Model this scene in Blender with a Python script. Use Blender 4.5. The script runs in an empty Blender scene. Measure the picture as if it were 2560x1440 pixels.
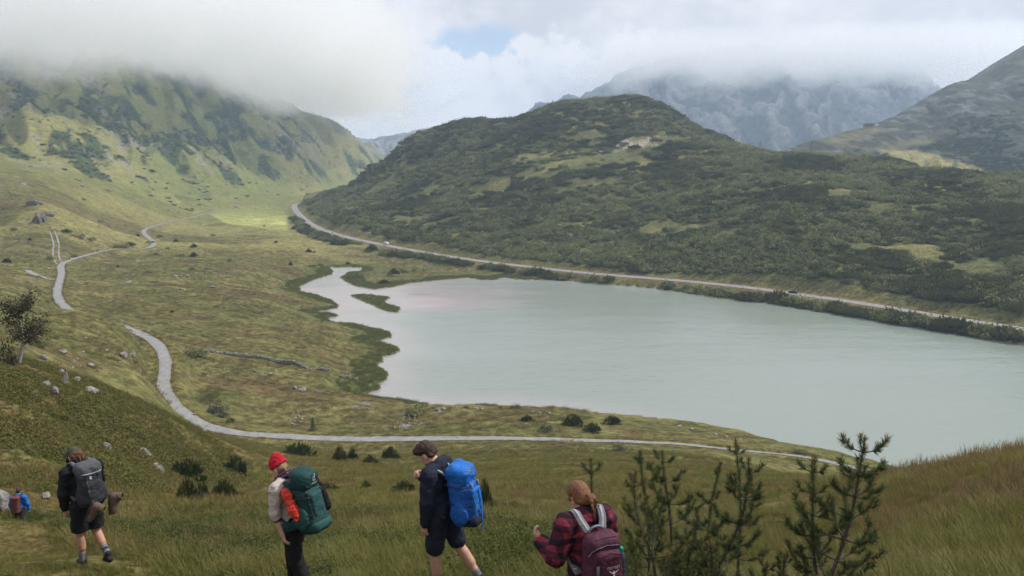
import bpy, bmesh, math, random
import numpy as np
from mathutils import Vector, Matrix, noise as mnoise

R = math.radians
scene = bpy.context.scene
COL = scene.collection

# ------------------------------------------------------------------ camera
FPX = 1900.0                                   # focal length in pixels of the 2560 wide photograph
PITCH = math.atan(320 / 1900)
cam_data = bpy.data.cameras.new('camera')
cam_data.sensor_width = 36.0
cam_data.lens = 36.0 * FPX / 2560
cam_data.clip_start = 0.1
cam_data.clip_end = 20000
cam = bpy.data.objects.new('camera', cam_data)
COL.objects.link(cam)
cam.location = (0, 0, 0)
cam.rotation_euler = (math.pi / 2 - PITCH, 0, 0)
scene.camera = cam

# ------------------------------------------------------------------ light
SUN_AZ, SUN_EL = R(72), R(48)                  # azimuth clockwise from the view axis (+Y)
SUN_DIR = Vector((math.sin(SUN_AZ) * math.cos(SUN_EL), math.cos(SUN_AZ) * math.cos(SUN_EL), math.sin(SUN_EL)))
sun_data = bpy.data.lights.new('sun', 'SUN')
sun_data.energy = 4.2
sun_data.angle = R(2)
sun_data.color = (1.0, 0.965, 0.91)
sun = bpy.data.objects.new('sun', sun_data)
COL.objects.link(sun)
sun.rotation_euler = SUN_DIR.to_track_quat('Z', 'Y').to_euler()

world = bpy.data.worlds.new('World')
scene.world = world
world.use_nodes = True
world.cycles.sampling_method = 'MANUAL'
world.cycles.sample_map_resolution = 256
scene.view_settings.view_transform = 'Standard'
scene.view_settings.look = 'None'
scene.view_settings.gamma = 1.0
scene.view_settings.use_curve_mapping = False
scene.view_settings.exposure = 0.0
scene.render.engine = 'CYCLES'
scene.cycles.use_denoising = True
scene.cycles.denoising_prefilter = 'FAST'
scene.cycles.max_bounces = 8
scene.cycles.diffuse_bounces = 2
scene.cycles.glossy_bounces = 2
scene.cycles.transparent_max_bounces = 12
scene.cycles.volume_bounces = 8
scene.cycles.sample_clamp_indirect = 4.0
scene.cycles.use_adaptive_sampling = False


class NT:
    """small helper for writing node trees"""
    def __init__(self, tree):
        self.t = tree
        tree.nodes.clear()

    def n(self, kind, **props):
        nd = self.t.nodes.new(kind)
        ins = props.pop('i', {})
        for k, v in props.items():
            setattr(nd, k, v)
        for k, v in ins.items():
            self.put(nd, k, v)
        return nd

    def put(self, nd, key, v):
        s = nd.inputs[key]
        if isinstance(v, bpy.types.NodeSocket):
            self.t.links.new(v, s)
        elif isinstance(v, bpy.types.Node):
            self.t.links.new(v.outputs[0], s)
        else:
            s.default_value = v

    def math(self, op, a, b=0.0, c=0.0, clamp=False):
        nd = self.n('ShaderNodeMath', operation=op, use_clamp=clamp)
        self.put(nd, 0, a); self.put(nd, 1, b); self.put(nd, 2, c)
        return nd.outputs[0]

    def vmath(self, op, a, b=(0, 0, 0)):
        nd = self.n('ShaderNodeVectorMath', operation=op)
        self.put(nd, 0, a); self.put(nd, 1, b)
        return nd.outputs['Value'] if op in ('DOT_PRODUCT', 'LENGTH', 'DISTANCE') else nd.outputs[0]

    def mix(self, f, a, b, mode='MIX'):
        nd = self.n('ShaderNodeMix', data_type='RGBA', blend_type=mode)
        self.put(nd, 0, f)
        self.put(nd, 6, a if not isinstance(a, tuple) else tuple(a) + (1,) * (4 - len(a)))
        self.put(nd, 7, b if not isinstance(b, tuple) else tuple(b) + (1,) * (4 - len(b)))
        return nd.outputs[2]

    def ramp(self, f, lo, hi, a=0.0, b=1.0):
        nd = self.n('ShaderNodeMapRange', interpolation_type='SMOOTHSTEP')
        for k, v in enumerate((f, lo, hi, a, b)):
            self.put(nd, k, v)
        return nd.outputs[0]

    def noise(self, vec, scale, detail=4.0, rough=0.55, dist=0.0):
        nd = self.n('ShaderNodeTexNoise')
        self.put(nd, 'Vector', vec)
        self.put(nd, 'Scale', scale); self.put(nd, 'Detail', detail)
        self.put(nd, 'Roughness', rough); self.put(nd, 'Distortion', dist)
        return nd.outputs['Fac']


def pix_dir(px, py):
    """unit-forward ray of a photo pixel in world space (camera at the origin)"""
    x = (px - 1280.0) / FPX
    y = (720.0 - py) / FPX
    return np.array([x, math.cos(PITCH) + y * math.sin(PITCH), -math.sin(PITCH) + y * math.cos(PITCH)])


def at_depth(px, py, Y):
    d = pix_dir(px, py)
    return d * (Y / d[1])


def at_height(px, py, z):
    d = pix_dir(px, py)
    return d * (z / d[2])


# ------------------------------------------------------------------ sky
def build_world():
    t = NT(world.node_tree)
    co = t.n('ShaderNodeTexCoord').outputs['Generated']
    d = t.vmath('NORMALIZE', co)
    sky = t.n('ShaderNodeTexSky', sky_type='NISHITA', sun_disc=False, sun_elevation=SUN_EL, sun_rotation=SUN_AZ,
              altitude=1800.0, air_density=1.0, dust_density=1.2, ozone_density=1.0)
    skycol = t.mix(1.0, sky.outputs[0], (0.16, 0.155, 0.15), 'MULTIPLY')
    # clouds are flattened towards the horizon
    st = t.vmath('MULTIPLY', d, (1.0, 1.0, 1.35))
    warp = t.n('ShaderNodeTexNoise', i={'Vector': st, 'Scale': 3.5, 'Detail': 1.0}).outputs['Color']
    wv = t.vmath('ADD', st, t.vmath('MULTIPLY', t.vmath('SUBTRACT', warp, (0.5, 0.5, 0.5)), (0.16, 0.16, 0.16)))
    big = t.noise(wv, 2.1, 1.0, 0.5)
    mid = t.noise(wv, 6.5, 5.0, 0.56)
    bil = t.math('MULTIPLY', t.math('ABSOLUTE', t.math('SUBTRACT', t.noise(wv, 9.0, 4.0, 0.55), 0.5)), 2.0)
    shade = t.math('ADD', t.math('MULTIPLY', big, 0.62), t.math('ADD', t.math('MULTIPLY', mid, 0.48), t.math('MULTIPLY', bil, 0.34)))

    def blob(px, py, r, sq=(1, 1, 1.0)):
        c = Vector(pix_dir(px, py)).normalized()
        dv = t.vmath('MULTIPLY', t.vmath('SUBTRACT', d, tuple(c)), sq)
        dist = t.vmath('LENGTH', dv)
        return t.math('SUBTRACT', 1.0, t.math('DIVIDE', dist, r))

    def bmax(lst):
        o = lst[0]
        for b in lst[1:]:
            o = t.math('MAXIMUM', o, b)
        return o
    wob = t.math('MULTIPLY', t.math('SUBTRACT', t.noise(d, 34.0, 4.0, 0.6), 0.5), 2.4)
    # heaped, sunlit cloud heads
    dz = t.n('ShaderNodeSeparateXYZ', i={0: d}).outputs['Z']
    zz = lambda py: Vector(pix_dir(1300, py)).normalized().z
    heads = bmax([blob(1355, 150, 0.050), blob(1415, 168, 0.046), blob(1195, 185, 0.036), blob(1265, 195, 0.046), blob(1240, 205, 0.035), blob(1330, 122, 0.028), blob(1480, 180, 0.035), blob(1570, 150, 0.05), blob(1120, 200, 0.05)])
    headm = t.math('MULTIPLY', t.ramp(t.math('ADD', heads, t.math('MULTIPLY', wob, 0.60)), 0.08, 0.55), t.ramp(dz, zz(270), zz(140)))
    soft = bmax([blob(1620, 90, 0.11), blob(1000, 90, 0.12), blob(2440, 150, 0.08, (1, 1, 1.4)), blob(850, 260, 0.14), blob(1150, 270, 0.12)])
    softm = t.ramp(t.math('ADD', soft, t.math('MULTIPLY', wob, 0.5)), -0.25, 1.0)
    shade = t.math('ADD', shade, t.math('MULTIPLY', softm, 0.22))
    shade = t.math('ADD', shade, t.math('MULTIPLY', headm, 0.24))
    cloud = t.mix(t.ramp(shade, 0.46, 0.90), (0.70, 0.705, 0.765), (1.03, 1.015, 1.03))
    # openings: wherever the cover thins out, one of them above the hill
    hole = bmax([blob(1150, 118, 0.05, (1, 1, 1.7)), blob(1225, 116, 0.065, (1, 1, 2.0)), blob(1290, 130, 0.04, (1, 1, 1.5))])
    holem = t.math('ADD', hole, t.math('MULTIPLY', wob, 0.40))
    holem = t.math('SUBTRACT', holem, t.math('MULTIPLY', headm, 0.9))
    holem = t.math('MULTIPLY', t.ramp(holem, 0.0, 0.62), 0.80)
    thin = t.ramp(t.noise(wv, 1.7, 2.0, 0.6), 0.66, 0.78)
    up = t.ramp(t.n('ShaderNodeSeparateXYZ', i={0: d}).outputs['Z'], 0.22, 0.4)
    op = t.math('MAXIMUM', holem, t.math('MULTIPLY', thin, t.math('MULTIPLY', up, 0.8)))
    col = t.mix(op, cloud, skycol)
    bg = t.n('ShaderNodeBackground', i={'Color': col, 'Strength': 1.0})
    t.n('ShaderNodeOutputWorld', i={0: bg})


build_world()

# ------------------------------------------------------------------ numeric helpers
def smooth(a, b, x):
    t = np.clip((x - a) / (b - a), 0, 1)
    return t * t * (3 - 2 * t)


def vnoise(x, y, seed=0):
    xi = np.floor(x).astype(np.int64); yi = np.floor(y).astype(np.int64)
    fx = x - xi; fy = y - yi
    fx = fx * fx * fx * (fx * (fx * 6 - 15) + 10); fy = fy * fy * fy * (fy * (fy * 6 - 15) + 10)

    def h(a, b):
        n = (a * 374761393 + b * 668265263 + seed * 1274126177) & 0x7fffffff
        n = ((n ^ (n >> 13)) * 1274126177) & 0x7fffffff
        n = ((n ^ (n >> 16)) * 668265263) & 0x7fffffff
        return ((n ^ (n >> 15)) & 0xffffff) / float(0xffffff)
    a = h(xi, yi); b = h(xi + 1, yi); c = h(xi, yi + 1); d = h(xi + 1, yi + 1)
    return (a + (b - a) * fx) * (1 - fy) + (c + (d - c) * fx) * fy


def fbm(x, y, octaves=4, seed=0, gain=0.5):
    o = np.zeros_like(x); amp = 1.0; tot = 0.0
    for k in range(octaves):
        o += amp * vnoise(x + 17.3 * k, y - 9.1 * k, seed + k)
        tot += amp; amp *= gain; x = x * 2.03; y = y * 2.03
    return o / tot          # 0..1


def poly_sd(x, y, poly):
    """signed distance to a closed polygon, negative inside"""
    d2 = np.full(x.shape, 1e18); inside = np.zeros(x.shape, bool)
    n = len(poly)
    for i in range(n):
        ax, ay = poly[i]; bx, by = poly[(i + 1) % n]
        ex, ey = bx - ax, by - ay
        wx, wy = x - ax, y - ay
        t = np.clip((wx * ex + wy * ey) / (ex * ex + ey * ey + 1e-12), 0, 1)
        d2 = np.minimum(d2, (wx - ex * t) ** 2 + (wy - ey * t) ** 2)
        c = ((ay > y) != (by > y))
        with np.errstate(divide='ignore', invalid='ignore'):
            xx = ax + (y - ay) * ex / (ey if ey != 0 else 1e-12)
        inside ^= c & (x < xx)
    d = np.sqrt(d2)
    return np.where(inside, -d, d)


def line_dist(x, y, line, vals=None):
    """distance to a polyline and the interpolated value (vals) at the nearest point"""
    d2 = np.full(x.shape, 1e18); v = np.zeros(x.shape)
    for i in range(len(line) - 1):
        ax, ay = line[i][:2]; bx, by = line[i + 1][:2]
        ex, ey = bx - ax, by - ay
        t = np.clip(((x - ax) * ex + (y - ay) * ey) / (ex * ex + ey * ey + 1e-12), 0, 1)
        dd = (x - ax - ex * t) ** 2 + (y - ay - ey * t) ** 2
        m = dd < d2
        d2 = np.where(m, dd, d2)
        if vals is not None:
            v = np.where(m, vals[i] + (vals[i + 1] - vals[i]) * t, v)
    return np.sqrt(d2), v


# ------------------------------------------------------------------ control points of the valley
LAKE_Z = -65.0
CP = []


def cp(px, py, Y=None, z=None):
    p = at_depth(px, py, Y) if Y is not None else at_height(px, py, z)
    CP.append(p)


def cpw(x, y, z):
    CP.append(np.array([x, y, z], float))


# the slope the walkers cross
for x in (-3, 0, 3):
    for y in (-2, 0.6):
        cpw(x, y, -1.62 - 0.42 * max(y, 0))
for px in (300, 1280, 2260):
    cpw((px - 1280) / FPX * 3.2, 3.2, -2.55)
for px, py, Y in [(-700, 1500, 8), (-700, 1300, 18), (-500, 1150, 40),
                  (205, 1425, 10.5), (720, 1560, 8), (1090, 1560, 8), (1450, 1700, 6.6),
                  (1280, 1400, 11), (1280, 1330, 20), (1280, 1290, 29), (1300, 1240, 45), (1300, 1175, 85),
                  (700, 1330, 20), (700, 1250, 43), (750, 1180, 80), (480, 1245, 42), (560, 1165, 78),
                  (45, 1275, 24), (80, 1330, 19), (300, 1300, 24), (250, 1200, 40), (1800, 1330, 20), (1850, 1240, 45), (1900, 1180, 85),
                  (2200, 1450, 8), (2300, 1300, 17), (2560, 1440, 7.6), (2560, 1250, 15), (2560, 1138, 24),
                  (2420, 1165, 30), (2280, 1195, 42), (2150, 1212, 60),
                  (3000, 1300, 10), (3000, 1080, 28), (3400, 1250, 14)]:
    cp(px, py, Y)
# right of the crest the slope falls to the shore out of sight
for x, y, z in [(42, 62, -31), (60, 62, -31), (85, 62, -30), (75, 105, -55), (105, 105, -55), (140, 100, -50), (60, 120, -57), (95, 145, -66),
                (140, 140, -66), (200, 150, -66), (260, 150, -62)]:
    cpw(x, y, z)
# heather shoulder on the left
for px, py, Y in [(0, 1200, 30), (0, 1100, 40), (100, 1050, 48), (45, 905, 65), (-150, 850, 66), (-500, 760, 70), (250, 972, 70), (400, 1045, 75),
                  (515, 1108, 80), (250, 1090, 55), (400, 1150, 62), (150, 1000, 57), (-900, 700, 90),
                  ]:
    cp(px, py, Y)
# hollow behind it, then the low rise in front of the track
for x, y, z in [(-70, 98, -31), (-52, 98, -34), (-40, 100, -38), (-100, 100, -27)]:
    cpw(x, y, z)
for px, py, Y in [(60, 870, 125), (330, 890, 150), (200, 850, 158), (250, 960, 130), (350, 960, 138), (100, 782, 180), (-100, 760, 180), (270, 806, 190),
                  (-400, 700, 190), (-700, 640, 210)]:
    cp(px, py, Y)
# gravel track and its surroundings
TRACK_PX = [(2262, 1194, 133), (2150, 1176, 134), (2040, 1152, 136), (1960, 1136, 138), (1880, 1124, 139.5), (1800, 1116, 140.5), (1700, 1107, 142.5), (1560, 1100, 145), (1400, 1096.5, 147),
            (1250, 1096, 148), (1100, 1097.5, 148.5), (950, 1098.5, 149), (800, 1092, 150), (680, 1084, 151.5), (560, 1075, 153.5), (500, 1057, 156), (460, 1032, 160),
            (425, 1000, 165), (408, 965, 171), (412, 930, 178), (413, 895, 186), (395, 862, 196), (360, 838, 205), (318, 818, 212), (276, 803, 220), (215, 790, 230),
            (168, 772, 244), (145, 750, 268), (142, 725, 292), (150, 700, 318), (155, 680, 340), (150, 664, 352), (162, 655, 368), (190, 645, 392), (235, 632, 420), (262, 625, 436),
            (310, 621, 452), (365, 623, 462), (384, 614, 476), (386, 604, 492), (370, 592, 515), (358, 580, 548), (362, 571, 580), (400, 561, 630), (440, 552, 680), (500, 540, 745),
            (550, 527, 810), (590, 516, 880)]
for k, (px, py, Y) in enumerate(TRACK_PX):
    if k % 2 == 0:
        cp(px, py, Y)
# meadow
for px, py, Y in [(600, 760, 300), (600, 640, 440), (400, 700, 335), (800, 600, 580), (640, 540, 770), (700, 560, 690), (560, 560, 690), (700, 700, 385), (650, 850, 232), (700, 930, 200),
                  (560, 1000, 172), (800, 1010, 178), (900, 1040, 172), (1100, 1060, 163), (1400, 1060, 163), (700, 505, 1010), (640, 505, 960),
                  (0, 690, 300), (60, 720, 270), (0, 600, 420), (110, 545, 455), (100, 505, 490), (0, 530, 480), (0, 450, 560), (250, 480, 650), (250, 560, 530), (450, 500, 800), (400, 530, 700), (330, 600, 480)]:
    cp(px, py, Y)
# road along the far shore
ROAD_PX = [(2900, 880, -61), (2560, 822, -61.5), (2450, 806, -61.5), (2300, 782, -61.5), (2150, 757, -61.5), (2000, 736, -61.5), (1850, 716, -61.5), (1700, 701, -61.5), (1500, 686, -61.5),
           (1350, 670, -61.3), (1200, 653, -61), (1080, 634, -60.7), (1000, 620, -60.5), (900, 601, -60), (830, 583, -59.3), (785, 566, -58.6), (757, 546, -57.8), (740, 528, -57), (733, 515, -56.5), (742, 507, -56)]
for k, (px, py, z) in enumerate(ROAD_PX):
    if k % 2 == 0:
        cp(px, py, z=z)
# wooded hill
for px, py, Y in [(760, 488, 985), (860, 470, 940), (950, 424, 900), (1040, 360, 870), (1150, 312, 850), (1300, 306, 835), (1380, 268, 820), (1480, 262, 805), (1580, 250, 800), (1650, 268, 790),
                  (1720, 310, 775), (1800, 345, 740),
                  (900, 540, 660), (1000, 560, 610), (1000, 480, 740), (1150, 560, 560), (1150, 440, 720), (1300, 480, 620), (1500, 600, 480), (1500, 500, 560), (1500, 370, 690), (1580, 310, 750),
                  (1700, 420, 620), (1700, 600, 460), (1750, 385, 650),
                  (1850, 385, 640), (1950, 392, 620), (2100, 408, 600), (2250, 420, 580), (2400, 430, 560), (2560, 440, 540), (2800, 450, 520), (3200, 480, 480),
                  (1900, 550, 440), (2100, 620, 385), (2100, 500, 470), (2350, 700, 330), (2350, 560, 410), (2560, 720, 305), (2560, 580, 380), (2800, 780, 280), (2800, 600, 360)]:
    cp(px, py, Y)
# far side of the hill
for x, y, z in [(-150, 1150, -45), (-60, 1150, -25), (60, 1150, -8), (160, 1100, 5), (290, 1000, -20), (380, 900, -35), (500, 850, -40), (650, 800, -40), (50, 1500, -60), (300, 1500, -40),
                (600, 1300, -40), (900, 1000, -40), (1300, 1700, -50), (600, 2300, -60), (100, 2300, -60), (-150, 2300, -62), (-180, 1500, -60)]:
    cpw(x, y, z)
# left mountain
for px, py, Y in [(0, 380, 720), (0, 310, 900), (150, 400, 800), (200, 330, 980), (0, 250, 1050), (150, 250, 1180), (0, 150, 1300), (200, 170, 1450), (-500, 300, 900), (-500, 150, 1250),
                  (400, 195, 1450), (420, 150, 1650), (300, 350, 1080), (450, 350, 1180), (400, 440, 950), (550, 440, 1050), (600, 400, 1230), (560, 250, 1600), (550, 320, 1350), (690, 440, 1250),
                  (700, 305, 1750), (780, 318, 1850), (850, 328, 1920), (900, 365, 1960), (950, 412, 2000), (985, 470, 2050), (850, 450, 1600), (750, 480, 1250), (820, 482, 1400), (760, 400, 1500), (650, 490, 1060),
                  (560, 495, 960)]:
    cp(px, py, Y)
for x, y, z in [(-1400, 2300, 230), (-900, 2350, 190), (-480, 2350, 60), (-2200, 1500, 200)]:
    cpw(x, y, z)

CPA = np.array(CP)


def uv_of(x, y):
    r = np.sqrt(x * x + y * y)
    return np.arctan2(x, y) * 2.2, np.log(r + 2.0)


def tps_fit(P, lam=2e-4):
    u, v = uv_of(P[:, 0], P[:, 1])
    n = len(u)
    d2 = (u[:, None] - u) ** 2 + (v[:, None] - v) ** 2
    K = 0.5 * d2 * np.log(d2 + 1e-12) + lam * np.eye(n)
    Q = np.stack([np.ones(n), u, v], 1)
    A = np.block([[K, Q], [Q.T, np.zeros((3, 3))]])
    # heights are fitted as the slope seen from the camera so that far and near weigh alike
    r = np.hypot(P[:, 0], P[:, 1]) + 2.0
    w = np.linalg.solve(A, np.concatenate([P[:, 2] / r, np.zeros(3)]))
    return u, v, w


TPS = tps_fit(CPA)


def tps_eval(x, y):
    u, v = uv_of(x, y)
    cu, cv, w = TPS
    o = np.empty(u.shape)
    n = len(cu)
    for a in range(0, len(u), 20000):
        uu = u[a:a + 20000, None]; vv = v[a:a + 20000, None]
        d2 = (uu - cu) ** 2 + (vv - cv) ** 2
        o[a:a + 20000] = (0.5 * d2 * np.log(d2 + 1e-12)) @ w[:n] + w[n] + w[n + 1] * u[a:a + 20000] + w[n + 2] * v[a:a + 20000]
    return o * (np.hypot(x, y) + 2.0)


# ------------------------------------------------------------------ lake outline (traced on the water plane)
LAKE_PX = [(2700, 1245), (2400, 1200), (2270, 1182), (2180, 1165), (2100, 1147), (2020, 1130), (1950, 1115), (1850, 1088), (1750, 1065), (1680, 1052), (1600, 1042), (1500, 1033), (1420, 1027),
           (1340, 1021), (1270, 1015), (1200, 1013), (1150, 1016), (1110, 1021), (1080, 1022), (1070, 1010), (1010, 1002), (960, 998), (915, 994), (926, 980), (955, 972), (944, 962), (965, 950), (972, 937),
           (962, 926), (943, 914), (958, 903), (960, 891), (985, 885), (1001, 876), (995, 867), (975, 860), (943, 853), (978, 843), (979, 836), (968, 827), (930, 819), (880, 808), (832, 806),
           (818, 796), (846, 789), (835, 783), (787, 781), (842, 771), (848, 764), (830, 752), (790, 736), (757, 730), (748, 719), (770, 706), (800, 695), (831, 686), (834, 678), (822, 668), (880, 667.5),
           (908, 669), (905, 678), (870, 682), (853, 694), (872, 707), (895, 716), (935, 723), (985, 717), (1030, 707), (1100, 700), (1170, 694), (1205, 700), (1240, 700), (1262, 693), (1290, 698), (1330, 700),
           (1400, 700), (1450, 703), (1500, 708), (1560, 711), (1600, 715), (1640, 720), (1700, 728), (1760, 738), (1780, 746), (1850, 752), (1900, 758), (1960, 762), (2100, 786), (2250, 811), (2400, 833), (2560, 858),
           (2800, 900), (3300, 1000), (3300, 1150)]
LAKE = [tuple(at_height(px, py, LAKE_Z)[:2]) for px, py in LAKE_PX]
ISLET = [tuple(at_height(px, py, LAKE_Z)[:2]) for px, py in
         [(878, 738), (905, 736), (945, 739), (977, 744), (962, 753), (968, 761), (1001, 768), (997, 780), (975, 779), (945, 768), (915, 754), (890, 745)]]


def chaikin(pts, n=1, closed=False):
    pts = [np.array(p, float) for p in pts]
    for _ in range(n):
        o = []
        rng = len(pts) if closed else len(pts) - 1
        if not closed:
            o.append(pts[0])
        for i in range(rng):
            a, b = pts[i], pts[(i + 1) % len(pts)]
            o += [a * 0.75 + b * 0.25, a * 0.25 + b * 0.75]
        if not closed:
            o.append(pts[-1])
        pts = o
    return pts


TRACK = [at_depth(px, py, Y) for px, py, Y in TRACK_PX]
TRACK = [TRACK[0] + (TRACK[0] - TRACK[2]) * k for k in (1.5, 0.75)] + TRACK
TRACK = chaikin(TRACK, 2)
ROAD = chaikin([at_height(px, py, z) for px, py, z in ROAD_PX] + [np.array([-215.0, 1180.0, -56.0]), np.array([-150.0, 1300.0, -56.0])], 2)

# ------------------------------------------------------------------ polar height grid
th = np.concatenate([np.linspace(-75, -38, 24, endpoint=False), np.linspace(-38, 38, 600), np.linspace(38, 75, 25)[1:]])
THR = np.radians(th)
RR = np.concatenate([np.geomspace(0.5, 60, 170, endpoint=False), np.arange(60, 250, 0.8), np.arange(250, 620, 2.0), np.geomspace(620, 2600, 130)])
NT_, NR_ = len(THR), len(RR)
TT, RG = np.meshgrid(THR, RR)          # rows: radius
gx = (np.sin(TT) * RG).ravel(); gy = (np.cos(TT) * RG).ravel(); gr = RG.ravel(); gt = TT.ravel()
_ti = np.unique(np.concatenate([np.arange(0, NT_, 3), [NT_ - 1]])); _ri = np.unique(np.concatenate([np.arange(0, NR_, 3), [NR_ - 1]]))
_cx = (np.sin(TT) * RG)[np.ix_(_ri, _ti)]; _cy = (np.cos(TT) * RG)[np.ix_(_ri, _ti)]
_cz = tps_eval(_cx.ravel(), _cy.ravel()).reshape(_cx.shape) / RR[_ri][:, None]
_tmp = np.stack([np.interp(THR, THR[_ti], row_) for row_ in _cz])
gz = (np.stack([np.interp(RR, RR[_ri], _tmp[:, j]) for j in range(NT_)], 1) * RR[:, None]).ravel()
# bare-ground relief
near = 1 - smooth(40, 120, gr)
midr = smooth(60, 160, gr) * (1 - smooth(600, 900, gr))
HILLPOLY = [(p[0], p[1]) for p in ROAD] + [(-120, 1500), (400, 1500), (1500, 900), (900, 250)]


def within(m, fn, far=1e3):
    o = np.full(gx.shape, far)
    o[m] = fn(gx[m], gy[m])
    return o


hill_sd = within(gr > 200, lambda x, y: poly_sd(x, y, HILLPOLY))      # negative on the wooded hill
on_hill = smooth(2, -18, hill_sd)
gz += near * ((fbm(gx / 2.2, gy / 2.2, 3, 3) - 0.5) * 0.42 + (fbm(gx / 9, gy / 9, 3, 5) - 0.5) * 0.9) * smooth(2.5, 9, gr)
mead = midr * (1 - on_hill)
gz += mead * ((fbm(gx / 34, gy / 12, 4, 9) - 0.5) * 3.6 + (fbm(gx / 30, gy / 5, 3, 12) - 0.5) * 1.7 + (fbm(gx / 6, gy / 4, 3, 11) - 0.5) * 0.8)
gz += on_hill * (1 - smooth(900, 1200, gr)) * smooth(0, -60, hill_sd) * ((fbm(gx / 70, gy / 70, 4, 13) - 0.5) * 16 + (fbm(gx / 14, gy / 14, 3, 15) - 0.5) * 3.0)
# gullies and ribs on the left mountain: they run down the fall line
mtn = smooth(700, 1150, gr) * (1 - smooth(-0.14, -0.07, gt)) * smooth(-60, 20, gz)
sx = gx * 0.86 + gy * 0.51
al = gx * 0.51 - gy * 0.86
sx2 = sx + (fbm(gx / 200, gy / 200, 2, 21) - 0.5) * 70
rid = 1 - np.abs(2 * fbm(sx2 / 88, al / 760, 4, 23, 0.55) - 1)
gz += mtn * ((rid - 0.75) * 74 + (fbm(gx / 40, gy / 40, 4, 25) - 0.5) * 6)
gz += smooth(500, 900, gr) * (1 - smooth(-0.25, -0.1, gt)) * (fbm(gx / 60, gy / 60, 4, 27) - 0.5) * 7
# lake basin and shore
_lm = (gr > 100) & (gr < 560)
lake_sd = within(_lm, lambda x, y: poly_sd(x, y, LAKE))
isl_sd = within(_lm, lambda x, y: poly_sd(x, y, ISLET))
lake_sd = np.where(isl_sd < -lake_sd, -isl_sd, lake_sd)      # the islet stands out of the water
wob = (fbm(gx / 5, gy / 5, 3, 31) - 0.5) * 2.2
sdw = lake_sd + wob * smooth(0, 4, np.abs(lake_sd) + 2)
ns = (gt > -0.05) & (gr < 210)
w_sh = smooth(0, 22, sdw)
zb = LAKE_Z + 0.22 + 0.035 * np.clip(sdw, 0, 30) + 0.25 * fbm(gx / 4, gy / 4, 2, 33)
flatw = np.where(gr < 215, smooth(0, 12, sdw), w_sh)
zo = np.maximum(gz, LAKE_Z + 0.4) * flatw + zb * (1 - flatw)
zin = LAKE_Z - 0.12 - np.minimum(3.0, 0.12 * np.abs(sdw))
lk = gr > 100
gz = np.where(lk, np.where(sdw > 0, zo, zin), gz)


# firm footing for the walkers: (x, y, ground height, reach)
STAND = [(-6.06, 10.13, -5.76, 2.0), (-2.44, 7.99, -4.93, 1.6), (-0.78, 7.92, -4.82, 1.6), (0.62, 5.72, -4.22, 1.4), (-17.89, 25.87, -13.42, 3.0)]
_S = np.array(STAND)
_A = np.exp(-((_S[:, 0][:, None] - _S[:, 0]) ** 2 + (_S[:, 1][:, None] - _S[:, 1]) ** 2) / (2 * _S[:, 3] ** 2))
_now = np.array([gz[np.argmin((gx - x_) ** 2 + (gy - y_) ** 2)] for x_, y_ in _S[:, :2]])
_wt = np.linalg.solve(_A, _S[:, 2] - _now)
_sel = gr < 45
for (x_, y_, z_, s_), w_ in zip(STAND, _wt):
    gz[_sel] += w_ * np.exp(-((gx[_sel] - x_) ** 2 + (gy[_sel] - y_) ** 2) / (2 * s_ * s_))

# flatten the ground under the two ways
def smooth_line_z(line, n):
    z = np.array([p[2] for p in line])
    for _ in range(n):
        z[1:-1] = (z[:-2] + 2 * z[1:-1] + z[2:]) / 4
    return z


def grid_h(x, y):
    x = np.asarray(x, float); y = np.asarray(y, float)
    t = np.arctan2(x, y); r = np.hypot(x, y)
    i = np.clip(np.searchsorted(THR, t) - 1, 0, NT_ - 2); j = np.clip(np.searchsorted(RR, r) - 1, 0, NR_ - 2)
    ft = np.clip((t - THR[i]) / (THR[i + 1] - THR[i]), 0, 1); fr = np.clip((r - RR[j]) / (RR[j + 1] - RR[j]), 0, 1)
    G = gz.reshape(NR_, NT_)
    return (G[j, i] * (1 - ft) + G[j, i + 1] * ft) * (1 - fr) + (G[j + 1, i] * (1 - ft) + G[j + 1, i + 1] * ft) * fr


tz = np.array([grid_h(p[0], p[1]) for p in TRACK])
tzs = tz.copy()
for _ in range(6):
    tzs[1:-1] = (tzs[:-2] + 2 * tzs[1:-1] + tzs[2:]) / 4
tzs = 0.5 * tzs + 0.5 * np.array([p[2] for p in TRACK])
TRACK_W, ROAD_W = 2.9, 6.2
_tm = (gr > 110) & (gr < 960) & (gx < 110)
dtrack = np.full(gx.shape, 1e3); vtrack = np.zeros(gx.shape)
dtrack[_tm], vtrack[_tm] = line_dist(gx[_tm], gy[_tm], TRACK[::2] + [TRACK[-1]], list(tzs[::2]) + [tzs[-1]])
w = smooth(7.5, 2.6, dtrack)
gz = gz * (1 - w) + (vtrack - 0.10) * w
rzs = smooth_line_z(ROAD, 4)
_rm = gr > 250
droad = np.full(gx.shape, 1e3); vroad = np.zeros(gx.shape)
droad[_rm], vroad[_rm] = line_dist(gx[_rm], gy[_rm], ROAD, list(rzs))
w = smooth(13, 4.5, droad)
gz = gz * (1 - w) + (vroad - 0.15) * w


def ray_ground(px, py, tmax=2400):
    """where the ray of a photo pixel meets the ground"""
    d = pix_dir(px, py)
    ts = np.geomspace(2.0, tmax, 2600)
    P = d[None, :] * ts[:, None]
    h = grid_h(P[:, 0], P[:, 1])
    k = np.argmax(P[:, 2] < h)
    if P[k, 2] >= h[k]:
        return None
    k = max(k, 1)
    a = P[k - 1, 2] - h[k - 1]; b = h[k] - P[k, 2]
    f = a / (a + b + 1e-9)
    p = P[k - 1] * (1 - f) + P[k] * f
    p[2] = grid_h(p[0], p[1])
    return p


# ------------------------------------------------------------------ ground cover colours (what grows where, plus sunlight painted on the hay field)
def lerp(a, b, f):
    return a * (1 - f[:, None]) + np.asarray(b)[None, :] * f[:, None]


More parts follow.
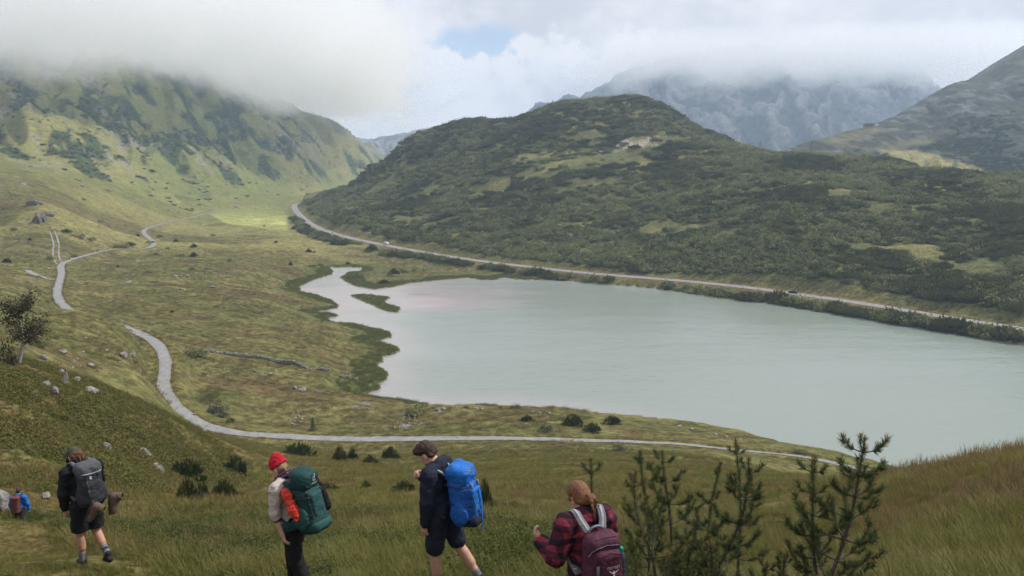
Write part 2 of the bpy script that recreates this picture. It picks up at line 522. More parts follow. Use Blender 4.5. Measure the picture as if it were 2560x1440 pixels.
n1 = fbm(gx / 60, gy / 26, 4, 41); n2 = fbm(gx / 14, gy / 6, 4, 43); n3 = fbm(gx / 3.0, gy / 2.0, 3, 45)
gc = np.empty((len(gx), 3)); gc[:] = (0.122, 0.115, 0.042)
gc = lerp(gc, (0.155, 0.132, 0.056), smooth(0.45, 0.75, n1) * 0.8)
gc = lerp(gc, (0.082, 0.088, 0.028), smooth(0.52, 0.72, n2) * 0.75)
gc = lerp(gc, (0.108, 0.074, 0.034), smooth(0.52, 0.74, fbm(gx / 30, gy / 9, 4, 47)) * 0.75)
gc = lerp(gc, (0.07, 0.066, 0.026), smooth(0.60, 0.74, n3) * midr * 0.7)
# heather shoulder
P_H = within(gr < 300, lambda x, y: poly_sd(x, y, [tuple(at_depth(a, b, c)[:2]) for a, b, c in [(-600, 1200, 30), (150, 1240, 34), (330, 1190, 45), (530, 1130, 74), (520, 1100, 84), (380, 1030, 80), (200, 940, 74), (30, 880, 72), (-600, 700, 90)]]))
heath = smooth(6, -8, P_H)
hn = fbm(gx / 5, gy / 5, 4, 51)
gc = lerp(gc, (0.130, 0.088, 0.040), heath * smooth(0.35, 0.65, hn) * 0.85)
gc = lerp(gc, (0.105, 0.112, 0.032), heath * smooth(0.50, 0.30, hn) * 0.8)
# the walkers' slope
fg = 1 - smooth(70, 110, gr)
fg = fg * (1 - heath)
gc = lerp(gc, (0.105, 0.085, 0.030), fg * 0.8)
gc = lerp(gc, (0.105, 0.058, 0.030), fg * smooth(0.48, 0.7, fbm(gx / 11, gy / 11, 4, 53)) * 0.8)
# reeds along the left shore
reed = smooth(14, 3, lake_sd) * (lake_sd > 0) * smooth(-0.02, -0.06, gt) * (gr > 150)
reed = np.maximum(reed, smooth(10, 2, lake_sd) * (lake_sd > 0) * (gr > 400) * 0.8)
gc = lerp(gc, (0.085, 0.105, 0.034), reed * 0.8)
# mown hay field, its pale colour brightened further to look sunlit
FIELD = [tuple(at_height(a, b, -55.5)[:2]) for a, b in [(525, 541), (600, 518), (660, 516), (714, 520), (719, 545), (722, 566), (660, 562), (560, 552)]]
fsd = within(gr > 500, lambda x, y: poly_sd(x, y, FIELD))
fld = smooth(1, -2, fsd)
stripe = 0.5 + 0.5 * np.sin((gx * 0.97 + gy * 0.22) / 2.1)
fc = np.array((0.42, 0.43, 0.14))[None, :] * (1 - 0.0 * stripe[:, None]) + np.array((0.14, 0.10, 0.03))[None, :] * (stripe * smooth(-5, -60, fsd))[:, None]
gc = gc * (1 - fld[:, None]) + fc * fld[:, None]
# pale dry pasture in the far left
past = smooth(0.45, 0.6, fbm(gx / 120, gy / 60, 3, 55)) * smooth(440, 560, gr) * (1 - smooth(1000, 1150, gr)) * (1 - smooth(-0.25, -0.15, gt)) * (1 - smooth(-38, 0, gz))
gc = lerp(gc, (0.24, 0.215, 0.082), past * 0.65)
# mountain side: grass, dark dwarf shrubs, rock ribs and scree
mt = smooth(650, 900, gr) * (1 - smooth(-0.13, -0.06, gt))
gc = lerp(gc, (0.150, 0.165, 0.052), mt * 0.85)
gc = lerp(gc, (0.22, 0.20, 0.075), mt * smooth(0.45, 0.7, fbm(sx / 130, al / 320, 4, 59)) * 0.7)
shr = fbm(sx / 30, al / 80, 5, 61, 0.6) + 0.10 * (fbm(gx / 200, gy / 200, 3, 63) - 0.5)
gc = lerp(gc, (0.030, 0.052, 0.026), mt * smooth(0.53, 0.60, shr) * smooth(-55, -25, gz) * 0.9)
rock = smooth(0.60, 0.70, fbm(sx / 22, al / 75, 5, 65, 0.6)) * mt * smooth(-40, 10, gz)
rock = np.maximum(rock, smooth(1850, 1950, gr) * smooth(0.42, 0.55, fbm(gx / 40, gy / 40, 4, 67)) * (gz > -52) * (gt < 0))
gc = lerp(gc, (0.23, 0.205, 0.165), rock * 0.6)
# hill under the pines
gc = lerp(gc, (0.098, 0.106, 0.040), on_hill * 0.85)
gc = lerp(gc, (0.20, 0.175, 0.065), on_hill * smooth(0.50, 0.75, fbm(gx / 40, gy / 25, 4, 69)) * 0.55)
_sp = [tuple(ray_ground(a, b)[:2]) for a, b in [(1480, 375), (1530, 352), (1600, 350), (1650, 345), (1645, 358), (1560, 372), (1500, 385)]]
scree = within(gr > 500, lambda x, y: poly_sd(x, y, _sp))
gc = lerp(gc, (0.36, 0.31, 0.25), smooth(3, -3, scree + (fbm(gx / 4, gy / 4, 3, 71) - 0.5) * 14) * 0.9)
# verges
gc = lerp(gc, (0.135, 0.100, 0.045), smooth(9, 5, droad) * 0.6)
gc = lerp(gc, (0.15, 0.13, 0.045), smooth(4.5, 2.2, dtrack) * 0.6)
# silt on the bed of the lake
gc = np.where((lake_sd < 0)[:, None] & (gz < LAKE_Z + 0.02)[:, None], np.array((0.30, 0.25, 0.22))[None, :], gc)


# ------------------------------------------------------------------ meshes from arrays
def np_mesh(name, verts, faces, colors=None, smooth_shade=True):
    me = bpy.data.meshes.new(name)
    verts = np.asarray(verts, np.float32); faces = np.asarray(faces, np.int32)
    k = faces.shape[1]
    me.vertices.add(len(verts)); me.loops.add(faces.size); me.polygons.add(len(faces))
    me.vertices.foreach_set('co', verts.ravel())
    me.loops.foreach_set('vertex_index', faces.ravel())
    me.polygons.foreach_set('loop_start', np.arange(0, faces.size, k, dtype=np.int32))
    me.polygons.foreach_set('use_smooth', np.full(len(faces), smooth_shade))
    if colors is not None:
        a = me.attributes.new('tone', 'FLOAT_COLOR', 'POINT')
        c = np.ones((len(verts), 4), np.float32); c[:, :3] = colors
        a.data.foreach_set('color', c.ravel())
    me.update(calc_edges=True)
    return me


def grid_faces(nr, nc):
    i = np.arange(nr - 1)[:, None] * nc + np.arange(nc - 1)[None, :]
    i = i.ravel()
    return np.stack([i, i + 1, i + nc + 1, i + nc], 1)


def link(name, me, mat=None, parent=None, **tags):
    o = bpy.data.objects.new(name, me)
    COL.objects.link(o)
    if mat is not None and me is not None and not me.materials:
        me.materials.append(mat)
    if parent is not None:
        o.parent = parent
    for k, v in tags.items():
        o[k] = v
    return o


# ------------------------------------------------------------------ materials
MATS = {}


def mat(name, fn):
    m = bpy.data.materials.new(name)
    m.use_nodes = True
    t = NT(m.node_tree)
    fn(t)
    MATS[name] = m
    return m


def principled(t, color, rough=0.8, spec=0.3, normal=None, **extra):
    b = t.n('ShaderNodeBsdfPrincipled')
    t.put(b, 'Base Color', color if not isinstance(color, tuple) else tuple(color) + (1,) * (4 - len(color)))
    t.put(b, 'Roughness', rough); t.put(b, 'Specular IOR Level', spec)
    if normal is not None:
        t.put(b, 'Normal', normal)
    for k, v in extra.items():
        t.put(b, k, v)
    t.n('ShaderNodeOutputMaterial', i={0: b})
    return b


def bump(t, h, strength=0.5, dist=0.1):
    nd = t.n('ShaderNodeBump')
    t.put(nd, 'Height', h); t.put(nd, 'Strength', strength); t.put(nd, 'Distance', dist)
    return nd.outputs[0]


def m_ground(t):
    tone = t.n('ShaderNodeAttribute', attribute_name='tone').outputs['Color']
    pos = t.n('ShaderNodeNewGeometry').outputs['Position']
    a = t.noise(t.vmath('MULTIPLY', pos, (0.55, 0.9, 0.6)), 0.8, 4.0, 0.7)
    b = t.noise(t.vmath('MULTIPLY', pos, (0.6, 1.3, 1.0)), 0.13, 3.0, 0.6)
    c = t.noise(pos, 5.0, 1.0, 0.6)
    f = t.math('MULTIPLY', t.ramp(a, 0.28, 0.72, 0.50, 1.5), t.math('MULTIPLY', t.ramp(b, 0.3, 0.7, 0.78, 1.22), t.ramp(c, 0.25, 0.75, 0.75, 1.25)))
    cmb = t.n('ShaderNodeCombineXYZ', i={0: f, 1: f, 2: f})
    col = t.mix(1.0, tone, cmb.outputs[0], 'MULTIPLY')
    principled(t, col, 0.95, 0.08, bump(t, a, 0.8, 0.7))


def m_water(t):
    tone = t.n('ShaderNodeAttribute', attribute_name='tone').outputs['Color']
    pos = t.n('ShaderNodeNewGeometry').outputs['Position']
    r1 = t.noise(t.vmath('MULTIPLY', pos, (0.5, 1.0, 1.0)), 0.55, 2.0, 0.6)
    r2 = t.noise(t.vmath('MULTIPLY', pos, (0.25, 0.6, 1.0)), 0.16, 2.0, 0.6)
    wind = t.ramp(t.noise(t.vmath('MULTIPLY', pos, (0.5, 1.3, 1.0)), 0.012, 3.0, 0.55), 0.3, 0.7)
    h = t.math('ADD', t.math('MULTIPLY', r1, 0.6), t.math('MULTIPLY', r2, 1.0))
    nrm = bump(t, h, t.math('ADD', 0.22, t.math('MULTIPLY', wind, 0.38)), 0.6)
    principled(t, tone, t.math('ADD', 0.12, t.math('MULTIPLY', wind, 0.10)), 0.5, nrm, IOR=1.33)


def m_gravel(t):
    pos = t.n('ShaderNodeNewGeometry').outputs['Position']
    a = t.noise(pos, 0.5, 5.0, 0.6); b = t.noise(pos, 6.0, 4.0, 0.7)
    col = t.mix(t.ramp(a, 0.3, 0.7), (0.225, 0.225, 0.225), (0.30, 0.295, 0.285))
    col = t.mix(t.ramp(b, 0.5, 0.75, 0, 0.6), col, (0.14, 0.135, 0.13))
    col = t.mix(t.ramp(t.noise(pos, 0.9, 4.0, 0.7), 0.56, 0.68, 0, 0.7), col, (0.13, 0.115, 0.065))
    principled(t, col, 0.95, 0.1, bump(t, b, 0.5, 0.05))


def m_asphalt(t):
    pos = t.n('ShaderNodeNewGeometry').outputs['Position']
    a = t.noise(pos, 0.3, 4.0, 0.6)
    col = t.mix(t.ramp(a, 0.3, 0.7), (0.20, 0.19, 0.19), (0.26, 0.245, 0.24))
    principled(t, col, 0.85, 0.2)


def m_rock(t):
    pos = t.n('ShaderNodeTexCoord').outputs['Object']
    wp = t.n('ShaderNodeNewGeometry').outputs['Position']
    a = t.noise(wp, 1.6, 4.0, 0.7); b = t.noise(wp, 9.0, 3.0, 0.65)
    col = t.mix(t.ramp(a, 0.3, 0.7), (0.13, 0.122, 0.112), (0.32, 0.30, 0.28))
    col = t.mix(t.ramp(b, 0.55, 0.75, 0, 0.6), col, (0.12, 0.115, 0.10))
    principled(t, col, 0.9, 0.15, bump(t, t.math('ADD', a, t.math('MULTIPLY', b, 0.4)), 0.6, 0.15))


for nm, fn in [('ground', m_ground), ('water', m_water), ('gravel', m_gravel), ('asphalt', m_asphalt), ('rock', m_rock)]:
    mat(nm, fn)

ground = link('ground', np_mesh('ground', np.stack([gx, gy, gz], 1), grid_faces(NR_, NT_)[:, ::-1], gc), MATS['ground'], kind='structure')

# ------------------------------------------------------------------ water sheet
wx, wy = np.meshgrid(np.arange(-190, 420, 3.0), np.arange(110, 475, 2.0))
wsh = wx.shape
wx = wx.ravel(); wy = wy.ravel()
wc = np.empty((len(wx), 3)); wc[:] = (0.234, 0.268, 0.236)
wsd = -poly_sd(wx, wy, LAKE)
wisl = poly_sd(wx, wy, ISLET)
wdep = np.minimum(np.maximum(wsd, 0), np.maximum(wisl, 0) + 0)
wc = lerp(wc, (0.36, 0.315, 0.315), smooth(16, 0, wsd) * smooth(60, 0, wx) * 0.55)
delta = at_height(960, 742, LAKE_Z)
dl = np.hypot((wx - delta[0]) / 75, (wy - delta[1]) / 60)
wc = lerp(wc, (0.38, 0.315, 0.315), smooth(1.05, 0.45, dl + (fbm(wx / 30, wy / 12, 3, 81) - 0.5) * 0.8) * 0.6)
bar = at_height(1055, 735, LAKE_Z)
wc = lerp(wc, (0.31, 0.235, 0.215), smooth(1.0, 0.5, np.hypot((wx - bar[0]) / 9, (wy - bar[1]) / 5)))
bar2 = at_height(1075, 755, LAKE_Z)
wc = lerp(wc, (0.40, 0.33, 0.32), smooth(1.0, 0.75, np.hypot((wx - bar2[0]) / 15, (wy - bar2[1]) / 14)) * 0.7)
wc = lerp(wc, (0.196, 0.240, 0.198), smooth(40, 190, wx) * 0.7)
lake = link('lake', np_mesh('lake', np.stack([wx, wy, np.full(len(wx), LAKE_Z)], 1), grid_faces(*wsh), wc), MATS['water'], kind='structure')


# ------------------------------------------------------------------ track and road ribbons
def resample(line, step):
    P = np.array([p[:2] for p in line])
    s = np.concatenate([[0], np.cumsum(np.hypot(*np.diff(P, axis=0).T))])
    n = int(s[-1] / step)
    q = np.linspace(0, s[-1], n)
    return np.stack([np.interp(q, s, P[:, 0]), np.interp(q, s, P[:, 1])], 1)


def ribbon(name, line, width, lift, cross=5, step=1.2, off=0.0, edge=0.0, seed=0, taper=None):
    Q = resample(line, step)
    T = np.gradient(Q, axis=0); T /= np.linalg.norm(T, axis=1)[:, None]
    Nn = np.stack([T[:, 1], -T[:, 0]], 1)
    V = []
    cols = np.linspace(-0.5, 0.5, cross)
    sl = np.arange(len(Q)) * step
    for c in cols:
        wv = np.full(len(Q), width)
        if taper:
            wv = wv * np.interp(sl, *taper)
        if edge > 0:
            wv = wv + (fbm(sl / 5.0, np.full(len(Q), 3.7 * np.sign(c) + seed), 3, 90) - 0.5) * edge * 2
        X = Q + Nn * (c * wv + off)[:, None]
        V.append(np.stack([X[:, 0], X[:, 1], grid_h(X[:, 0], X[:, 1]) + lift], 1))
    V = np.stack(V, 1)
    V[:, :, 2] = np.maximum(V[:, :, 2], V[:, :, 2].mean(1, keepdims=True) - 0.03)
    return np_mesh(name, V.reshape(-1, 3), grid_faces(len(Q), cross)[:, ::-1])


link('path', ribbon('path', TRACK, TRACK_W, 0.09, step=0.8, edge=0.8, taper=([0, 25, 45, 70, 85, 110, 130], [0.75, 0.7, 0.35, 0.35, 0.55, 0.8, 1.0])), MATS['gravel'], kind='structure')
link('road', ribbon('road', ROAD, ROAD_W, 0.12, cross=6, step=2.0), MATS['asphalt'], kind='structure')


def track_from_pixels(pts):
    return chaikin([ray_ground(a, b) for a, b in pts], 2)


_side = track_from_pixels([(150, 660), (141, 648), (139, 630), (142, 612), (136, 592), (130, 578)])
for sgn in (-1, 1):
    link('path', ribbon('wheel_track', _side, 0.75, 0.10, cross=3, off=sgn * 1.3, edge=0.5, seed=sgn), MATS['gravel'], kind='structure')
_side2 = track_from_pixels([(138, 699), (118, 697), (95, 690), (75, 681), (62, 675)])
link('path', ribbon('wheel_track', _side2, 2.2, 0.10, cross=3, edge=1.0), MATS['gravel'], kind='structure')


def m_paint(t):
    principled(t, (0.62, 0.62, 0.6), 0.7, 0.3)


mat('road_paint', m_paint)
_rq = resample(ROAD, 3.0)
link('road_marking', ribbon('road_marking', ROAD, 0.22, 0.135, cross=2, step=2.0, off=2.75), MATS['road_paint'], kind='structure')


# ------------------------------------------------------------------ mountains beyond the hill
def m_mountain(t):
    tone = t.n('ShaderNodeAttribute', attribute_name='tone').outputs['Color']
    pos = t.n('ShaderNodeNewGeometry').outputs['Position']
    a = t.noise(pos, 0.05, 5.0, 0.7)
    f = t.ramp(a, 0.25, 0.75, 0.55, 1.45)
    col = t.mix(1.0, tone, t.n('ShaderNodeCombineXYZ', i={0: f, 1: f, 2: f}).outputs[0], 'MULTIPLY')
    principled(t, col, 0.95, 0.08, bump(t, a, 0.8, 12.0))


mat('mountain', m_mountain)


MTN = []


def mountain(name, ridge_px, foot, back, amp, seed, paint, ns=260, nt=120, power=1.25):
    """a flank from a ridge line (pixels with depth) down to a foot line (world), and a back slope"""
    Rg = np.array([at_depth(a, b, c) for a, b, c in ridge_px])
    s = np.linspace(0, 1, ns)
    k = np.linspace(0, 1, len(Rg))
    Rl = np.stack([np.interp(s, k, Rg[:, i]) for i in range(3)], 1)
    kf = np.linspace(0, 1, len(foot))
    F = np.array(foot, float)
    Fl = np.stack([np.interp(s, kf, F[:, i]) for i in range(3)], 1)
    B = Rl + np.array(back)[None, :]
    tt = np.concatenate([np.linspace(-0.35, 0, 18, endpoint=False), np.linspace(0, 1, nt)])
    V = np.zeros((len(tt), ns, 3))
    for j, t in enumerate(tt):
        if t < 0:
            V[j] = Rl + (B - Rl) * (-t / 0.35)
        else:
            V[j, :, :2] = (Rl + (Fl - Rl) * t)[:, :2]
            V[j, :, 2] = Fl[:, 2] + (Rl[:, 2] - Fl[:, 2]) * (1 - t) ** power
    T = np.repeat(tt, ns); S = np.tile(s, len(tt))
    V = V.reshape(-1, 3)
    L = np.linalg.norm(Rl[-1] - Rl[0]) / 100.0
    wv = (fbm(V[:, 0] / 300, V[:, 1] / 300, 3, seed) - 0.5) * 1.6
    rid = 1 - np.abs(2 * fbm(S * L * 0.55 + wv, T * 1.3 + wv * 0.3, 5, seed + 3, 0.55) - 1)
    rough = fbm(V[:, 0] / 60, (V[:, 1] + V[:, 2]) / 60, 5, seed + 7, 0.6)
    env = smooth(-0.35, 0.02, T) * (0.25 + 0.75 * smooth(0, 0.2, T)) * (1 - 0.8 * smooth(0.75, 1, T))
    V[:, 2] += amp * env * ((rid - 0.75) * 1.6 + (rough - 0.5) * 0.9)
    c = paint(V, T, S, rid, rough)
    me = np_mesh(name, V, grid_faces(len(tt), ns), c)
    MTN.append((V, T))
    return link(name, me, MATS['mountain'], kind='structure')


# open pasture strips on the flank, as bearings from the valley
STRIP = [(pix_dir(a, b)[0] / pix_dir(a, b)[1], pix_dir(a, b)[2] / pix_dir(a, b)[1]) for a, b in [(2195, 377), (2290, 378), (2350, 390), (2440, 420), (2470, 430), (2440, 434), (2330, 425), (2260, 400)]]
STRIP2 = [(pix_dir(a, b)[0] / pix_dir(a, b)[1], pix_dir(a, b)[2] / pix_dir(a, b)[1]) for a, b in [(2040, 350), (2110, 335), (2200, 318), (2210, 330), (2120, 352), (2170, 372), (2260, 355), (2370, 322), (2390, 330), (2300, 365), (2200, 378), (2100, 365)]]


def paint_right(V, T, S, rid, rough):
    c = np.empty((len(V), 3)); c[:] = (0.050, 0.056, 0.032)
    c = lerp(c, (0.080, 0.080, 0.040), smooth(0.5, 0.7, fbm(V[:, 0] / 150, V[:, 1] / 150, 4, 301)))
    rk = smooth(0.53, 0.62, fbm(V[:, 0] / 34 + V[:, 2] / 40, V[:, 2] / 22 + V[:, 1] / 60, 5, 303, 0.65)) * smooth(0.75, 0.2, T)
    c = lerp(c, (0.155, 0.148, 0.142), rk * 0.8)
    sh = smooth(0.44, 0.52, fbm(V[:, 0] / 50, V[:, 1] / 50, 5, 305, 0.6)) * smooth(0.3, 0.55, T)
    c = lerp(c, (0.040, 0.054, 0.028), sh * 0.85)
    st = poly_sd(V[:, 0] / V[:, 1], V[:, 2] / V[:, 1], STRIP)
    c = lerp(c, (0.26, 0.23, 0.085), smooth(0.004, -0.003, st + 0.004 * (fbm(V[:, 0] / 20, V[:, 1] / 20, 3, 307) - 0.5)))
    st = poly_sd(V[:, 0] / V[:, 1], V[:, 2] / V[:, 1], STRIP2)
    return lerp(c, (0.125, 0.120, 0.058), smooth(0.004, -0.003, st + 0.006 * (fbm(V[:, 0] / 20, V[:, 1] / 20, 3, 309) - 0.5)) * 0.9)


mountain('mountain', [(1880, 405, 1000), (2000, 362, 1120), (2100, 335, 1200), (2190, 310, 1270), (2245, 290, 1330), (2300, 250, 1380), (2350, 225, 1400), (2400, 203, 1420), (2440, 192, 1430), (2475, 186, 1430), (2510, 155, 1430),
                      (2560, 125, 1430), (2680, 50, 1430), (2850, -60, 1430), (3200, -150, 1350)],
         [(300, 780, -40), (380, 800, -38), (450, 800, -36), (540, 800, -34), (640, 790, -34), (760, 760, -36), (950, 700, -40), (1150, 600, -40)], (60, 500, -90), 16, 311, paint_right)


def paint_far(V, T, S, rid, rough):
    c = np.empty((len(V), 3)); c[:] = (0.074, 0.090, 0.080)  # bluish cast of distant haze put into the flank colours
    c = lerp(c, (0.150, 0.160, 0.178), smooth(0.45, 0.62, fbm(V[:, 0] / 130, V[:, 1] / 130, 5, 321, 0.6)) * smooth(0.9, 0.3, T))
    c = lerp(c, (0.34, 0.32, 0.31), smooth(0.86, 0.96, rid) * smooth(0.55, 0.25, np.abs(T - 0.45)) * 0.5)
    return c


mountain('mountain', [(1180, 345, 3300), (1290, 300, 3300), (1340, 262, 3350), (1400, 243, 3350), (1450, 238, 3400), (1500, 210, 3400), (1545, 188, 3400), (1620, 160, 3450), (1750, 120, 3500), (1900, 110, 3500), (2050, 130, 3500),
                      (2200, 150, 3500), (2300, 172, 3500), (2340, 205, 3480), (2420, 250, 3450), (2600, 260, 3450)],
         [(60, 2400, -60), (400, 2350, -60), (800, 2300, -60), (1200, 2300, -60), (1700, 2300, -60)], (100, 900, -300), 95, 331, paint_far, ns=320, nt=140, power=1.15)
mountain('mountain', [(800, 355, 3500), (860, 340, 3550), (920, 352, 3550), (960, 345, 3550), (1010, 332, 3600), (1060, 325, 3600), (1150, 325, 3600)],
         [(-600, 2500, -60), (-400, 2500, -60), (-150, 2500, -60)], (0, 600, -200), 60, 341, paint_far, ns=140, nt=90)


# ------------------------------------------------------------------ air and clouds
def box_mesh(name, lo, hi):
    bm = bmesh.new()
    bmesh.ops.create_cube(bm, size=1.0)
    lo = Vector(lo); hi = Vector(hi)
    for v in bm.verts:
        v.co = Vector([lo[i] + (v.co[i] + 0.5) * (hi[i] - lo[i]) for i in range(3)])
    me = bpy.data.meshes.new(name)
    bm.to_mesh(me); bm.free()
    return me


def m_haze(t):
    v = t.n('ShaderNodeVolumePrincipled')
    t.put(v, 'Color', (0.60, 0.77, 1.0, 1)); t.put(v, 'Density', 0.00018); t.put(v, 'Anisotropy', 0.2)
    t.n('ShaderNodeOutputMaterial', i={1: v})


mat('haze', m_haze)
link('haze', box_mesh('haze', (-2800, -300, -70), (2900, 4600, 470)), MATS['haze'], kind='stuff')


def cloud_mat(name, zb, zsoft, wob, nscale, dens, tilt=(0.0, 0.0), seed=0.0, edge=None, dome=None, color=(1.0, 1.0, 1.0)):
    def fn(t):
        pos = t.n('ShaderNodeNewGeometry').outputs['Position']
        p2 = t.vmath('ADD', t.vmath('MULTIPLY', pos, (1, 1, 1.4)), (seed, seed * 0.7, seed * 0.3))
        n = t.noise(p2, nscale, 5.0, 0.66)
        sp = t.n('ShaderNodeSeparateXYZ', i={0: pos})
        h = t.math('SUBTRACT', sp.outputs[2], zb)
        h = t.math('ADD', h, t.math('MULTIPLY', t.math('SUBTRACT', n, 0.5), wob))
        h = t.math('SUBTRACT', h, t.math('ADD', t.math('MULTIPLY', sp.outputs[0], tilt[0]), t.math('MULTIPLY', sp.outputs[1], tilt[1])))
        if dome:                                   # the base lifts over a summit
            cx, cy, rx, ry, up = dome
            q = t.math('ADD', t.math('POWER', t.math('DIVIDE', t.math('SUBTRACT', sp.outputs[0], cx), rx), 2.0), t.math('POWER', t.math('DIVIDE', t.math('SUBTRACT', sp.outputs[1], cy), ry), 2.0))
            h = t.math('SUBTRACT', h, t.math('MULTIPLY', t.math('EXPONENT', t.math('MULTIPLY', q, -1.0)), up))
        if edge:
            h = t.math('MINIMUM', h, edge(t, sp, n))
        d = t.math('MULTIPLY', t.ramp(h, 0.0, zsoft), dens)
        v = t.n('ShaderNodeVolumePrincipled')
        t.put(v, 'Color', tuple(color) + (1,)); t.put(v, 'Density', d); t.put(v, 'Anisotropy', 0.15)
        t.n('ShaderNodeOutputMaterial', i={1: v})
    m = mat(name, fn)
    return m


def cloud(name, lo, hi, m, label):
    return link(name, box_mesh(name, lo, hi), m, kind='stuff', label=label, category='cloud')


def ell(cx, cy, rx, ry, k):
    def f(t, sp, n):
        a = t.math('POWER', t.math('ABSOLUTE', t.math('DIVIDE', t.math('SUBTRACT', sp.outputs[0], cx), rx)), 2.0)
        b = t.math('POWER', t.math('ABSOLUTE', t.math('DIVIDE', t.math('SUBTRACT', sp.outputs[1], cy), ry)), 2.0)
        e = t.math('SUBTRACT', 1.0, t.math('ADD', a, b))
        return t.math('ADD', t.math('MULTIPLY', e, k), t.math('MULTIPLY', t.math('SUBTRACT', n, 0.5), k * 1.2))
    return f


cloud('cloud', (-1650, 700, 20), (-150, 2450, 300), cloud_mat('cloud_bank', 92, 60, 300, 0.0062, 0.0070, tilt=(0.0, 0.0), dome=(-650, 1400, 190, 260, 62), edge=ell(-900, 1600, 720, 850, 260)), 'grey cloud bank lying on top of the green mountain')
cloud('cloud', (200, 2550, 180), (2700, 3500, 460), cloud_mat('cloud_veil', 275, 90, 520, 0.0042, 0.0042, seed=500.0, edge=ell(1450, 3050, 1250, 470, 300)), 'pale ragged cloud hanging over the bluish far mountain')


# ------------------------------------------------------------------ soft solids: distance fields turned into one closed skin
def vnoise3(P, s, seed=0):
    Q = P * s
    I = np.floor(Q).astype(np.int64); F = Q - I
    F = F * F * (3 - 2 * F)

    def h(a, b, c):
        n = (a * 374761393 + b * 668265263 + c * 2147483629 + seed * 974634777) & 0x7fffffff
        n = ((n ^ (n >> 13)) * 1274126177) & 0x7fffffff
        return ((n ^ (n >> 16)) & 0xffff) / 65535.0
    o = 0
    for dx in (0, 1):
        for dy in (0, 1):
            for dz in (0, 1):
                w = (F[..., 0] if dx else 1 - F[..., 0]) * (F[..., 1] if dy else 1 - F[..., 1]) * (F[..., 2] if dz else 1 - F[..., 2])
                o = o + w * h(I[..., 0] + dx, I[..., 1] + dy, I[..., 2] + dz)
    return o - 0.5


def rot_xyz(rx=0, ry=0, rz=0):
    return np.array(Matrix.Rotation(R(rz), 3, 'Z') @ Matrix.Rotation(R(ry), 3, 'Y') @ Matrix.Rotation(R(rx), 3, 'X'))


def prim_bounds(p):
    k = p[0]
    if k == 'cap':
        a, b = np.array(p[1]), np.array(p[2]); r = max(p[3], p[4])
        return np.minimum(a, b) - r, np.maximum(a, b) + r
    c = np.array(p[1]); e = max(p[2])
    e = e * (1.75 if k == 'box' else 1.0)
    return c - e, c + e


def prim_dist(p, X):
    k = p[0]
    if k == 'cap':
        a = np.array(p[1], float); b = np.array(p[2], float)
        ab = b - a
        t = np.clip(((X - a) @ ab) / (ab @ ab + 1e-12), 0, 1)
        return np.linalg.norm(X - a - t[..., None] * ab, axis=-1) - (p[3] + (p[4] - p[3]) * t)
    c = np.array(p[1], float)
    rot = p[3] if len(p) > 3 and p[3] is not None else None
    Q = X - c
    if rot is not None:
        Q = Q @ np.asarray(rot)
    e = np.array(p[2], float)
    if k == 'ell':
        k0 = np.linalg.norm(Q / e, axis=-1); k1 = np.linalg.norm(Q / (e * e), axis=-1)
        return k0 * (k0 - 1) / (k1 + 1e-9)
    rd = p[4]
    q = np.abs(Q) - (e - rd)
    return np.linalg.norm(np.maximum(q, 0), axis=-1) + np.minimum(q.max(-1), 0) - rd


def surface_nets(D, o, h):
    S = D < 0
    nx, ny, nz = D.shape
    C = [D[i:nx - 1 + i, j:ny - 1 + j, k:nz - 1 + k] for i in (0, 1) for j in (0, 1) for k in (0, 1)]
    ins = sum((c < 0).astype(np.int8) for c in C)
    act = (ins > 0) & (ins < 8)
    idx = np.full(act.shape, -1, np.int64)
    ii = np.argwhere(act)
    idx[act] = np.arange(len(ii))
    V = np.array([c[act] for c in C]).T
    off = np.array([(i, j, k) for i in (0, 1) for j in (0, 1) for k in (0, 1)], float)
    acc = np.zeros((len(ii), 3)); cnt = np.zeros(len(ii))
    for a in range(8):
        for b in range(a + 1, 8):
            if np.abs(off[a] - off[b]).sum() == 1:
                va, vb = V[:, a], V[:, b]
                m = (va < 0) != (vb < 0)
                t = np.where(m, va / (va - vb + 1e-20), 0)
                acc += np.where(m[:, None], off[a] + (off[b] - off[a]) * t[:, None], 0)
                cnt += m
    P = o + (ii + acc / cnt[:, None]) * h
    F = []
    for ax in range(3):
        sl0 = [slice(None)] * 3; sl1 = [slice(None)] * 3
        sl0[ax] = slice(0, -1); sl1[ax] = slice(1, None)
        a = S[tuple(sl0)]; b = S[tuple(sl1)]
        e = np.argwhere(a != b)
        sgn = a[tuple(e.T)]
        u, v = (ax + 1) % 3, (ax + 2) % 3
        ok = (e[:, u] > 0) & (e[:, v] > 0) & (e[:, u] < D.shape[u] - 1) & (e[:, v] < D.shape[v] - 1)
        e = e[ok]; sgn = sgn[ok]
        q = []
        for du, dv in ((0, 0), (1, 0), (1, 1), (0, 1)):
            f = e.copy(); f[:, u] -= du; f[:, v] -= dv
            q.append(idx[tuple(f.T)])
        q = np.array(q).T
        q[~sgn] = q[~sgn][:, ::-1]
        F.append(q)
    return P, np.concatenate(F)


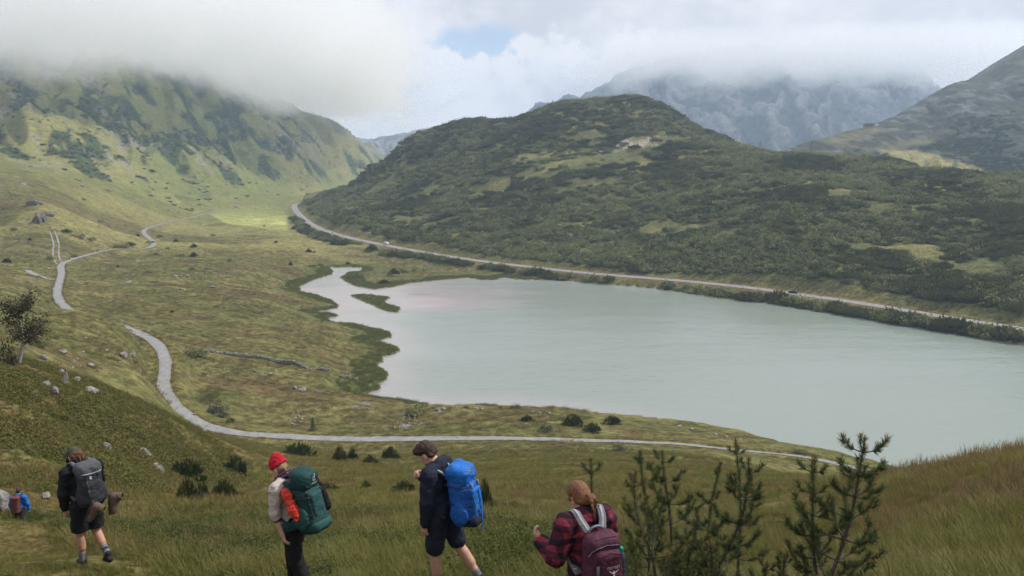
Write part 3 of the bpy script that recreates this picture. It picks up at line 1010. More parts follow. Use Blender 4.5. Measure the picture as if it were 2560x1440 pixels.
def solid(name, prims, h=0.011, k=0.02, sub=(), cuts=(), wrinkle=0.0, wscale=14.0, seed=0, color=None, soft=1):
    """smooth union of primitives, minus sub, cut by half spaces (point, outward normal)"""
    B = [prim_bounds(p) for p in prims]
    lo = np.min([b[0] for b in B], 0) - 3 * h; hi = np.max([b[1] for b in B], 0) + 3 * h
    n = np.ceil((hi - lo) / h).astype(int) + 1
    D = np.full(tuple(n), 0.2)
    ax = [lo[i] + np.arange(n[i]) * h for i in range(3)]
    pad = k + 3 * h

    def region(p, pd):
        b0, b1 = prim_bounds(p)
        i0 = np.clip(((b0 - pd - lo) / h).astype(int), 0, n - 1); i1 = np.clip(((b1 + pd - lo) / h).astype(int) + 2, 1, n)
        sl = tuple(slice(a, b) for a, b in zip(i0, i1))
        X = np.stack(np.meshgrid(ax[0][sl[0]], ax[1][sl[1]], ax[2][sl[2]], indexing='ij'), -1)
        return sl, X
    for p in prims:
        sl, X = region(p, pad)
        d = prim_dist(p, X); a = D[sl]
        if k > 0:
            hh = np.clip(0.5 + 0.5 * (a - d) / k, 0, 1)
            D[sl] = a + (d - a) * hh - k * hh * (1 - hh)
        else:
            D[sl] = np.minimum(a, d)
    for p in sub:
        sl, X = region(p, pad)
        D[sl] = np.maximum(D[sl], -prim_dist(p, X))
    if cuts or wrinkle:
        X = np.stack(np.meshgrid(*ax, indexing='ij'), -1)
        if wrinkle:
            m = np.abs(D) < 0.06
            XX = X[m]
            st = XX * np.array([1.0, 1.0, 1.5])
            D[m] += wrinkle * (vnoise3(st, wscale, seed) + 0.55 * vnoise3(st[:, [1, 2, 0]] * 1.0, wscale * 2.3, seed + 5)) * 2
        for c in cuts:
            D = np.maximum(D, (X - np.array(c[0], float)) @ np.array(c[1], float))
    P, F = surface_nets(D, lo, h)
    if soft:                                     # one light relaxation against the grid's terracing
        for _ in range(soft):
            acc = np.zeros_like(P); cnt = np.zeros(len(P))
            for a in range(4):
                b = (a + 1) % 4
                np.add.at(acc, F[:, a], P[F[:, b]]); np.add.at(cnt, F[:, a], 1)
                np.add.at(acc, F[:, b], P[F[:, a]]); np.add.at(cnt, F[:, b], 1)
            P = P * 0.5 + 0.5 * acc / np.maximum(cnt, 1)[:, None]
    return np_mesh(name, P, F)


def ribbon_strap(name, pts, width, thick, up=None, n=3):
    """a flat webbing strap swept along points; its width lies along `up`"""
    P = np.array(chaikin(pts, n))
    T = np.gradient(P, axis=0); T /= np.linalg.norm(T, axis=1)[:, None] + 1e-9
    U = np.tile(np.array(up if up is not None else (1.0, 0, 0), float), (len(P), 1))
    U -= T * (U * T).sum(1)[:, None]; U /= np.linalg.norm(U, axis=1)[:, None] + 1e-9
    W = np.cross(T, U)
    ring = []
    for a, b in ((-1, -0.6), (-0.85, -1), (0.85, -1), (1, -0.6), (1, 0.6), (0.85, 1), (-0.85, 1), (-1, 0.6)):
        ring.append(P + U * (a * width / 2) + W * (b * thick / 2))
    V = np.stack(ring, 1).reshape(-1, 3)
    F = []
    m = 8
    for i in range(len(P) - 1):
        for j in range(m):
            F.append((i * m + j, i * m + (j + 1) % m, (i + 1) * m + (j + 1) % m, (i + 1) * m + j))
    for j in (0, 2, 4):
        pass
    e = (len(P) - 1) * m
    F += [(0, 3, 2, 1), (0, 7, 4, 3), (7, 6, 5, 4), (e, e + 1, e + 2, e + 3), (e, e + 3, e + 4, e + 7), (e + 4, e + 5, e + 6, e + 7)]
    return np_mesh(name, V, F)


def tube(name, pts, radii, seg=6, n=2, smooth_pts=True):
    P = np.array(chaikin(pts, n)) if smooth_pts else np.array(pts, float)
    rr = np.interp(np.linspace(0, 1, len(P)), np.linspace(0, 1, len(radii)), radii)
    V, F = tube_arrays(P, rr, seg)
    return np_mesh(name, V, F)


def tube_arrays(P, rr, seg=6, base=0):
    T = np.gradient(P, axis=0); T /= np.linalg.norm(T, axis=1)[:, None] + 1e-9
    ref = np.array([0.31, 0.17, 0.93])
    U = np.cross(T, ref); U /= np.linalg.norm(U, axis=1)[:, None] + 1e-9
    W = np.cross(T, U)
    a = np.linspace(0, 2 * np.pi, seg, endpoint=False)
    V = (P[:, None, :] + rr[:, None, None] * (np.cos(a)[None, :, None] * U[:, None, :] + np.sin(a)[None, :, None] * W[:, None, :])).reshape(-1, 3)
    i = np.arange(len(P) - 1)[:, None] * seg; j = np.arange(seg)[None, :]
    F = np.stack([i + j, i + (j + 1) % seg, i + seg + (j + 1) % seg, i + seg + j], -1).reshape(-1, 4) + base
    return V, F


def text_mesh(name, s, size, extrude=0.0006, bold=0.0, spacing=1.0):
    cu = bpy.data.curves.new(name, 'FONT')
    cu.body = s; cu.size = size; cu.align_x = 'CENTER'; cu.align_y = 'CENTER'; cu.extrude = extrude; cu.offset = bold
    cu.space_character = spacing
    cu.resolution_u = 3
    o = bpy.data.objects.new(name, cu)
    COL.objects.link(o)
    dg = bpy.context.evaluated_depsgraph_get()
    me = bpy.data.meshes.new_from_object(o.evaluated_get(dg))
    bpy.data.objects.remove(o); bpy.data.curves.remove(cu)
    return me


def to_back(me, mtx):
    me.transform(Matrix(mtx))
    return me


# ------------------------------------------------------------------ cloth, skin and hair
def m_cloth(color, rough=0.85, var=0.18, weave=True, color2=None):
    def fn(t):
        co = t.n('ShaderNodeTexCoord').outputs['Object']
        a = t.noise(co, 9.0, 4.0, 0.6)
        c = t.mix(t.ramp(a, 0.3, 0.7), tuple(x * (1 - var) for x in color), tuple(min(1, x * (1 + var)) for x in (color2 or color)))
        wv = t.noise(t.vmath('MULTIPLY', co, (1, 1, 1.6)), 24.0, 4.0, 0.6)
        principled(t, c, rough, 0.25, bump(t, t.math('ADD', wv, t.math('MULTIPLY', t.noise(t.vmath('MULTIPLY', co, (1, 1, 1.8)), 11.0, 3.0, 0.6), 1.5)), 0.6, 0.02))
    return fn


def m_skin(color):
    def fn(t):
        co = t.n('ShaderNodeTexCoord').outputs['Object']
        a = t.noise(co, 18.0, 4.0, 0.6)
        c = t.mix(t.ramp(a, 0.3, 0.7), tuple(x * 0.85 for x in color), color)
        principled(t, c, 0.6, 0.35, None)
    return fn


def m_hair(c1, c2, axis=(0.0, 0.25, 0.12)):
    def fn(t):
        co = t.n('ShaderNodeTexCoord').outputs['Object']
        w = t.noise(t.vmath('MULTIPLY', co, (1.0, 1.0, 0.22)), 95.0, 3.0, 0.7, 0.8)
        w2 = t.noise(co, 14.0, 3.0, 0.6)
        f = t.math('ADD', t.math('MULTIPLY', w, 0.7), t.math('MULTIPLY', w2, 0.3))
        principled(t, t.mix(t.ramp(f, 0.3, 0.7), c1, c2), 0.5, 0.35, bump(t, w, 0.9, 0.012))
    return fn


def m_plaid(t):
    co = t.n('ShaderNodeTexCoord').outputs['Object']
    wob = t.n('ShaderNodeTexNoise', i={'Vector': co, 'Scale': 5.0, 'Detail': 2.0}).outputs['Color']
    co2 = t.vmath('ADD', co, t.vmath('MULTIPLY', t.vmath('SUBTRACT', wob, (0.5, 0.5, 0.5)), (0.05, 0.05, 0.05)))
    sp = t.n('ShaderNodeSeparateXYZ', i={0: co2})
    sx = t.math('ADD', sp.outputs[0], t.math('MULTIPLY', sp.outputs[1], 0.55))
    b1 = t.math('GREATER_THAN', t.math('SINE', t.math('MULTIPLY', sx, 58.0)), 0.0)
    b2 = t.math('GREATER_THAN', t.math('SINE', t.math('MULTIPLY', sp.outputs[2], 58.0)), 0.0)
    s = t.math('ADD', b1, b2)
    c = t.mix(t.math('GREATER_THAN', s, 0.5), (0.215, 0.033, 0.056), (0.070, 0.016, 0.027))
    c = t.mix(t.math('GREATER_THAN', s, 1.5), c, (0.018, 0.014, 0.020))
    wv = t.noise(co, 26.0, 4.0, 0.6)
    principled(t, c, 0.9, 0.15, bump(t, wv, 0.4, 0.012))


def m_scarf(t):
    co = t.n('ShaderNodeTexCoord').outputs['Object']
    v = t.n('ShaderNodeTexVoronoi', i={'Vector': co, 'Scale': 45.0})
    c = t.mix(t.ramp(v.outputs['Distance'], 0.2, 0.5), (0.30, 0.08, 0.10), (0.025, 0.025, 0.05))
    principled(t, c, 0.9, 0.2)


def m_knit(t):
    co = t.n('ShaderNodeTexCoord').outputs['Object']
    sp = t.n('ShaderNodeSeparateXYZ', i={0: co})
    an = t.math('ARCTAN2', sp.outputs[0], t.math('ADD', sp.outputs[1], 0.0))
    rib = t.math('SINE', t.math('MULTIPLY', an, 46.0))
    c = t.mix(t.ramp(t.noise(co, 20.0, 3.0), 0.3, 0.7), (0.36, 0.012, 0.022), (0.46, 0.020, 0.032))
    principled(t, c, 0.9, 0.2, bump(t, rib, 0.4, 0.004))


for nm, fn in [('skin', m_skin((0.52, 0.30, 0.215))), ('skin_tan', m_skin((0.46, 0.245, 0.165))),
               ('cloth_black', m_cloth((0.010, 0.011, 0.013))), ('cloth_navy', m_cloth((0.012, 0.017, 0.032))), ('cloth_cream', m_cloth((0.46, 0.40, 0.35), var=0.1)),
               ('cloth_olive', m_cloth((0.055, 0.060, 0.038))), ('cloth_grey', m_cloth((0.075, 0.078, 0.086), 0.7)), ('cloth_darkgrey', m_cloth((0.022, 0.024, 0.028), 0.7)),
               ('cloth_midgrey', m_cloth((0.15, 0.15, 0.165), 0.75)), ('cloth_lightgrey', m_cloth((0.33, 0.34, 0.36), 0.75)), ('cloth_green', m_cloth((0.008, 0.044, 0.042), 0.65)),
               ('cloth_teal', m_cloth((0.017, 0.068, 0.066), 0.7)), ('cloth_orange', m_cloth((0.60, 0.050, 0.028), 0.5, 0.12)), ('cloth_blue', m_cloth((0.008, 0.085, 0.33), 0.6)),
               ('cloth_bluelight', m_cloth((0.010, 0.125, 0.44), 0.6)), ('cloth_maroon', m_cloth((0.062, 0.014, 0.030), 0.65)), ('cloth_plum', m_cloth((0.072, 0.020, 0.038), 0.7)),
               ('cloth_rust', m_cloth((0.125, 0.040, 0.032), 0.7)), ('cloth_jacketblue', m_cloth((0.012, 0.13, 0.46), 0.6)), ('leather_brown', m_cloth((0.105, 0.072, 0.052), 0.7)),
               ('rubber_dark', m_cloth((0.018, 0.016, 0.015), 0.7)), ('sole', m_cloth((0.05, 0.042, 0.036), 0.8)), ('print_white', m_cloth((0.62, 0.62, 0.62), 0.6, 0.03)),
               ('buckle', m_cloth((0.03, 0.03, 0.034), 0.4)), ('cap_green', m_cloth((0.0, 0.22, 0.13), 0.4)), ('bottle_dark', m_cloth((0.04, 0.05, 0.07), 0.25)),
               ('zip_grey', m_cloth((0.16, 0.18, 0.22), 0.5)), ('eye_white', m_cloth((0.6, 0.58, 0.55), 0.3, 0.02)),
               ('hair_dark', m_hair((0.016, 0.008, 0.005), (0.062, 0.032, 0.020))), ('hair_brown', m_hair((0.045, 0.020, 0.010), (0.16, 0.075, 0.038))),
               ('hair_auburn', m_hair((0.075, 0.030, 0.012), (0.30, 0.135, 0.060))), ('hair_blond', m_hair((0.16, 0.10, 0.05), (0.36, 0.25, 0.14))),
               ('plaid', m_plaid), ('scarf', m_scarf), ('knit_red', m_knit)]:
    mat(nm, fn)

V3 = lambda *a: np.array(a, float)


class Pose:
    """joints of a walker in metres for a 1.80 m figure: X right, Y forward, Z up"""
    def __init__(s, lean=8, head_pitch=30, head_yaw=0, head_roll=0, arms=None, legs=None, twist=0):
        Rt = rot_xyz(-lean, 0, twist)
        piv = V3(0, 0, 0.97)
        up = lambda x, y, z: piv + Rt @ (V3(x, y, z) - piv)
        s.pel = V3(0, 0, 0.97); s.waist = up(0, 0.0, 1.10); s.chest = up(0, 0.01, 1.31); s.neck = up(0, -0.02, 1.50)
        s.sh = {-1: up(-0.185, -0.015, 1.435), 1: up(0.185, -0.015, 1.435)}
        s.up = up; s.Rt = Rt
        s.el = {}; s.wr = {}; s.hd = {}; s.hn = {}; s.curl = {}
        for sd in (-1, 1):
            e, w, d, nrm, c = arms[sd]
            s.el[sd] = s.sh[sd] + V3(*e); s.wr[sd] = s.el[sd] + V3(*w)
            s.hd[sd] = V3(*d) / np.linalg.norm(d); s.hn[sd] = V3(*nrm); s.curl[sd] = c
        s.hip = {-1: V3(-0.095, 0, 0.93), 1: V3(0.095, 0, 0.93)}
        s.kn = {}; s.an = {}; s.toe = {}
        for sd in (-1, 1):
            k, a, t = legs[sd]
            s.kn[sd] = s.hip[sd] + V3(*k); s.an[sd] = s.kn[sd] + V3(*a); s.toe[sd] = s.an[sd] + V3(*t)
        s.hp = up(0, 0.015, 1.545)
        s.HR = Rt @ rot_xyz(-head_pitch, head_roll, head_yaw)
        s.head = lambda x, y, z: s.hp + s.HR @ V3(x, y, z)


def hand_prims(o, d, n, curl, side):
    """palm, four unequal bent fingers and a thumb; d points along the hand, n out of the palm"""
    d = d / np.linalg.norm(d); n = n - d * (n @ d); n = n / np.linalg.norm(n)
    s = np.cross(d, n) * side
    P = [('cap', o + d * 0.01 - s * 0.018, o + d * 0.085 - s * 0.024, 0.017, 0.014), ('cap', o + d * 0.01 + s * 0.016, o + d * 0.088 + s * 0.022, 0.018, 0.015),
         ('cap', o, o + d * 0.088, 0.020, 0.016)]
    c = R(curl)
    for k, (off, ln) in enumerate(((0.031, 0.072), (0.011, 0.080), (-0.010, 0.075), (-0.030, 0.058))):
        p = o + d * (0.088 - 0.004 * abs(k - 1.3)) + s * off
        ang = 0.0
        for f, rr in ((0.45, 0.0098), (0.32, 0.0090), (0.23, 0.0082)):
            ang += c * (0.8 + 0.08 * k)
            q = p + (d * math.cos(ang) + n * math.sin(ang)) * ln * f
            P.append(('cap', p, q, rr, rr * 0.93)); p = q
    p = o + d * 0.022 + s * 0.028
    q = p + (s * 0.55 + d * 0.72 + n * 0.45) * 0.042
    r_ = q + (s * 0.12 + d * 0.85 + n * 0.5) * 0.036
    P += [('cap', p, q, 0.0145, 0.0115), ('cap', q, r_, 0.011, 0.009)]
    return P


def head_prims(s, female=False):
    h = s.head
    rt = s.HR
    P = [('ell', h(0, 0.010, 0.135), (0.074, 0.094, 0.088), rt), ('ell', h(0, 0.028, 0.085), (0.062, 0.078, 0.085), rt),
         ('cap', h(-0.032, 0.052, 0.022), h(0.0, 0.092, 0.012), 0.026, 0.021), ('cap', h(0.032, 0.052, 0.022), h(0.0, 0.092, 0.012), 0.026, 0.021),
         ('cap', h(0, 0.104, 0.098), h(0, 0.126, 0.064), 0.010, 0.0135), ('cap', h(-0.010, 0.112, 0.060), h(0.010, 0.112, 0.060), 0.0095, 0.0095),
         ('cap', h(-0.026, 0.090, 0.112), h(0.026, 0.090, 0.112), 0.014, 0.014),
         ('cap', h(-0.018, 0.102, 0.036), h(0.018, 0.102, 0.036), 0.0085, 0.0085), ('cap', h(-0.015, 0.099, 0.024), h(0.015, 0.099, 0.024), 0.009, 0.009),
         ('cap', s.neck, h(0, 0.0, 0.06), 0.058 if not female else 0.050, 0.056 if not female else 0.048)]
    for sd in (-1, 1):
        P += [('ell', h(sd * 0.078, 0.004, 0.085), (0.010, 0.020, 0.031), rt @ rot_xyz(12, 0, -sd * 22)), ('cap', h(sd * 0.074, 0.010, 0.062), h(sd * 0.077, 0.010, 0.058), 0.009, 0.008)]
    subs = [('ell', h(sd * 0.031, 0.108, 0.090), (0.013, 0.012, 0.010), rt) for sd in (-1, 1)]
    subs += [('cap', h(-0.017, 0.112, 0.030), h(0.017, 0.112, 0.030), 0.0028, 0.0028)]
    return P, subs


def body_prims(s, slim=1.0):
    P = [('ell', s.pel + V3(0, -0.01, 0.0), (0.165 * slim, 0.115, 0.13), None), ('ell', s.waist, (0.145 * slim, 0.10, 0.15), s.Rt), ('ell', s.chest, (0.165 * slim, 0.115, 0.17), s.Rt),
         ('cap', s.sh[-1] * 0.9 + s.neck * 0.1, s.neck, 0.055, 0.065), ('cap', s.sh[1] * 0.9 + s.neck * 0.1, s.neck, 0.055, 0.065)]
    for sd in (-1, 1):
        P += [('cap', s.sh[sd], s.el[sd], 0.056 * slim, 0.042 * slim), ('cap', s.el[sd], s.wr[sd], 0.042 * slim, 0.028)]
        P += [('cap', s.hip[sd], s.kn[sd], 0.092 * slim, 0.058), ('cap', s.kn[sd], s.an[sd], 0.054, 0.036)]
        P += [('cap', s.kn[sd] * 0.85 + s.an[sd] * 0.15 + V3(0, -0.012, 0), s.kn[sd] * 0.55 + s.an[sd] * 0.45 + V3(0, -0.016, 0), 0.055, 0.050)]
        P += [('cap', s.an[sd] + V3(0, -0.035, -0.045), s.toe[sd], 0.036, 0.026)]
        P += hand_prims(s.wr[sd], s.hd[sd], s.hn[sd], s.curl[sd], sd)
    return P


def leg_cloth(s, upto, r0=0.112, r1=0.085, slim=1.0, below=False):
    """trousers or shorts; upto = fraction of the thigh (or shank when below) they cover"""
    P = [('ell', s.pel + V3(0, -0.012, 0.01), (0.178 * slim, 0.130, 0.145), None), ('ell', s.pel + V3(0, 0, 0.09), (0.165 * slim, 0.118, 0.09), None)]
    for sd in (-1, 1):
        if not below:
            e = s.hip[sd] + (s.kn[sd] - s.hip[sd]) * upto
            P.append(('cap', s.hip[sd], e, r0, r1))
        else:
            P.append(('cap', s.hip[sd], s.kn[sd], r0, r1))
            P.append(('cap', s.kn[sd], s.kn[sd] + (s.an[sd] - s.kn[sd]) * upto, r1, r1 * 0.78))
    return P


def upper_cloth(s, add=0.02, arm_to=0.97, hem=0.90, arm=1.0, slim=1.0):
    P = [('ell', s.waist, (0.160 * slim + add, 0.112 + add, 0.19), s.Rt), ('ell', s.chest, (0.172 * slim + add, 0.118 + add, 0.18), s.Rt),
         ('cap', s.sh[-1], s.neck + V3(0, 0, -0.015), 0.060 + add, 0.058 + add), ('cap', s.sh[1], s.neck + V3(0, 0, -0.015), 0.060 + add, 0.058 + add),
         ('ell', s.pel + V3(0, -0.005, 0.04), (0.165 * slim + add, 0.118 + add, 0.15), None)]
    for sd in (-1, 1):
        P.append(('cap', s.sh[sd], s.el[sd], (0.058 + add) * arm, (0.044 + add) * arm))
        w = s.el[sd] + (s.wr[sd] - s.el[sd]) * arm_to
        P.append(('cap', s.el[sd], w, (0.044 + add) * arm, (0.032 + add * 0.8) * arm))
    return P


def eyes(s, par):
    for sd in (-1, 1):
        me = solid('eye', [('ell', s.head(sd * 0.031, 0.093, 0.090), (0.012, 0.012, 0.012), None)], h=0.004, k=0)
        link('eye', me, MATS['eye_white'], par)


def shoe_prims(s, sd):
    a, t = s.an[sd], s.toe[sd]
    f = (t - a); f[2] = 0; f /= np.linalg.norm(f)
    heel = a - f * 0.05 + V3(0, 0, -0.05)
    return [('cap', heel, t + V3(0, 0, 0.004), 0.043, 0.036), ('cap', a + V3(0, 0, 0.02), a + V3(0, 0, -0.04), 0.047, 0.044), ('cap', a - V3(0, 0, 0.03), t - f * 0.05 + V3(0, 0, 0.02), 0.045, 0.034)]


def place_person(root, px, py_head, Y, heading, head_h):
    """stand a figure on the ground with the crown of its head at a photo pixel"""
    p = at_depth(px, py_head, Y)
    z = float(grid_h(p[0], p[1]))
    root.location = (p[0], p[1], p[2] - head_h)
    root.rotation_euler = (0, 0, R(90 - heading))
    return p[2] - head_h - z
from mathutils.bvhtree import BVHTree


def bvh_of(*meshes):
    V, F = [], []
    for me in meshes:
        b = len(V)
        V += [v.co.copy() for v in me.vertices]
        F += [[b + i for i in p.vertices] for p in me.polygons]
    return BVHTree.FromPolygons(V, F)


def lay_on(me, bvh, off=0.003, d=(0, 1, 0)):
    """drop a flat piece onto a pack along d"""
    d = Vector(d)
    for v in me.vertices:
        o = v.co - d * 0.6
        h = bvh.ray_cast(o, d, 2.0)
        if h[0] is not None:
            dep = v.co.dot(d)
            v.co = h[0] - d * (off - dep * 0.0 - 0.0)
    me.update()
    return me


def on_pack(bvh, x, z, off=0.004):
    h = bvh.ray_cast(Vector((x, -1, z)), Vector((0, 1, 0)), 2.0)
    return V3(x, (h[0].y if h[0] is not None else -0.2) - off, z)


def strap_on(bvh, pts, width, thick=0.004, off=0.003, up=(1, 0, 0), name='webbing'):
    P = []
    for i in range(len(pts) - 1):
        for f in np.linspace(0, 1, 7, endpoint=False):
            P.append((pts[i][0] + (pts[i + 1][0] - pts[i][0]) * f, pts[i][1] + (pts[i + 1][1] - pts[i][1]) * f))
    P.append(pts[-1])
    return ribbon_strap(name, [on_pack(bvh, x, z, off) for x, z in P], width, thick, up=up, n=1)


def shoulder_straps(root, m, width=0.06, zt=0.50, spread=0.115, top=0.618, m2=None):
    for sd in (-1, 1):
        pts = [V3(sd * 0.07, -0.02, zt), V3(sd * spread * 0.9, 0.03, zt + 0.085), V3(sd * spread, 0.10, top), V3(sd * spread * 1.05, 0.19, top - 0.035),
               V3(sd * spread * 1.1, 0.265, top - 0.13), V3(sd * spread * 1.2, 0.275, 0.34), V3(sd * 0.165, 0.20, 0.20), V3(sd * 0.16, 0.02, 0.10)]
        st = link('shoulder_strap', ribbon_strap('shoulder_strap', pts, width, 0.016, up=(1, 0.1 * sd, 0)), MATS[m], root)
        if m2:
            p2 = [p + V3(0, 0, 0.0) for p in pts[:5]]
            p2 = [p + V3(0, -0.004, 0.011) for p in p2]
            link('webbing', ribbon_strap('webbing', p2, width * 0.32, 0.006, up=(1, 0.1 * sd, 0)), MATS[m2], st)


def pack_root(label, person, pose, scale, z0=0.95, y0=-0.155, group=None):
    r = bpy.data.objects.new('backpack', None)
    COL.objects.link(r)
    Mp = Matrix.Translation(person.location) @ Matrix.Rotation(person.rotation_euler.z, 4, 'Z') @ Matrix.Scale(scale, 4)
    M = Mp @ Matrix.Translation(Vector(pose.up(0, y0, z0))) @ Matrix([list(q) for q in pose.Rt]).to_4x4()
    r.matrix_world = M
    r['label'] = label; r['category'] = 'backpack'
    return r, M


def loose(name, me, M, mtl, label, category):
    o = link(name, me, mtl, label=label, category=category)
    o.matrix_world = M
    return o


# where the walkers stand: column, crown of the head, depth, heading away from the picture plane, size
WALK = {'cap': (176, 1119, 10.3, 40, 1.01), 'beanie': (684, 1140, 8.1, 27, 0.955), 'blue': (1050, 1106, 8.0, 22, 1.02), 'plaid': (1438, 1202, 5.9, 66, 0.93), 'far': (46, 1219, 26.0, 78, 0.98)}


def person_root(key, name, me, mtl, label, crown):
    px, py, Y, hd, sc = WALK[key]
    o = link(name, me, mtl, label=label, category='person')
    p = at_depth(px, py, Y)
    # the crown stands off the body axis because the head is bowed
    th_ = R(90 - hd)
    c = np.array(crown) * sc
    cx, cy = c[0] * math.cos(th_) - c[1] * math.sin(th_), c[0] * math.sin(th_) + c[1] * math.cos(th_)
    o.location = (p[0] - cx, p[1] - cy, p[2] - c[2])
    o.rotation_euler = (0, 0, th_)
    o.scale = (sc, sc, sc)
    return o, sc


# ---------------------------------------------------------------- walker in black with cap, boots tied to the pack
def walker_cap():
    s = Pose(lean=13, head_pitch=30, head_yaw=12, arms={-1: ((-0.05, 0.00, -0.28), (0.015, 0.06, -0.25), (0.0, 0.12, -1), (1, 0.2, 0), 26), 1: ((0.06, 0.05, -0.27), (-0.02, 0.14, -0.21), (0, 0.4, -1), (-1, 0, 0), 30)},
             legs={-1: ((0.0, 0.05, -0.43), (-0.01, -0.035, -0.42), (0, 0.16, -0.03)), 1: ((0.01, 0.03, -0.43), (0.03, -0.27, -0.31), (0, 0.12, -0.10))})
    hp, hs = head_prims(s)
    o, sc = person_root('cap', 'person', solid('body', body_prims(s) + hp, h=0.0095, k=0.022, sub=hs), MATS['skin_tan'],
                        'walker in black jacket, shorts and olive cap, head bowed', s.head(0, 0, 0.235))
    eyes(s, o)
    link('jacket', solid('jacket', upper_cloth(s, 0.022, 0.93, arm=1.12) + [('cap', s.neck + V3(0, 0.01, -0.01), s.neck + V3(0, 0.02, 0.035), 0.082, 0.074)], k=0.03, wrinkle=0.010, seed=2,
                         cuts=[(V3(0, 0, 0.83), V3(0, 0, -1))]), MATS['cloth_black'], o)
    link('shorts', solid('shorts', leg_cloth(s, 0.80, 0.120, 0.112), k=0.03, wrinkle=0.009, seed=4, cuts=[(V3(0, 0, 0.555), V3(0, 0, -1))]), MATS['cloth_black'], o)
    for sd in (-1, 1):
        sk = link('sock', solid('sock', [('cap', s.an[sd] + (s.kn[sd] - s.an[sd]) * 0.38, s.an[sd] + V3(0, 0, 0.0), 0.050, 0.043)], k=0, wrinkle=0.004,
                                cuts=[(s.an[sd] + (s.kn[sd] - s.an[sd]) * 0.40, (s.kn[sd] - s.an[sd]) / 0.43)]), MATS['cloth_midgrey'], o)
        sh = link('shoe', solid('shoe', shoe_prims(s, sd), k=0.02), MATS['rubber_dark'], o)
        if sd == 1:
            t = text_mesh('sock_print', 'VAU', 0.05, bold=0.001)
            a = (s.an[sd] - s.kn[sd]); a /= np.linalg.norm(a)
            c = s.an[sd] + (s.kn[sd] - s.an[sd]) * 0.24
            ux = V3(1, 0, 0); ux -= a * (ux @ a); ux /= np.linalg.norm(ux)
            nrm = np.cross(ux, -a)
            Mx = Matrix([[ux[i], -a[i], nrm[i], c[i] + nrm[i] * 0.0] for i in range(3)] + [[0, 0, 0, 1]])
            for v in t.vertices:                       # wrap round the ankle
                ang = v.co.x / 0.05
                v.co = Vector((math.sin(ang) * 0.052, v.co.y, math.cos(ang) * 0.052))
            t.transform(Mx)
            link('print', t, MATS['cloth_black'], sk)
    h = s.head
    cap = link('cap', solid('cap', [('ell', h(0, 0.006, 0.150), (0.087, 0.106, 0.086), s.HR)], h=0.008, k=0.01, cuts=[(h(0, 0, 0.128), s.HR @ V3(0, -0.10, -1))], wrinkle=0.003), MATS['cloth_olive'], o)
    link('peak', solid('peak', [('ell', h(0, 0.115, 0.118), (0.070, 0.085, 0.012), s.HR @ rot_xyz(-14, 0, 0))], h=0.006, k=0), MATS['cloth_olive'], cap)
    link('hair', solid('hair', [('ell', h(0, -0.030, 0.105), (0.082, 0.082, 0.085), s.HR), ('cap', h(0.02, -0.085, 0.100), h(0.0, -0.125, 0.050), 0.045, 0.030), ('cap', h(-0.055, -0.05, 0.08), h(-0.045, -0.075, -0.02), 0.030, 0.014),
                                ('cap', h(-0.02, -0.095, 0.08), h(-0.03, -0.115, -0.045), 0.030, 0.010), ('cap', h(0.045, -0.06, 0.08), h(0.04, -0.09, -0.02), 0.03, 0.012), ('cap', h(-0.068, 0.0, 0.10), h(-0.070, -0.01, 0.02), 0.018, 0.010)],
                        h=0.008, k=0.02, wrinkle=0.007, wscale=34, cuts=[(h(0, 0, 0.155), s.HR @ V3(0, -0.15, 1))]), MATS['hair_brown'], o)
    # pack
    r, M = pack_root('dark grey backpack worn by the walker in the olive cap', o, s, sc)
    bm_ = solid('pack_body', [('box', (0, -0.125, 0.25), (0.150, 0.115, 0.27), None, 0.085), ('box', (0, -0.18, 0.18), (0.115, 0.09, 0.17), None, 0.07), ('ell', (-0.15, -0.12, 0.15), (0.04, 0.08, 0.14)), ('ell', (0.15, -0.12, 0.15), (0.04, 0.08, 0.14))],
                k=0.03, wrinkle=0.008, seed=8)
    lid = solid('lid', [('box', (0, -0.135, 0.50), (0.158, 0.135, 0.105), rot_xyz(16, 0, 0), 0.075)], k=0.03, wrinkle=0.009, seed=9)
    link('pack_body', bm_, MATS['cloth_darkgrey'], r)
    lo = link('lid', lid, MATS['cloth_grey'], r)
    bv = bvh_of(bm_, lid)
    link('zip', strap_on(bv, [(-0.13, 0.455), (0.0, 0.44), (0.13, 0.455)], 0.012, up=(0, 0, 1), name='zip'), MATS['cloth_lightgrey'], lo)
    tx = to_back(text_mesh('print', 'outdoor', 0.028), Matrix.Translation((0.06, 0, 0.475)) @ Matrix.Rotation(R(90), 4, 'X'))
    link('print', lay_on(tx, bv), MATS['cloth_lightgrey'], lo)
    for x in (-0.075, 0.075):
        link('webbing', strap_on(bv, [(x, 0.43), (x, 0.30), (x, 0.14)], 0.020), MATS['buckle'], r)
    link('buckle', solid('buckle', [('box', on_pack(bv, -0.02, 0.385, 0.008), (0.016, 0.008, 0.024), None, 0.006)], h=0.004, k=0), MATS['cloth_lightgrey'], r)
    link('side_pouch', solid('side_pouch', [('ell', (0.165, -0.15, 0.50), (0.045, 0.06, 0.075)), ('ell', (0.17, -0.14, 0.36), (0.03, 0.05, 0.09))], k=0.03, wrinkle=0.006), MATS['cloth_black'], r)
    shoulder_straps(r, 'cloth_grey', m2='cloth_midgrey')
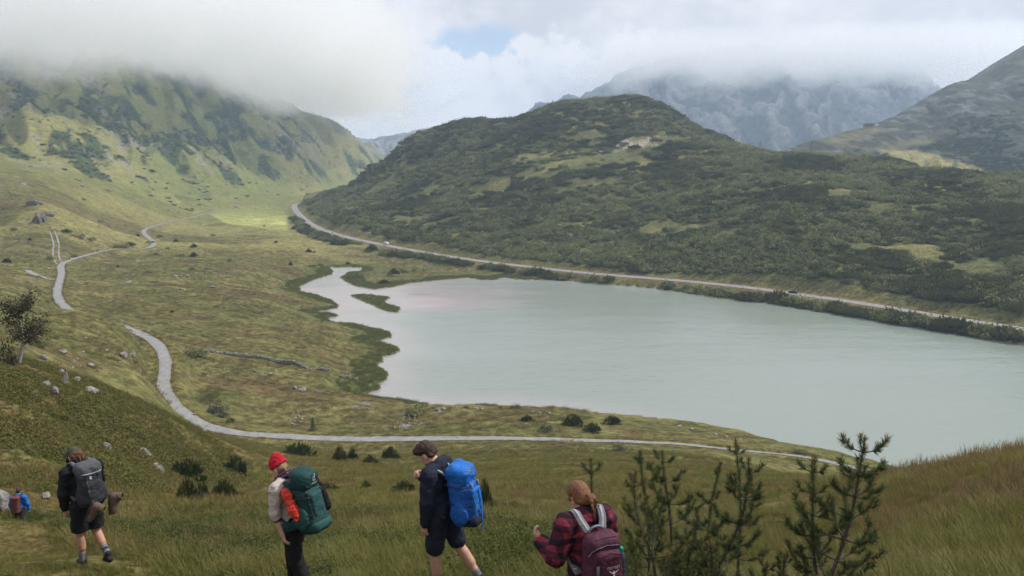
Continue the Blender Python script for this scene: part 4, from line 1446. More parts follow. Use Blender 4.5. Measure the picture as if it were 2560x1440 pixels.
    # hiking boots tied below
    for k, (pos, tx, lb) in enumerate(((V3(-0.085, -0.25, -0.05), 0.62, 'brown hiking boot hanging slanted below the grey backpack'),
                                               (V3(0.17, -0.29, -0.02), 0.12, 'brown hiking boot dangling at the outer side of the grey backpack'))):
        b = bpy.data.objects.new('hiking_boot', None)
        COL.objects.link(b)
        b['label'] = lb; b['category'] = 'boot'; b['group'] = 'boots tied to the grey backpack'
        out = V3(-0.70, -0.71, 0.0)                           # the side of the boot turns outward
        toe = V3(-0.643, 0.766, 0) * tx + V3(0, 0, -1); toe /= np.linalg.norm(toe)
        upv = np.cross(out, toe)
        out = np.cross(toe, upv)
        b.matrix_world = M @ Matrix([[out[i], toe[i], upv[i], pos[i]] for i in range(3)] + [[0, 0, 0, 1]])
        up = solid('boot_upper', [('cap', (0, -0.09, 0.03), (0, 0.12, 0.015), 0.046, 0.042), ('cap', (0, -0.085, 0.03), (0, -0.080, 0.115), 0.048, 0.053), ('cap', (0, -0.04, 0.06), (0, 0.08, 0.03), 0.042, 0.038)],
                   h=0.009, k=0.03, wrinkle=0.004, sub=[('cap', (0, -0.080, 0.12), (0, -0.078, 0.18), 0.036, 0.040)])
        link('boot_upper', up, MATS['leather_brown'], b)
        link('sole', solid('sole', [('box', (0, -0.075, -0.022), (0.042, 0.065, 0.014), None, 0.012), ('box', (0, 0.065, -0.022), (0.047, 0.10, 0.013), None, 0.012)], h=0.007, k=0.02), MATS['sole'], b)
        link('laces', tube('laces', [V3((-1) ** i * 0.018, -0.02 + 0.018 * i, 0.108 - 0.0105 * i) for i in range(7)], [0.0035], 5, 1), MATS['cloth_midgrey'], b)
    return o


# ---------------------------------------------------------------- walker with the red knitted hat
def walker_beanie():
    s = Pose(lean=13, head_pitch=18, head_yaw=8, arms={-1: ((-0.045, -0.01, -0.275), (0.015, -0.085, -0.235), (0.05, -0.30, -0.9), (0.8, -0.6, 0), 22), 1: ((0.05, 0.06, -0.27), (-0.02, 0.15, -0.20), (0, 0.4, -1), (-1, 0, 0), 30)},
             legs={-1: ((0.0, -0.10, -0.42), (0.0, -0.22, -0.36), (0, 0.15, -0.06)), 1: ((0.0, 0.16, -0.41), (0.0, 0.0, -0.43), (0, 0.16, -0.03))})
    hp, hs = head_prims(s, True)
    o, sc = person_root('beanie', 'person', solid('body', body_prims(s, 0.88) + hp, h=0.0090, k=0.02, sub=hs), MATS['skin'],
                        'walker in red knitted hat, cream shirt and black trousers', s.head(0, 0, 0.245))
    eyes(s, o)
    sh = link('shirt', solid('shirt', upper_cloth(s, 0.018, 0.20, arm=1.05, slim=0.9), k=0.03, wrinkle=0.010, seed=12, cuts=[(V3(0, 0, 0.90), V3(0, 0, -1))]), MATS['cloth_cream'], o)
    for sd in (-1, 1):
        w = s.wr[sd] - s.el[sd]; a = s.el[sd] + w * 0.02; b = s.el[sd] + w * 0.26
        link('rolled_cuff', solid('rolled_cuff', [('cap', a, b, 0.056, 0.050)], h=0.009, k=0, wrinkle=0.010, wscale=30, cuts=[(b, w / np.linalg.norm(w))]), MATS['cloth_cream'], sh)
    link('wristband', solid('wristband', [('cap', s.el[-1] + (s.wr[-1] - s.el[-1]) * 0.30, s.el[-1] + (s.wr[-1] - s.el[-1]) * 0.34, 0.042, 0.042)], h=0.007, k=0,
                            cuts=[(s.el[-1] + (s.wr[-1] - s.el[-1]) * 0.40, (s.wr[-1] - s.el[-1]) / 0.24)]), MATS['cloth_black'], o)
    link('trousers', solid('trousers', leg_cloth(s, 0.95, 0.106, 0.084, 0.92, below=True), k=0.03, wrinkle=0.008, seed=14), MATS['cloth_black'], o)
    for sd in (-1, 1):
        link('shoe', solid('shoe', shoe_prims(s, sd), k=0.02), MATS['rubber_dark'], o)
    h = s.head
    hat = link('knitted_hat', solid('knitted_hat', [('ell', h(0, -0.002, 0.165), (0.090, 0.108, 0.092), s.HR), ('ell', h(0, -0.03, 0.225), (0.045, 0.055, 0.045), s.HR)], h=0.008, k=0.04, wrinkle=0.005, cuts=[(h(0, 0, 0.115), s.HR @ V3(0, -0.22, -1))]), MATS['knit_red'], o)
    link('brim', solid('brim', [('ell', h(0, 0.0, 0.138), (0.098, 0.117, 0.060), s.HR)], h=0.008, k=0, wrinkle=0.003,
                       cuts=[(h(0, 0, 0.104), s.HR @ V3(0, -0.22, -1)), (h(0, 0, 0.168), s.HR @ V3(0, 0.22, 1))]), MATS['knit_red'], hat)
    link('hair', solid('hair', [('ell', h(0, -0.035, 0.085), (0.076, 0.066, 0.060), s.HR), ('cap', h(-0.03, -0.075, 0.07), h(-0.02, -0.085, 0.02), 0.022, 0.012)], h=0.008, k=0.02, wrinkle=0.005, wscale=36), MATS['hair_blond'], o)
    link('scarf', solid('scarf', [('ell', s.neck + V3(0, 0.02, 0.045), (0.095, 0.092, 0.055), rot_xyz(-18, 0, 0)), ('ell', s.neck + V3(0, 0.055, 0.00), (0.10, 0.085, 0.055), rot_xyz(-25, 0, 0)), ('ell', s.neck + V3(-0.03, -0.04, 0.05), (0.06, 0.05, 0.035))],
                         h=0.009, k=0.02, wrinkle=0.014, wscale=26, seed=3), MATS['scarf'], o)
    # pack
    r, M = pack_root('tall dark green backpack on the walker in the red hat', o, s, sc, z0=0.89, y0=-0.14)
    body = solid('pack_body', [('box', (0, -0.13, 0.25), (0.155, 0.125, 0.28), None, 0.09), ('box', (0, -0.20, 0.24), (0.120, 0.10, 0.25), None, 0.08), ('box', (0, -0.19, 0.06), (0.150, 0.13, 0.09), None, 0.075)], k=0.04, wrinkle=0.007, seed=18)
    lid = solid('lid', [('box', (0, -0.155, 0.585), (0.145, 0.135, 0.125), rot_xyz(14, 0, 0), 0.095), ('ell', (0, -0.12, 0.66), (0.12, 0.11, 0.075))], k=0.05, wrinkle=0.007, seed=19)
    bo = link('pack_body', body, MATS['cloth_green'], r)
    lo = link('lid', lid, MATS['cloth_green'], r)
    bv = bvh_of(body, lid)
    fp = solid('front_panel', [('box', (0, -0.268, 0.29), (0.092, 0.040, 0.155), None, 0.035)], k=0, wrinkle=0.005, seed=20)
    link('front_panel', fp, MATS['cloth_teal'], r)
    link('base_panel', solid('base_panel', [('box', (0, -0.20, 0.055), (0.155, 0.135, 0.075), None, 0.07)], k=0, wrinkle=0.004), MATS['cloth_teal'], r)
    link('side_pocket', solid('side_pocket', [('ell', (-0.150, -0.13, 0.17), (0.055, 0.115, 0.15))], k=0, wrinkle=0.008, cuts=[(V3(0, 0, 0.27), V3(0, 0.45, 1))]), MATS['cloth_teal'], r)
    link('hip_belt', ribbon_strap('hip_belt', [V3(-0.14, -0.04, 0.10), V3(-0.20, 0.06, 0.09), V3(-0.21, 0.18, 0.08), V3(-0.12, 0.29, 0.07)], 0.10, 0.02, up=(0, 0, 1)), MATS['cloth_green'], r)
    link('hip_belt', ribbon_strap('hip_belt', [V3(0.14, -0.04, 0.10), V3(0.20, 0.06, 0.09), V3(0.21, 0.18, 0.08), V3(0.12, 0.29, 0.07)], 0.10, 0.02, up=(0, 0, 1)), MATS['cloth_green'], r)
    link('side_pouch', solid('side_pouch', [('cap', (0.165, -0.22, 0.46), (0.185, -0.23, 0.20), 0.035, 0.055)], k=0, wrinkle=0.006), MATS['cloth_black'], r)
    for x in (-0.105, 0.105):
        link('webbing', strap_on(bv, [(x, 0.56), (x, 0.46), (x * 1.0, 0.30), (x, 0.16)], 0.016), MATS['buckle'], r)
    for x in (-0.105, 0.105):
        link('buckle', solid('buckle', [('box', on_pack(bv, x, 0.44, 0.008), (0.014, 0.008, 0.024), None, 0.006)], h=0.004, k=0), MATS['buckle'], r)
    for k, zz in enumerate((0.40, 0.20)):
        link('webbing', ribbon_strap('webbing', [V3(-0.10, -0.30, zz), V3(-0.17, -0.24, zz + 0.01), V3(-0.20, -0.12, zz + 0.03), V3(-0.165, -0.02, zz + 0.04)], 0.014, 0.005, up=(0, 0, 1)), MATS['buckle'], r)
    XR = Matrix.Rotation(R(90), 4, 'X')
    link('logo', lay_on(to_back(text_mesh('logo', 'd', 0.105, bold=0.004), Matrix.Translation((0.02, 0, 0.595)) @ XR), bv), MATS['print_white'], lo, label='white letter d printed on the lid')
    link('print', lay_on(to_back(text_mesh('print', 'deuter', 0.034), Matrix.Translation((0.02, 0, 0.54)) @ XR), bv), MATS['print_white'], lo)
    shoulder_straps(r, 'cloth_teal', zt=0.50)
    jk = solid('rain_jacket', [('cap', (-0.195, -0.03, 0.50), (-0.205, -0.09, 0.32), 0.048, 0.052), ('cap', (-0.205, -0.09, 0.32), (-0.195, -0.12, 0.22), 0.052, 0.045), ('ell', (-0.195, -0.02, 0.53), (0.045, 0.05, 0.04))],
               h=0.009, k=0.02, wrinkle=0.017, wscale=22, seed=31)
    loose('rolled_jacket', jk, M, MATS['cloth_orange'], 'orange-red jacket rolled up in the side pocket of the green backpack', 'jacket')
    return o


# ---------------------------------------------------------------- walker with the blue pack
def walker_blue():
    s = Pose(lean=8, head_pitch=34, head_yaw=6, arms={-1: ((-0.06, -0.005, -0.285), (0.03, 0.05, -0.255), (0.03, 0.10, -1), (1, -0.2, 0), 24), 1: ((0.03, 0.07, -0.27), (-0.10, 0.19, 0.10), (-0.6, 0.4, 0.4), (-0.4, -0.8, 0.2), 60)},
             legs={-1: ((0.0, 0.05, -0.435), (0.0, -0.03, -0.42), (0, 0.16, -0.03)), 1: ((0.0, -0.17, -0.40), (0.0, -0.25, -0.33), (0, 0.14, -0.08))})
    hp, hs = head_prims(s)
    o, sc = person_root('blue', 'person', solid('body', body_prims(s) + hp, h=0.0090, k=0.02, sub=hs), MATS['skin'],
                        'dark-haired walker in navy jacket and shorts carrying the blue backpack', s.head(0, -0.01, 0.235))
    eyes(s, o)
    jk = link('jacket', solid('jacket', upper_cloth(s, 0.024, 0.95, arm=1.10), k=0.03, wrinkle=0.010, seed=22, cuts=[(V3(0, 0, 0.80), V3(0, 0, -1))]), MATS['cloth_navy'], o)
    link('collar', solid('collar', [('cap', s.neck + V3(0, -0.005, -0.03), s.neck + V3(0, 0.012, 0.045), 0.086, 0.078)], h=0.008, k=0, sub=[('cap', s.neck + V3(0, 0.02, 0.0), s.neck + V3(0, 0.035, 0.12), 0.064, 0.070)], cuts=[(s.neck + V3(0, 0, 0.05), V3(0, 0.25, 1))], wrinkle=0.003), MATS['cloth_navy'], jk)
    link('shorts', solid('shorts', leg_cloth(s, 0.78, 0.118, 0.104), k=0.03, wrinkle=0.008, seed=24), MATS['cloth_navy'], o)
    for sd in (-1, 1):
        link('sock', solid('sock', [('cap', s.an[sd] + (s.kn[sd] - s.an[sd]) * 0.25, s.an[sd], 0.046, 0.042)], k=0, wrinkle=0.004), MATS['cloth_midgrey'], o)
        link('shoe', solid('shoe', shoe_prims(s, sd), k=0.02), MATS['rubber_dark'], o)
    h = s.head
    link('hair', solid('hair', [('ell', h(0, 0.000, 0.158), (0.088, 0.106, 0.086), s.HR), ('ell', h(0, -0.035, 0.115), (0.083, 0.080, 0.095), s.HR), ('cap', h(-0.045, 0.080, 0.190), h(0.045, 0.085, 0.185), 0.034, 0.034), ('cap', h(-0.06, -0.05, 0.06), h(0.06, -0.05, 0.06), 0.03, 0.03)],
                        h=0.008, k=0.025, wrinkle=0.008, wscale=30, seed=5, sub=[('ell', h(0, 0.115, 0.065), (0.105, 0.105, 0.088), s.HR), ('ell', h(-0.088, 0.012, 0.078), (0.030, 0.030, 0.040), s.HR), ('ell', h(0.088, 0.012, 0.078), (0.030, 0.030, 0.040), s.HR)]), MATS['hair_dark'], o)
    r, M = pack_root('bright blue backpack with grey zip on the dark-haired walker', o, s, sc, z0=0.86, y0=-0.15)
    body = solid('pack_body', [('box', (0, -0.13, 0.26), (0.150, 0.120, 0.27), None, 0.09), ('box', (0, -0.21, 0.24), (0.115, 0.09, 0.22), None, 0.075), ('ell', (-0.15, -0.13, 0.13), (0.035, 0.09, 0.13)), ('ell', (0.15, -0.13, 0.13), (0.035, 0.09, 0.13))], k=0.035, wrinkle=0.008, seed=28)
    lid = solid('lid', [('box', (0, -0.145, 0.545), (0.148, 0.14, 0.105), rot_xyz(22, 0, 0), 0.08)], k=0.04, wrinkle=0.009, seed=29)
    link('pack_body', body, MATS['cloth_blue'], r)
    lo = link('lid', lid, MATS['cloth_bluelight'], r)
    bv = bvh_of(body, lid)
    link('zip', strap_on(bv, [(-0.10, 0.60), (0.0, 0.565), (0.10, 0.60)], 0.020, up=(0, 0, 1), name='zip'), MATS['zip_grey'], lo)
    link('base_panel', solid('base_panel', [('box', (0, -0.20, 0.035), (0.135, 0.125, 0.055), None, 0.05)], k=0), MATS['cloth_navy'], r)
    link('front_pocket', solid('front_pocket', [('box', (0, -0.285, 0.26), (0.095, 0.035, 0.135), None, 0.032)], k=0, wrinkle=0.006), MATS['cloth_bluelight'], r)
    link('side_pocket', solid('side_pocket', [('ell', (-0.150, -0.14, 0.13), (0.045, 0.105, 0.13))], k=0, wrinkle=0.006, cuts=[(V3(0, 0, 0.19), V3(0, 0.5, 1))]), MATS['cloth_blue'], r)
    bv2 = bvh_of(body, lid)
    for x in (-0.06, 0.06):
        link('webbing', strap_on(bv2, [(x, 0.47), (x, 0.30), (x, 0.05), (x, -0.005)], 0.018, off=0.042 if False else 0.003), MATS['cloth_bluelight'], r)
        link('buckle', solid('buckle', [('box', on_pack(bv2, x, 0.425, 0.010), (0.014, 0.009, 0.026), None, 0.006)], h=0.004, k=0), MATS['zip_grey'], r)
    link('hanging_strap', ribbon_strap('hanging_strap', [V3(0.02, -0.325, 0.36), V3(0.025, -0.335, 0.2), V3(0.02, -0.325, 0.05), V3(0.02, -0.31, -0.10)], 0.022, 0.005), MATS['cloth_bluelight'], r)
    link('piping', ribbon_strap('piping', [V3(-0.10, -0.31, 0.34), V3(-0.07, -0.325, 0.16), V3(-0.12, -0.25, 0.06), V3(-0.17, -0.12, 0.10)], 0.008, 0.006), MATS['zip_grey'], r)
    shoulder_straps(r, 'cloth_navy', zt=0.50, m2='cloth_lightgrey')
    for k, zz in enumerate((0.42, 0.22)):
        link('webbing', ribbon_strap('webbing', [V3(-0.09, -0.29, zz), V3(-0.16, -0.22, zz + 0.01), V3(-0.175, -0.12, zz + 0.03), V3(-0.15, -0.02, zz + 0.05)], 0.012, 0.005, up=(0, 0, 1)), MATS['buckle'], r)
    return o


# ---------------------------------------------------------------- walker in the plaid shirt
def walker_plaid():
    s = Pose(lean=9, head_pitch=22, head_yaw=14, arms={-1: ((-0.11, -0.01, -0.26), (-0.045, 0.19, 0.05), (-0.25, 0.55, 0.55), (0.75, -0.1, 0.6), 42), 1: ((0.08, 0.03, -0.26), (-0.10, 0.20, -0.02), (-0.6, 0.6, 0.1), (0, -0.3, 1), 35)},
             legs={-1: ((0.0, 0.05, -0.43), (0.0, -0.03, -0.42), (0, 0.16, -0.03)), 1: ((0.0, -0.10, -0.42), (0.0, -0.22, -0.36), (0, 0.15, -0.06))})
    hp, hs = head_prims(s, True)
    o, sc = person_root('plaid', 'person', solid('body', body_prims(s, 0.9) + hp, h=0.0085, k=0.02, sub=hs), MATS['skin'],
                        'walker with auburn hair bun and red-and-black plaid shirt, seen from behind', s.head(0, -0.01, 0.235))
    eyes(s, o)
    sh = link('plaid_shirt', solid('plaid_shirt', upper_cloth(s, 0.028, 0.95, arm=1.25, slim=0.95), k=0.035, wrinkle=0.012, seed=32, cuts=[(V3(0, 0, 0.78), V3(0, 0, -1))]), MATS['plaid'], o)
    link('collar', solid('collar', [('cap', s.neck + V3(0, -0.005, -0.02), s.neck + V3(0, 0.010, 0.040), 0.080, 0.070)], h=0.008, k=0, cuts=[(s.neck + V3(0, 0, 0.045), V3(0, 0.2, 1))], wrinkle=0.004), MATS['plaid'], sh)
    link('trousers', solid('trousers', leg_cloth(s, 0.95, 0.105, 0.075, 0.95, below=True), k=0.03, wrinkle=0.008, seed=34), MATS['cloth_darkgrey'], o)
    for sd in (-1, 1):
        link('shoe', solid('shoe', shoe_prims(s, sd), k=0.02), MATS['rubber_dark'], o)
    h = s.head
    hr = link('hair', solid('hair', [('ell', h(0, -0.002, 0.150), (0.086, 0.106, 0.090), s.HR), ('ell', h(0, -0.045, 0.100), (0.082, 0.076, 0.090), s.HR), ('cap', h(0.0, -0.07, 0.06), h(0.01, -0.105, 0.03), 0.045, 0.03), ('cap', h(-0.06, 0.04, 0.10), h(-0.05, -0.05, 0.06), 0.03, 0.03),
                                     ('cap', h(0.06, 0.04, 0.10), h(0.05, -0.05, 0.06), 0.03, 0.03)],
                             h=0.008, k=0.02, wrinkle=0.003, wscale=40, seed=7, sub=[('ell', h(0, 0.120, 0.070), (0.100, 0.098, 0.090), s.HR)]), MATS['hair_auburn'], o)
    link('bun', solid('bun', [('ell', h(0.012, -0.125, 0.055), (0.042, 0.035, 0.040), s.HR), ('cap', h(-0.01, -0.13, 0.075), h(0.04, -0.125, 0.035), 0.018, 0.016), ('cap', h(0.045, -0.125, 0.075), h(0.0, -0.14, 0.03), 0.015, 0.014)], h=0.007, k=0.012, wrinkle=0.010, wscale=40), MATS['hair_auburn'], hr)
    rng = random.Random(5)
    for i in range(9):
        a = h(0.012 + rng.uniform(-0.035, 0.05), -0.12, 0.05 + rng.uniform(-0.02, 0.03))
        b = a + V3(rng.uniform(-0.02, 0.07), rng.uniform(-0.05, 0.0), -rng.uniform(0.04, 0.15))
        c = b + V3(rng.uniform(-0.02, 0.05), rng.uniform(-0.02, 0.01), -rng.uniform(0.02, 0.07))
        link('strand', tube('strand', [a, (a + b) / 2 + V3(rng.uniform(-.01, .02), -0.012, 0.01), b, c], [0.007, 0.005, 0.002], 5, 2), MATS['hair_auburn'], hr)
    for i in range(7):
        a = h(rng.uniform(-0.06, 0.05), rng.uniform(-0.06, 0.02), 0.225)
        link('strand', tube('strand', [a, a + V3(rng.uniform(-.02, .02), 0, 0.018), a + V3(rng.uniform(-.04, .04), rng.uniform(-.03, .03), rng.uniform(0.0, 0.03))], [0.002, 0.001], 4, 2), MATS['hair_auburn'], hr)
    r, M = pack_root('maroon daypack worn over the plaid shirt', o, s, sc, z0=0.945, y0=-0.165)
    body = solid('pack_body', [('box', (0, -0.10, 0.21), (0.158, 0.10, 0.245), None, 0.085), ('ell', (-0.15, -0.09, 0.10), (0.03, 0.07, 0.13)), ('ell', (0.15, -0.09, 0.10), (0.03, 0.07, 0.13)), ('box', (0, -0.12, 0.39), (0.140, 0.085, 0.065), rot_xyz(18, 0, 0), 0.055)], k=0.035, wrinkle=0.006, seed=38)
    link('pack_body', body, MATS['cloth_plum'], r)
    fr = solid('front_pocket', [('box', (0, -0.185, 0.15), (0.128, 0.062, 0.195), rot_xyz(4, 0, 0), 0.058)], k=0.03, wrinkle=0.006, seed=39)
    fo = link('front_pocket', fr, MATS['cloth_maroon'], r)
    bv = bvh_of(body, fr)
    link('zip', strap_on(bv, [(-0.150, 0.30), (-0.135, 0.345), (-0.10, 0.372), (0.0, 0.385), (0.10, 0.372), (0.135, 0.345), (0.150, 0.30)], 0.010, up=(0, -1, 0.2), name='zip'), MATS['zip_grey'], r)
    link('zip', strap_on(bv, [(-0.12, 0.24), (-0.10, 0.305), (0.0, 0.33), (0.10, 0.305), (0.12, 0.24)], 0.008, up=(0, -1, 0.2), name='zip'), MATS['cloth_maroon'], fo)
    link('zip', strap_on(bv, [(-0.10, 0.435), (0.0, 0.442), (0.10, 0.435)], 0.009, up=(0, 0, 1), name='zip'), MATS['cloth_maroon'], r)
    link('side_strip', strap_on(bv, [(-0.108, 0.24), (-0.112, 0.1), (-0.10, 0.0)], 0.040, up=(1, 0, 0), name='side_strip'), MATS['zip_grey'], fo)
    XR = Matrix.Rotation(R(90), 4, 'X')
    link('print', lay_on(to_back(text_mesh('print', 'OSPREY', 0.034, bold=0.0006, spacing=1.1), Matrix.Translation((0.025, 0, 0.205)) @ XR), bv), MATS['print_white'], fo, label='white lettering above the bird emblem')
    # bird emblem: spread wings and a small head
    bmx = bmesh.new()
    for sd in (-1, 1):
        out = [(0.0, 0.150), (0.012, 0.156), (0.026, 0.163), (0.040, 0.176), (0.046, 0.188), (0.038, 0.181), (0.030, 0.174), (0.020, 0.170), (0.010, 0.164), (0.0, 0.162)]
        for a in range(len(out) // 2 - 1):
            pass
        vs = [bmx.verts.new((0.025 + sd * x, 0, z)) for x, z in out]
        n_ = len(vs)
        for a in range(n_ // 2 - 1):
            q = [vs[a], vs[a + 1], vs[n_ - 2 - a], vs[n_ - 1 - a]]
            bmx.faces.new(q if sd > 0 else q[::-1])
    vs = [bmx.verts.new((0.025 + x, 0, z)) for x, z in [(-0.010, 0.138), (0.010, 0.138), (0.0, 0.150)]]
    bmx.faces.new(vs)
    vs = [bmx.verts.new((0.025 + x, 0, z)) for x, z in [(-0.005, 0.163), (0.005, 0.163), (0.009, 0.172), (0.002, 0.178), (-0.005, 0.172)]]
    bmx.faces.new(vs)
    em = bpy.data.meshes.new('emblem'); bmx.to_mesh(em); bmx.free()
    link('emblem', lay_on(em, bv, 0.004), MATS['print_white'], fo, label='white bird emblem with spread wings')
    link('zip_pull', tube('zip_pull', [on_pack(bv, 0.01, 0.125), on_pack(bv, 0.03, 0.11), on_pack(bv, 0.05, 0.095)], [0.004], 5, 1), MATS['print_white'], fo)
    link('grab_handle', ribbon_strap('grab_handle', [V3(-0.07, -0.03, 0.455), V3(-0.045, -0.045, 0.495), V3(0, -0.05, 0.505), V3(0.045, -0.045, 0.495), V3(0.07, -0.03, 0.455)], 0.022, 0.010, up=(0, 1, 0.3)), MATS['zip_grey'], r)
    shoulder_straps(r, 'cloth_midgrey', width=0.07, zt=0.46, spread=0.12, top=0.622, m2='cloth_lightgrey')
    b = bpy.data.objects.new('water_bottle', None)
    COL.objects.link(b)
    b['label'] = 'dark water bottle with green cap in the maroon daypack side pocket'; b['category'] = 'bottle'
    b.matrix_world = M @ Matrix.Translation((0.190, -0.10, 0.02))
    link('bottle_body', solid('bottle_body', [('cap', (0, 0, 0.0), (0, 0, 0.20), 0.036, 0.036), ('cap', (0, 0, 0.2), (0, 0, 0.245), 0.030, 0.020)], h=0.007, k=0.01), MATS['bottle_dark'], b)
    link('bottle_cap', solid('bottle_cap', [('box', (0, 0, 0.262), (0.023, 0.023, 0.022), None, 0.014)], h=0.006, k=0), MATS['cap_green'], b)
    return o


# ---------------------------------------------------------------- walker further down the slope
def walker_far():
    s = Pose(lean=6, head_pitch=12, arms={-1: ((-0.09, 0.0, -0.27), (-0.01, 0.10, -0.23), (0, 0.3, -1), (1, 0, 0), 25), 1: ((0.09, 0.0, -0.27), (0.02, 0.06, -0.25), (0, 0.2, -1), (-1, 0, 0), 25)},
             legs={-1: ((0.0, 0.05, -0.43), (0.0, -0.03, -0.42), (0, 0.16, -0.03)), 1: ((0.0, -0.10, -0.42), (0.0, -0.22, -0.36), (0, 0.15, -0.06))})
    hp, hs = head_prims(s)
    o, sc = person_root('far', 'person', solid('body', body_prims(s) + hp, h=0.014, k=0.02, sub=hs), MATS['skin'], 'walker in bright blue jacket further down the slope', s.head(0, -0.01, 0.235))
    link('jacket', solid('jacket', upper_cloth(s, 0.026, 0.95, arm=1.15), h=0.016, k=0.035, wrinkle=0.012, seed=42, cuts=[(V3(0, 0, 0.84), V3(0, 0, -1))]), MATS['cloth_jacketblue'], o)
    link('trousers', solid('trousers', leg_cloth(s, 0.95, 0.108, 0.078, below=True), h=0.016, k=0.03), MATS['cloth_darkgrey'], o)
    h = s.head
    link('hair', solid('hair', [('ell', h(0, -0.005, 0.155), (0.088, 0.106, 0.086), s.HR), ('ell', h(0, -0.035, 0.11), (0.083, 0.080, 0.09), s.HR)], h=0.012, k=0.02, wrinkle=0.006, sub=[('ell', h(0, 0.12, 0.07), (0.10, 0.10, 0.09), s.HR)]), MATS['hair_dark'], o)
    for sd in (-1, 1):
        link('shoe', solid('shoe', shoe_prims(s, sd), h=0.014, k=0.02), MATS['rubber_dark'], o)
    r, M = pack_root('rust-brown backpack on the walker in the blue jacket', o, s, sc)
    link('pack_body', solid('pack_body', [('box', (0, -0.12, 0.24), (0.14, 0.11, 0.28), None, 0.08)], h=0.014, k=0, wrinkle=0.008), MATS['cloth_rust'], r)
    link('lid', solid('lid', [('box', (0, -0.12, 0.53), (0.145, 0.12, 0.07), rot_xyz(12, 0, 0), 0.06)], h=0.014, k=0, wrinkle=0.008), MATS['cloth_rust'], r)
    shoulder_straps(r, 'cloth_darkgrey')
    return o


WALKERS = [f() for f in (walker_cap, walker_beanie, walker_blue, walker_plaid, walker_far)]
print('WALKERS feet', [(round(o.location.x, 2), round(o.location.y, 2), round(o.location.z, 2), round(float(grid_h(o.location.x, o.location.y)), 2)) for o in WALKERS])


# ------------------------------------------------------------------ plants: materials
def leaf_shader(t, col, rough=0.7, trans=0.35, spec=0.2):
    d = t.n('ShaderNodeBsdfPrincipled')
    t.put(d, 'Base Color', col); t.put(d, 'Roughness', rough); t.put(d, 'Specular IOR Level', spec)
    tr = t.n('ShaderNodeBsdfTranslucent'); t.put(tr, 'Color', col)
    mx = t.n('ShaderNodeMixShader', i={0: trans, 1: d.outputs[0], 2: tr.outputs[0]})
    t.n('ShaderNodeOutputMaterial', i={0: mx})


def m_leaves(c1, c2, c3, scale=0.02, trans=0.25, spec=0.15):
    def fn(t):
        rnd = t.n('ShaderNodeObjectInfo').outputs['Random']
        pos = t.n('ShaderNodeNewGeometry').outputs['Position']
        a = t.noise(pos, scale, 3.0, 0.6); b = t.noise(pos, 1.3, 3.0, 0.6)
        f = t.math('ADD', t.math('MULTIPLY', rnd, 0.45), t.math('ADD', t.math('MULTIPLY', a, 0.6), t.math('MULTIPLY', b, 0.25)))
        c = t.mix(t.ramp(f, 0.35, 0.70), c1, c2)
        c = t.mix(t.ramp(f, 0.68, 0.98), c, c3)
        leaf_shader(t, c, 0.75, trans, spec)
    return fn


def m_grass(palette, scale=0.09, trans=0.35):
    def fn(t):
        rnd = t.n('ShaderNodeObjectInfo').outputs['Random']
        pos = t.n('ShaderNodeNewGeometry').outputs['Position']
        tip = t.n('ShaderNodeAttribute', attribute_name='tip').outputs['Fac']
        a = t.noise(pos, scale, 4.0, 0.6); b = t.noise(t.vmath('ADD', pos, (31, 7, 3)), scale * 2.4, 4.0, 0.6)
        g = t.mix(t.ramp(a, 0.40, 0.60), palette[0], palette[1])
        g = t.mix(t.ramp(b, 0.50, 0.64), g, palette[2])
        g = t.mix(t.math('MULTIPLY', t.ramp(rnd, 0.55, 1.0), 0.75), g, palette[3])
        g = t.mix(t.math('MULTIPLY', tip, 0.45), g, palette[4])
        leaf_shader(t, g, 0.6, trans, 0.25)
    return fn


def m_bark(c1, c2):
    def fn(t):
        pos = t.n('ShaderNodeNewGeometry').outputs['Position']
        a = t.noise(t.vmath('MULTIPLY', pos, (1, 1, 0.35)), 40.0, 4.0, 0.65)
        principled(t, t.mix(t.ramp(a, 0.3, 0.7), c1, c2), 0.9, 0.15, bump(t, a, 0.6, 0.01))
    return fn


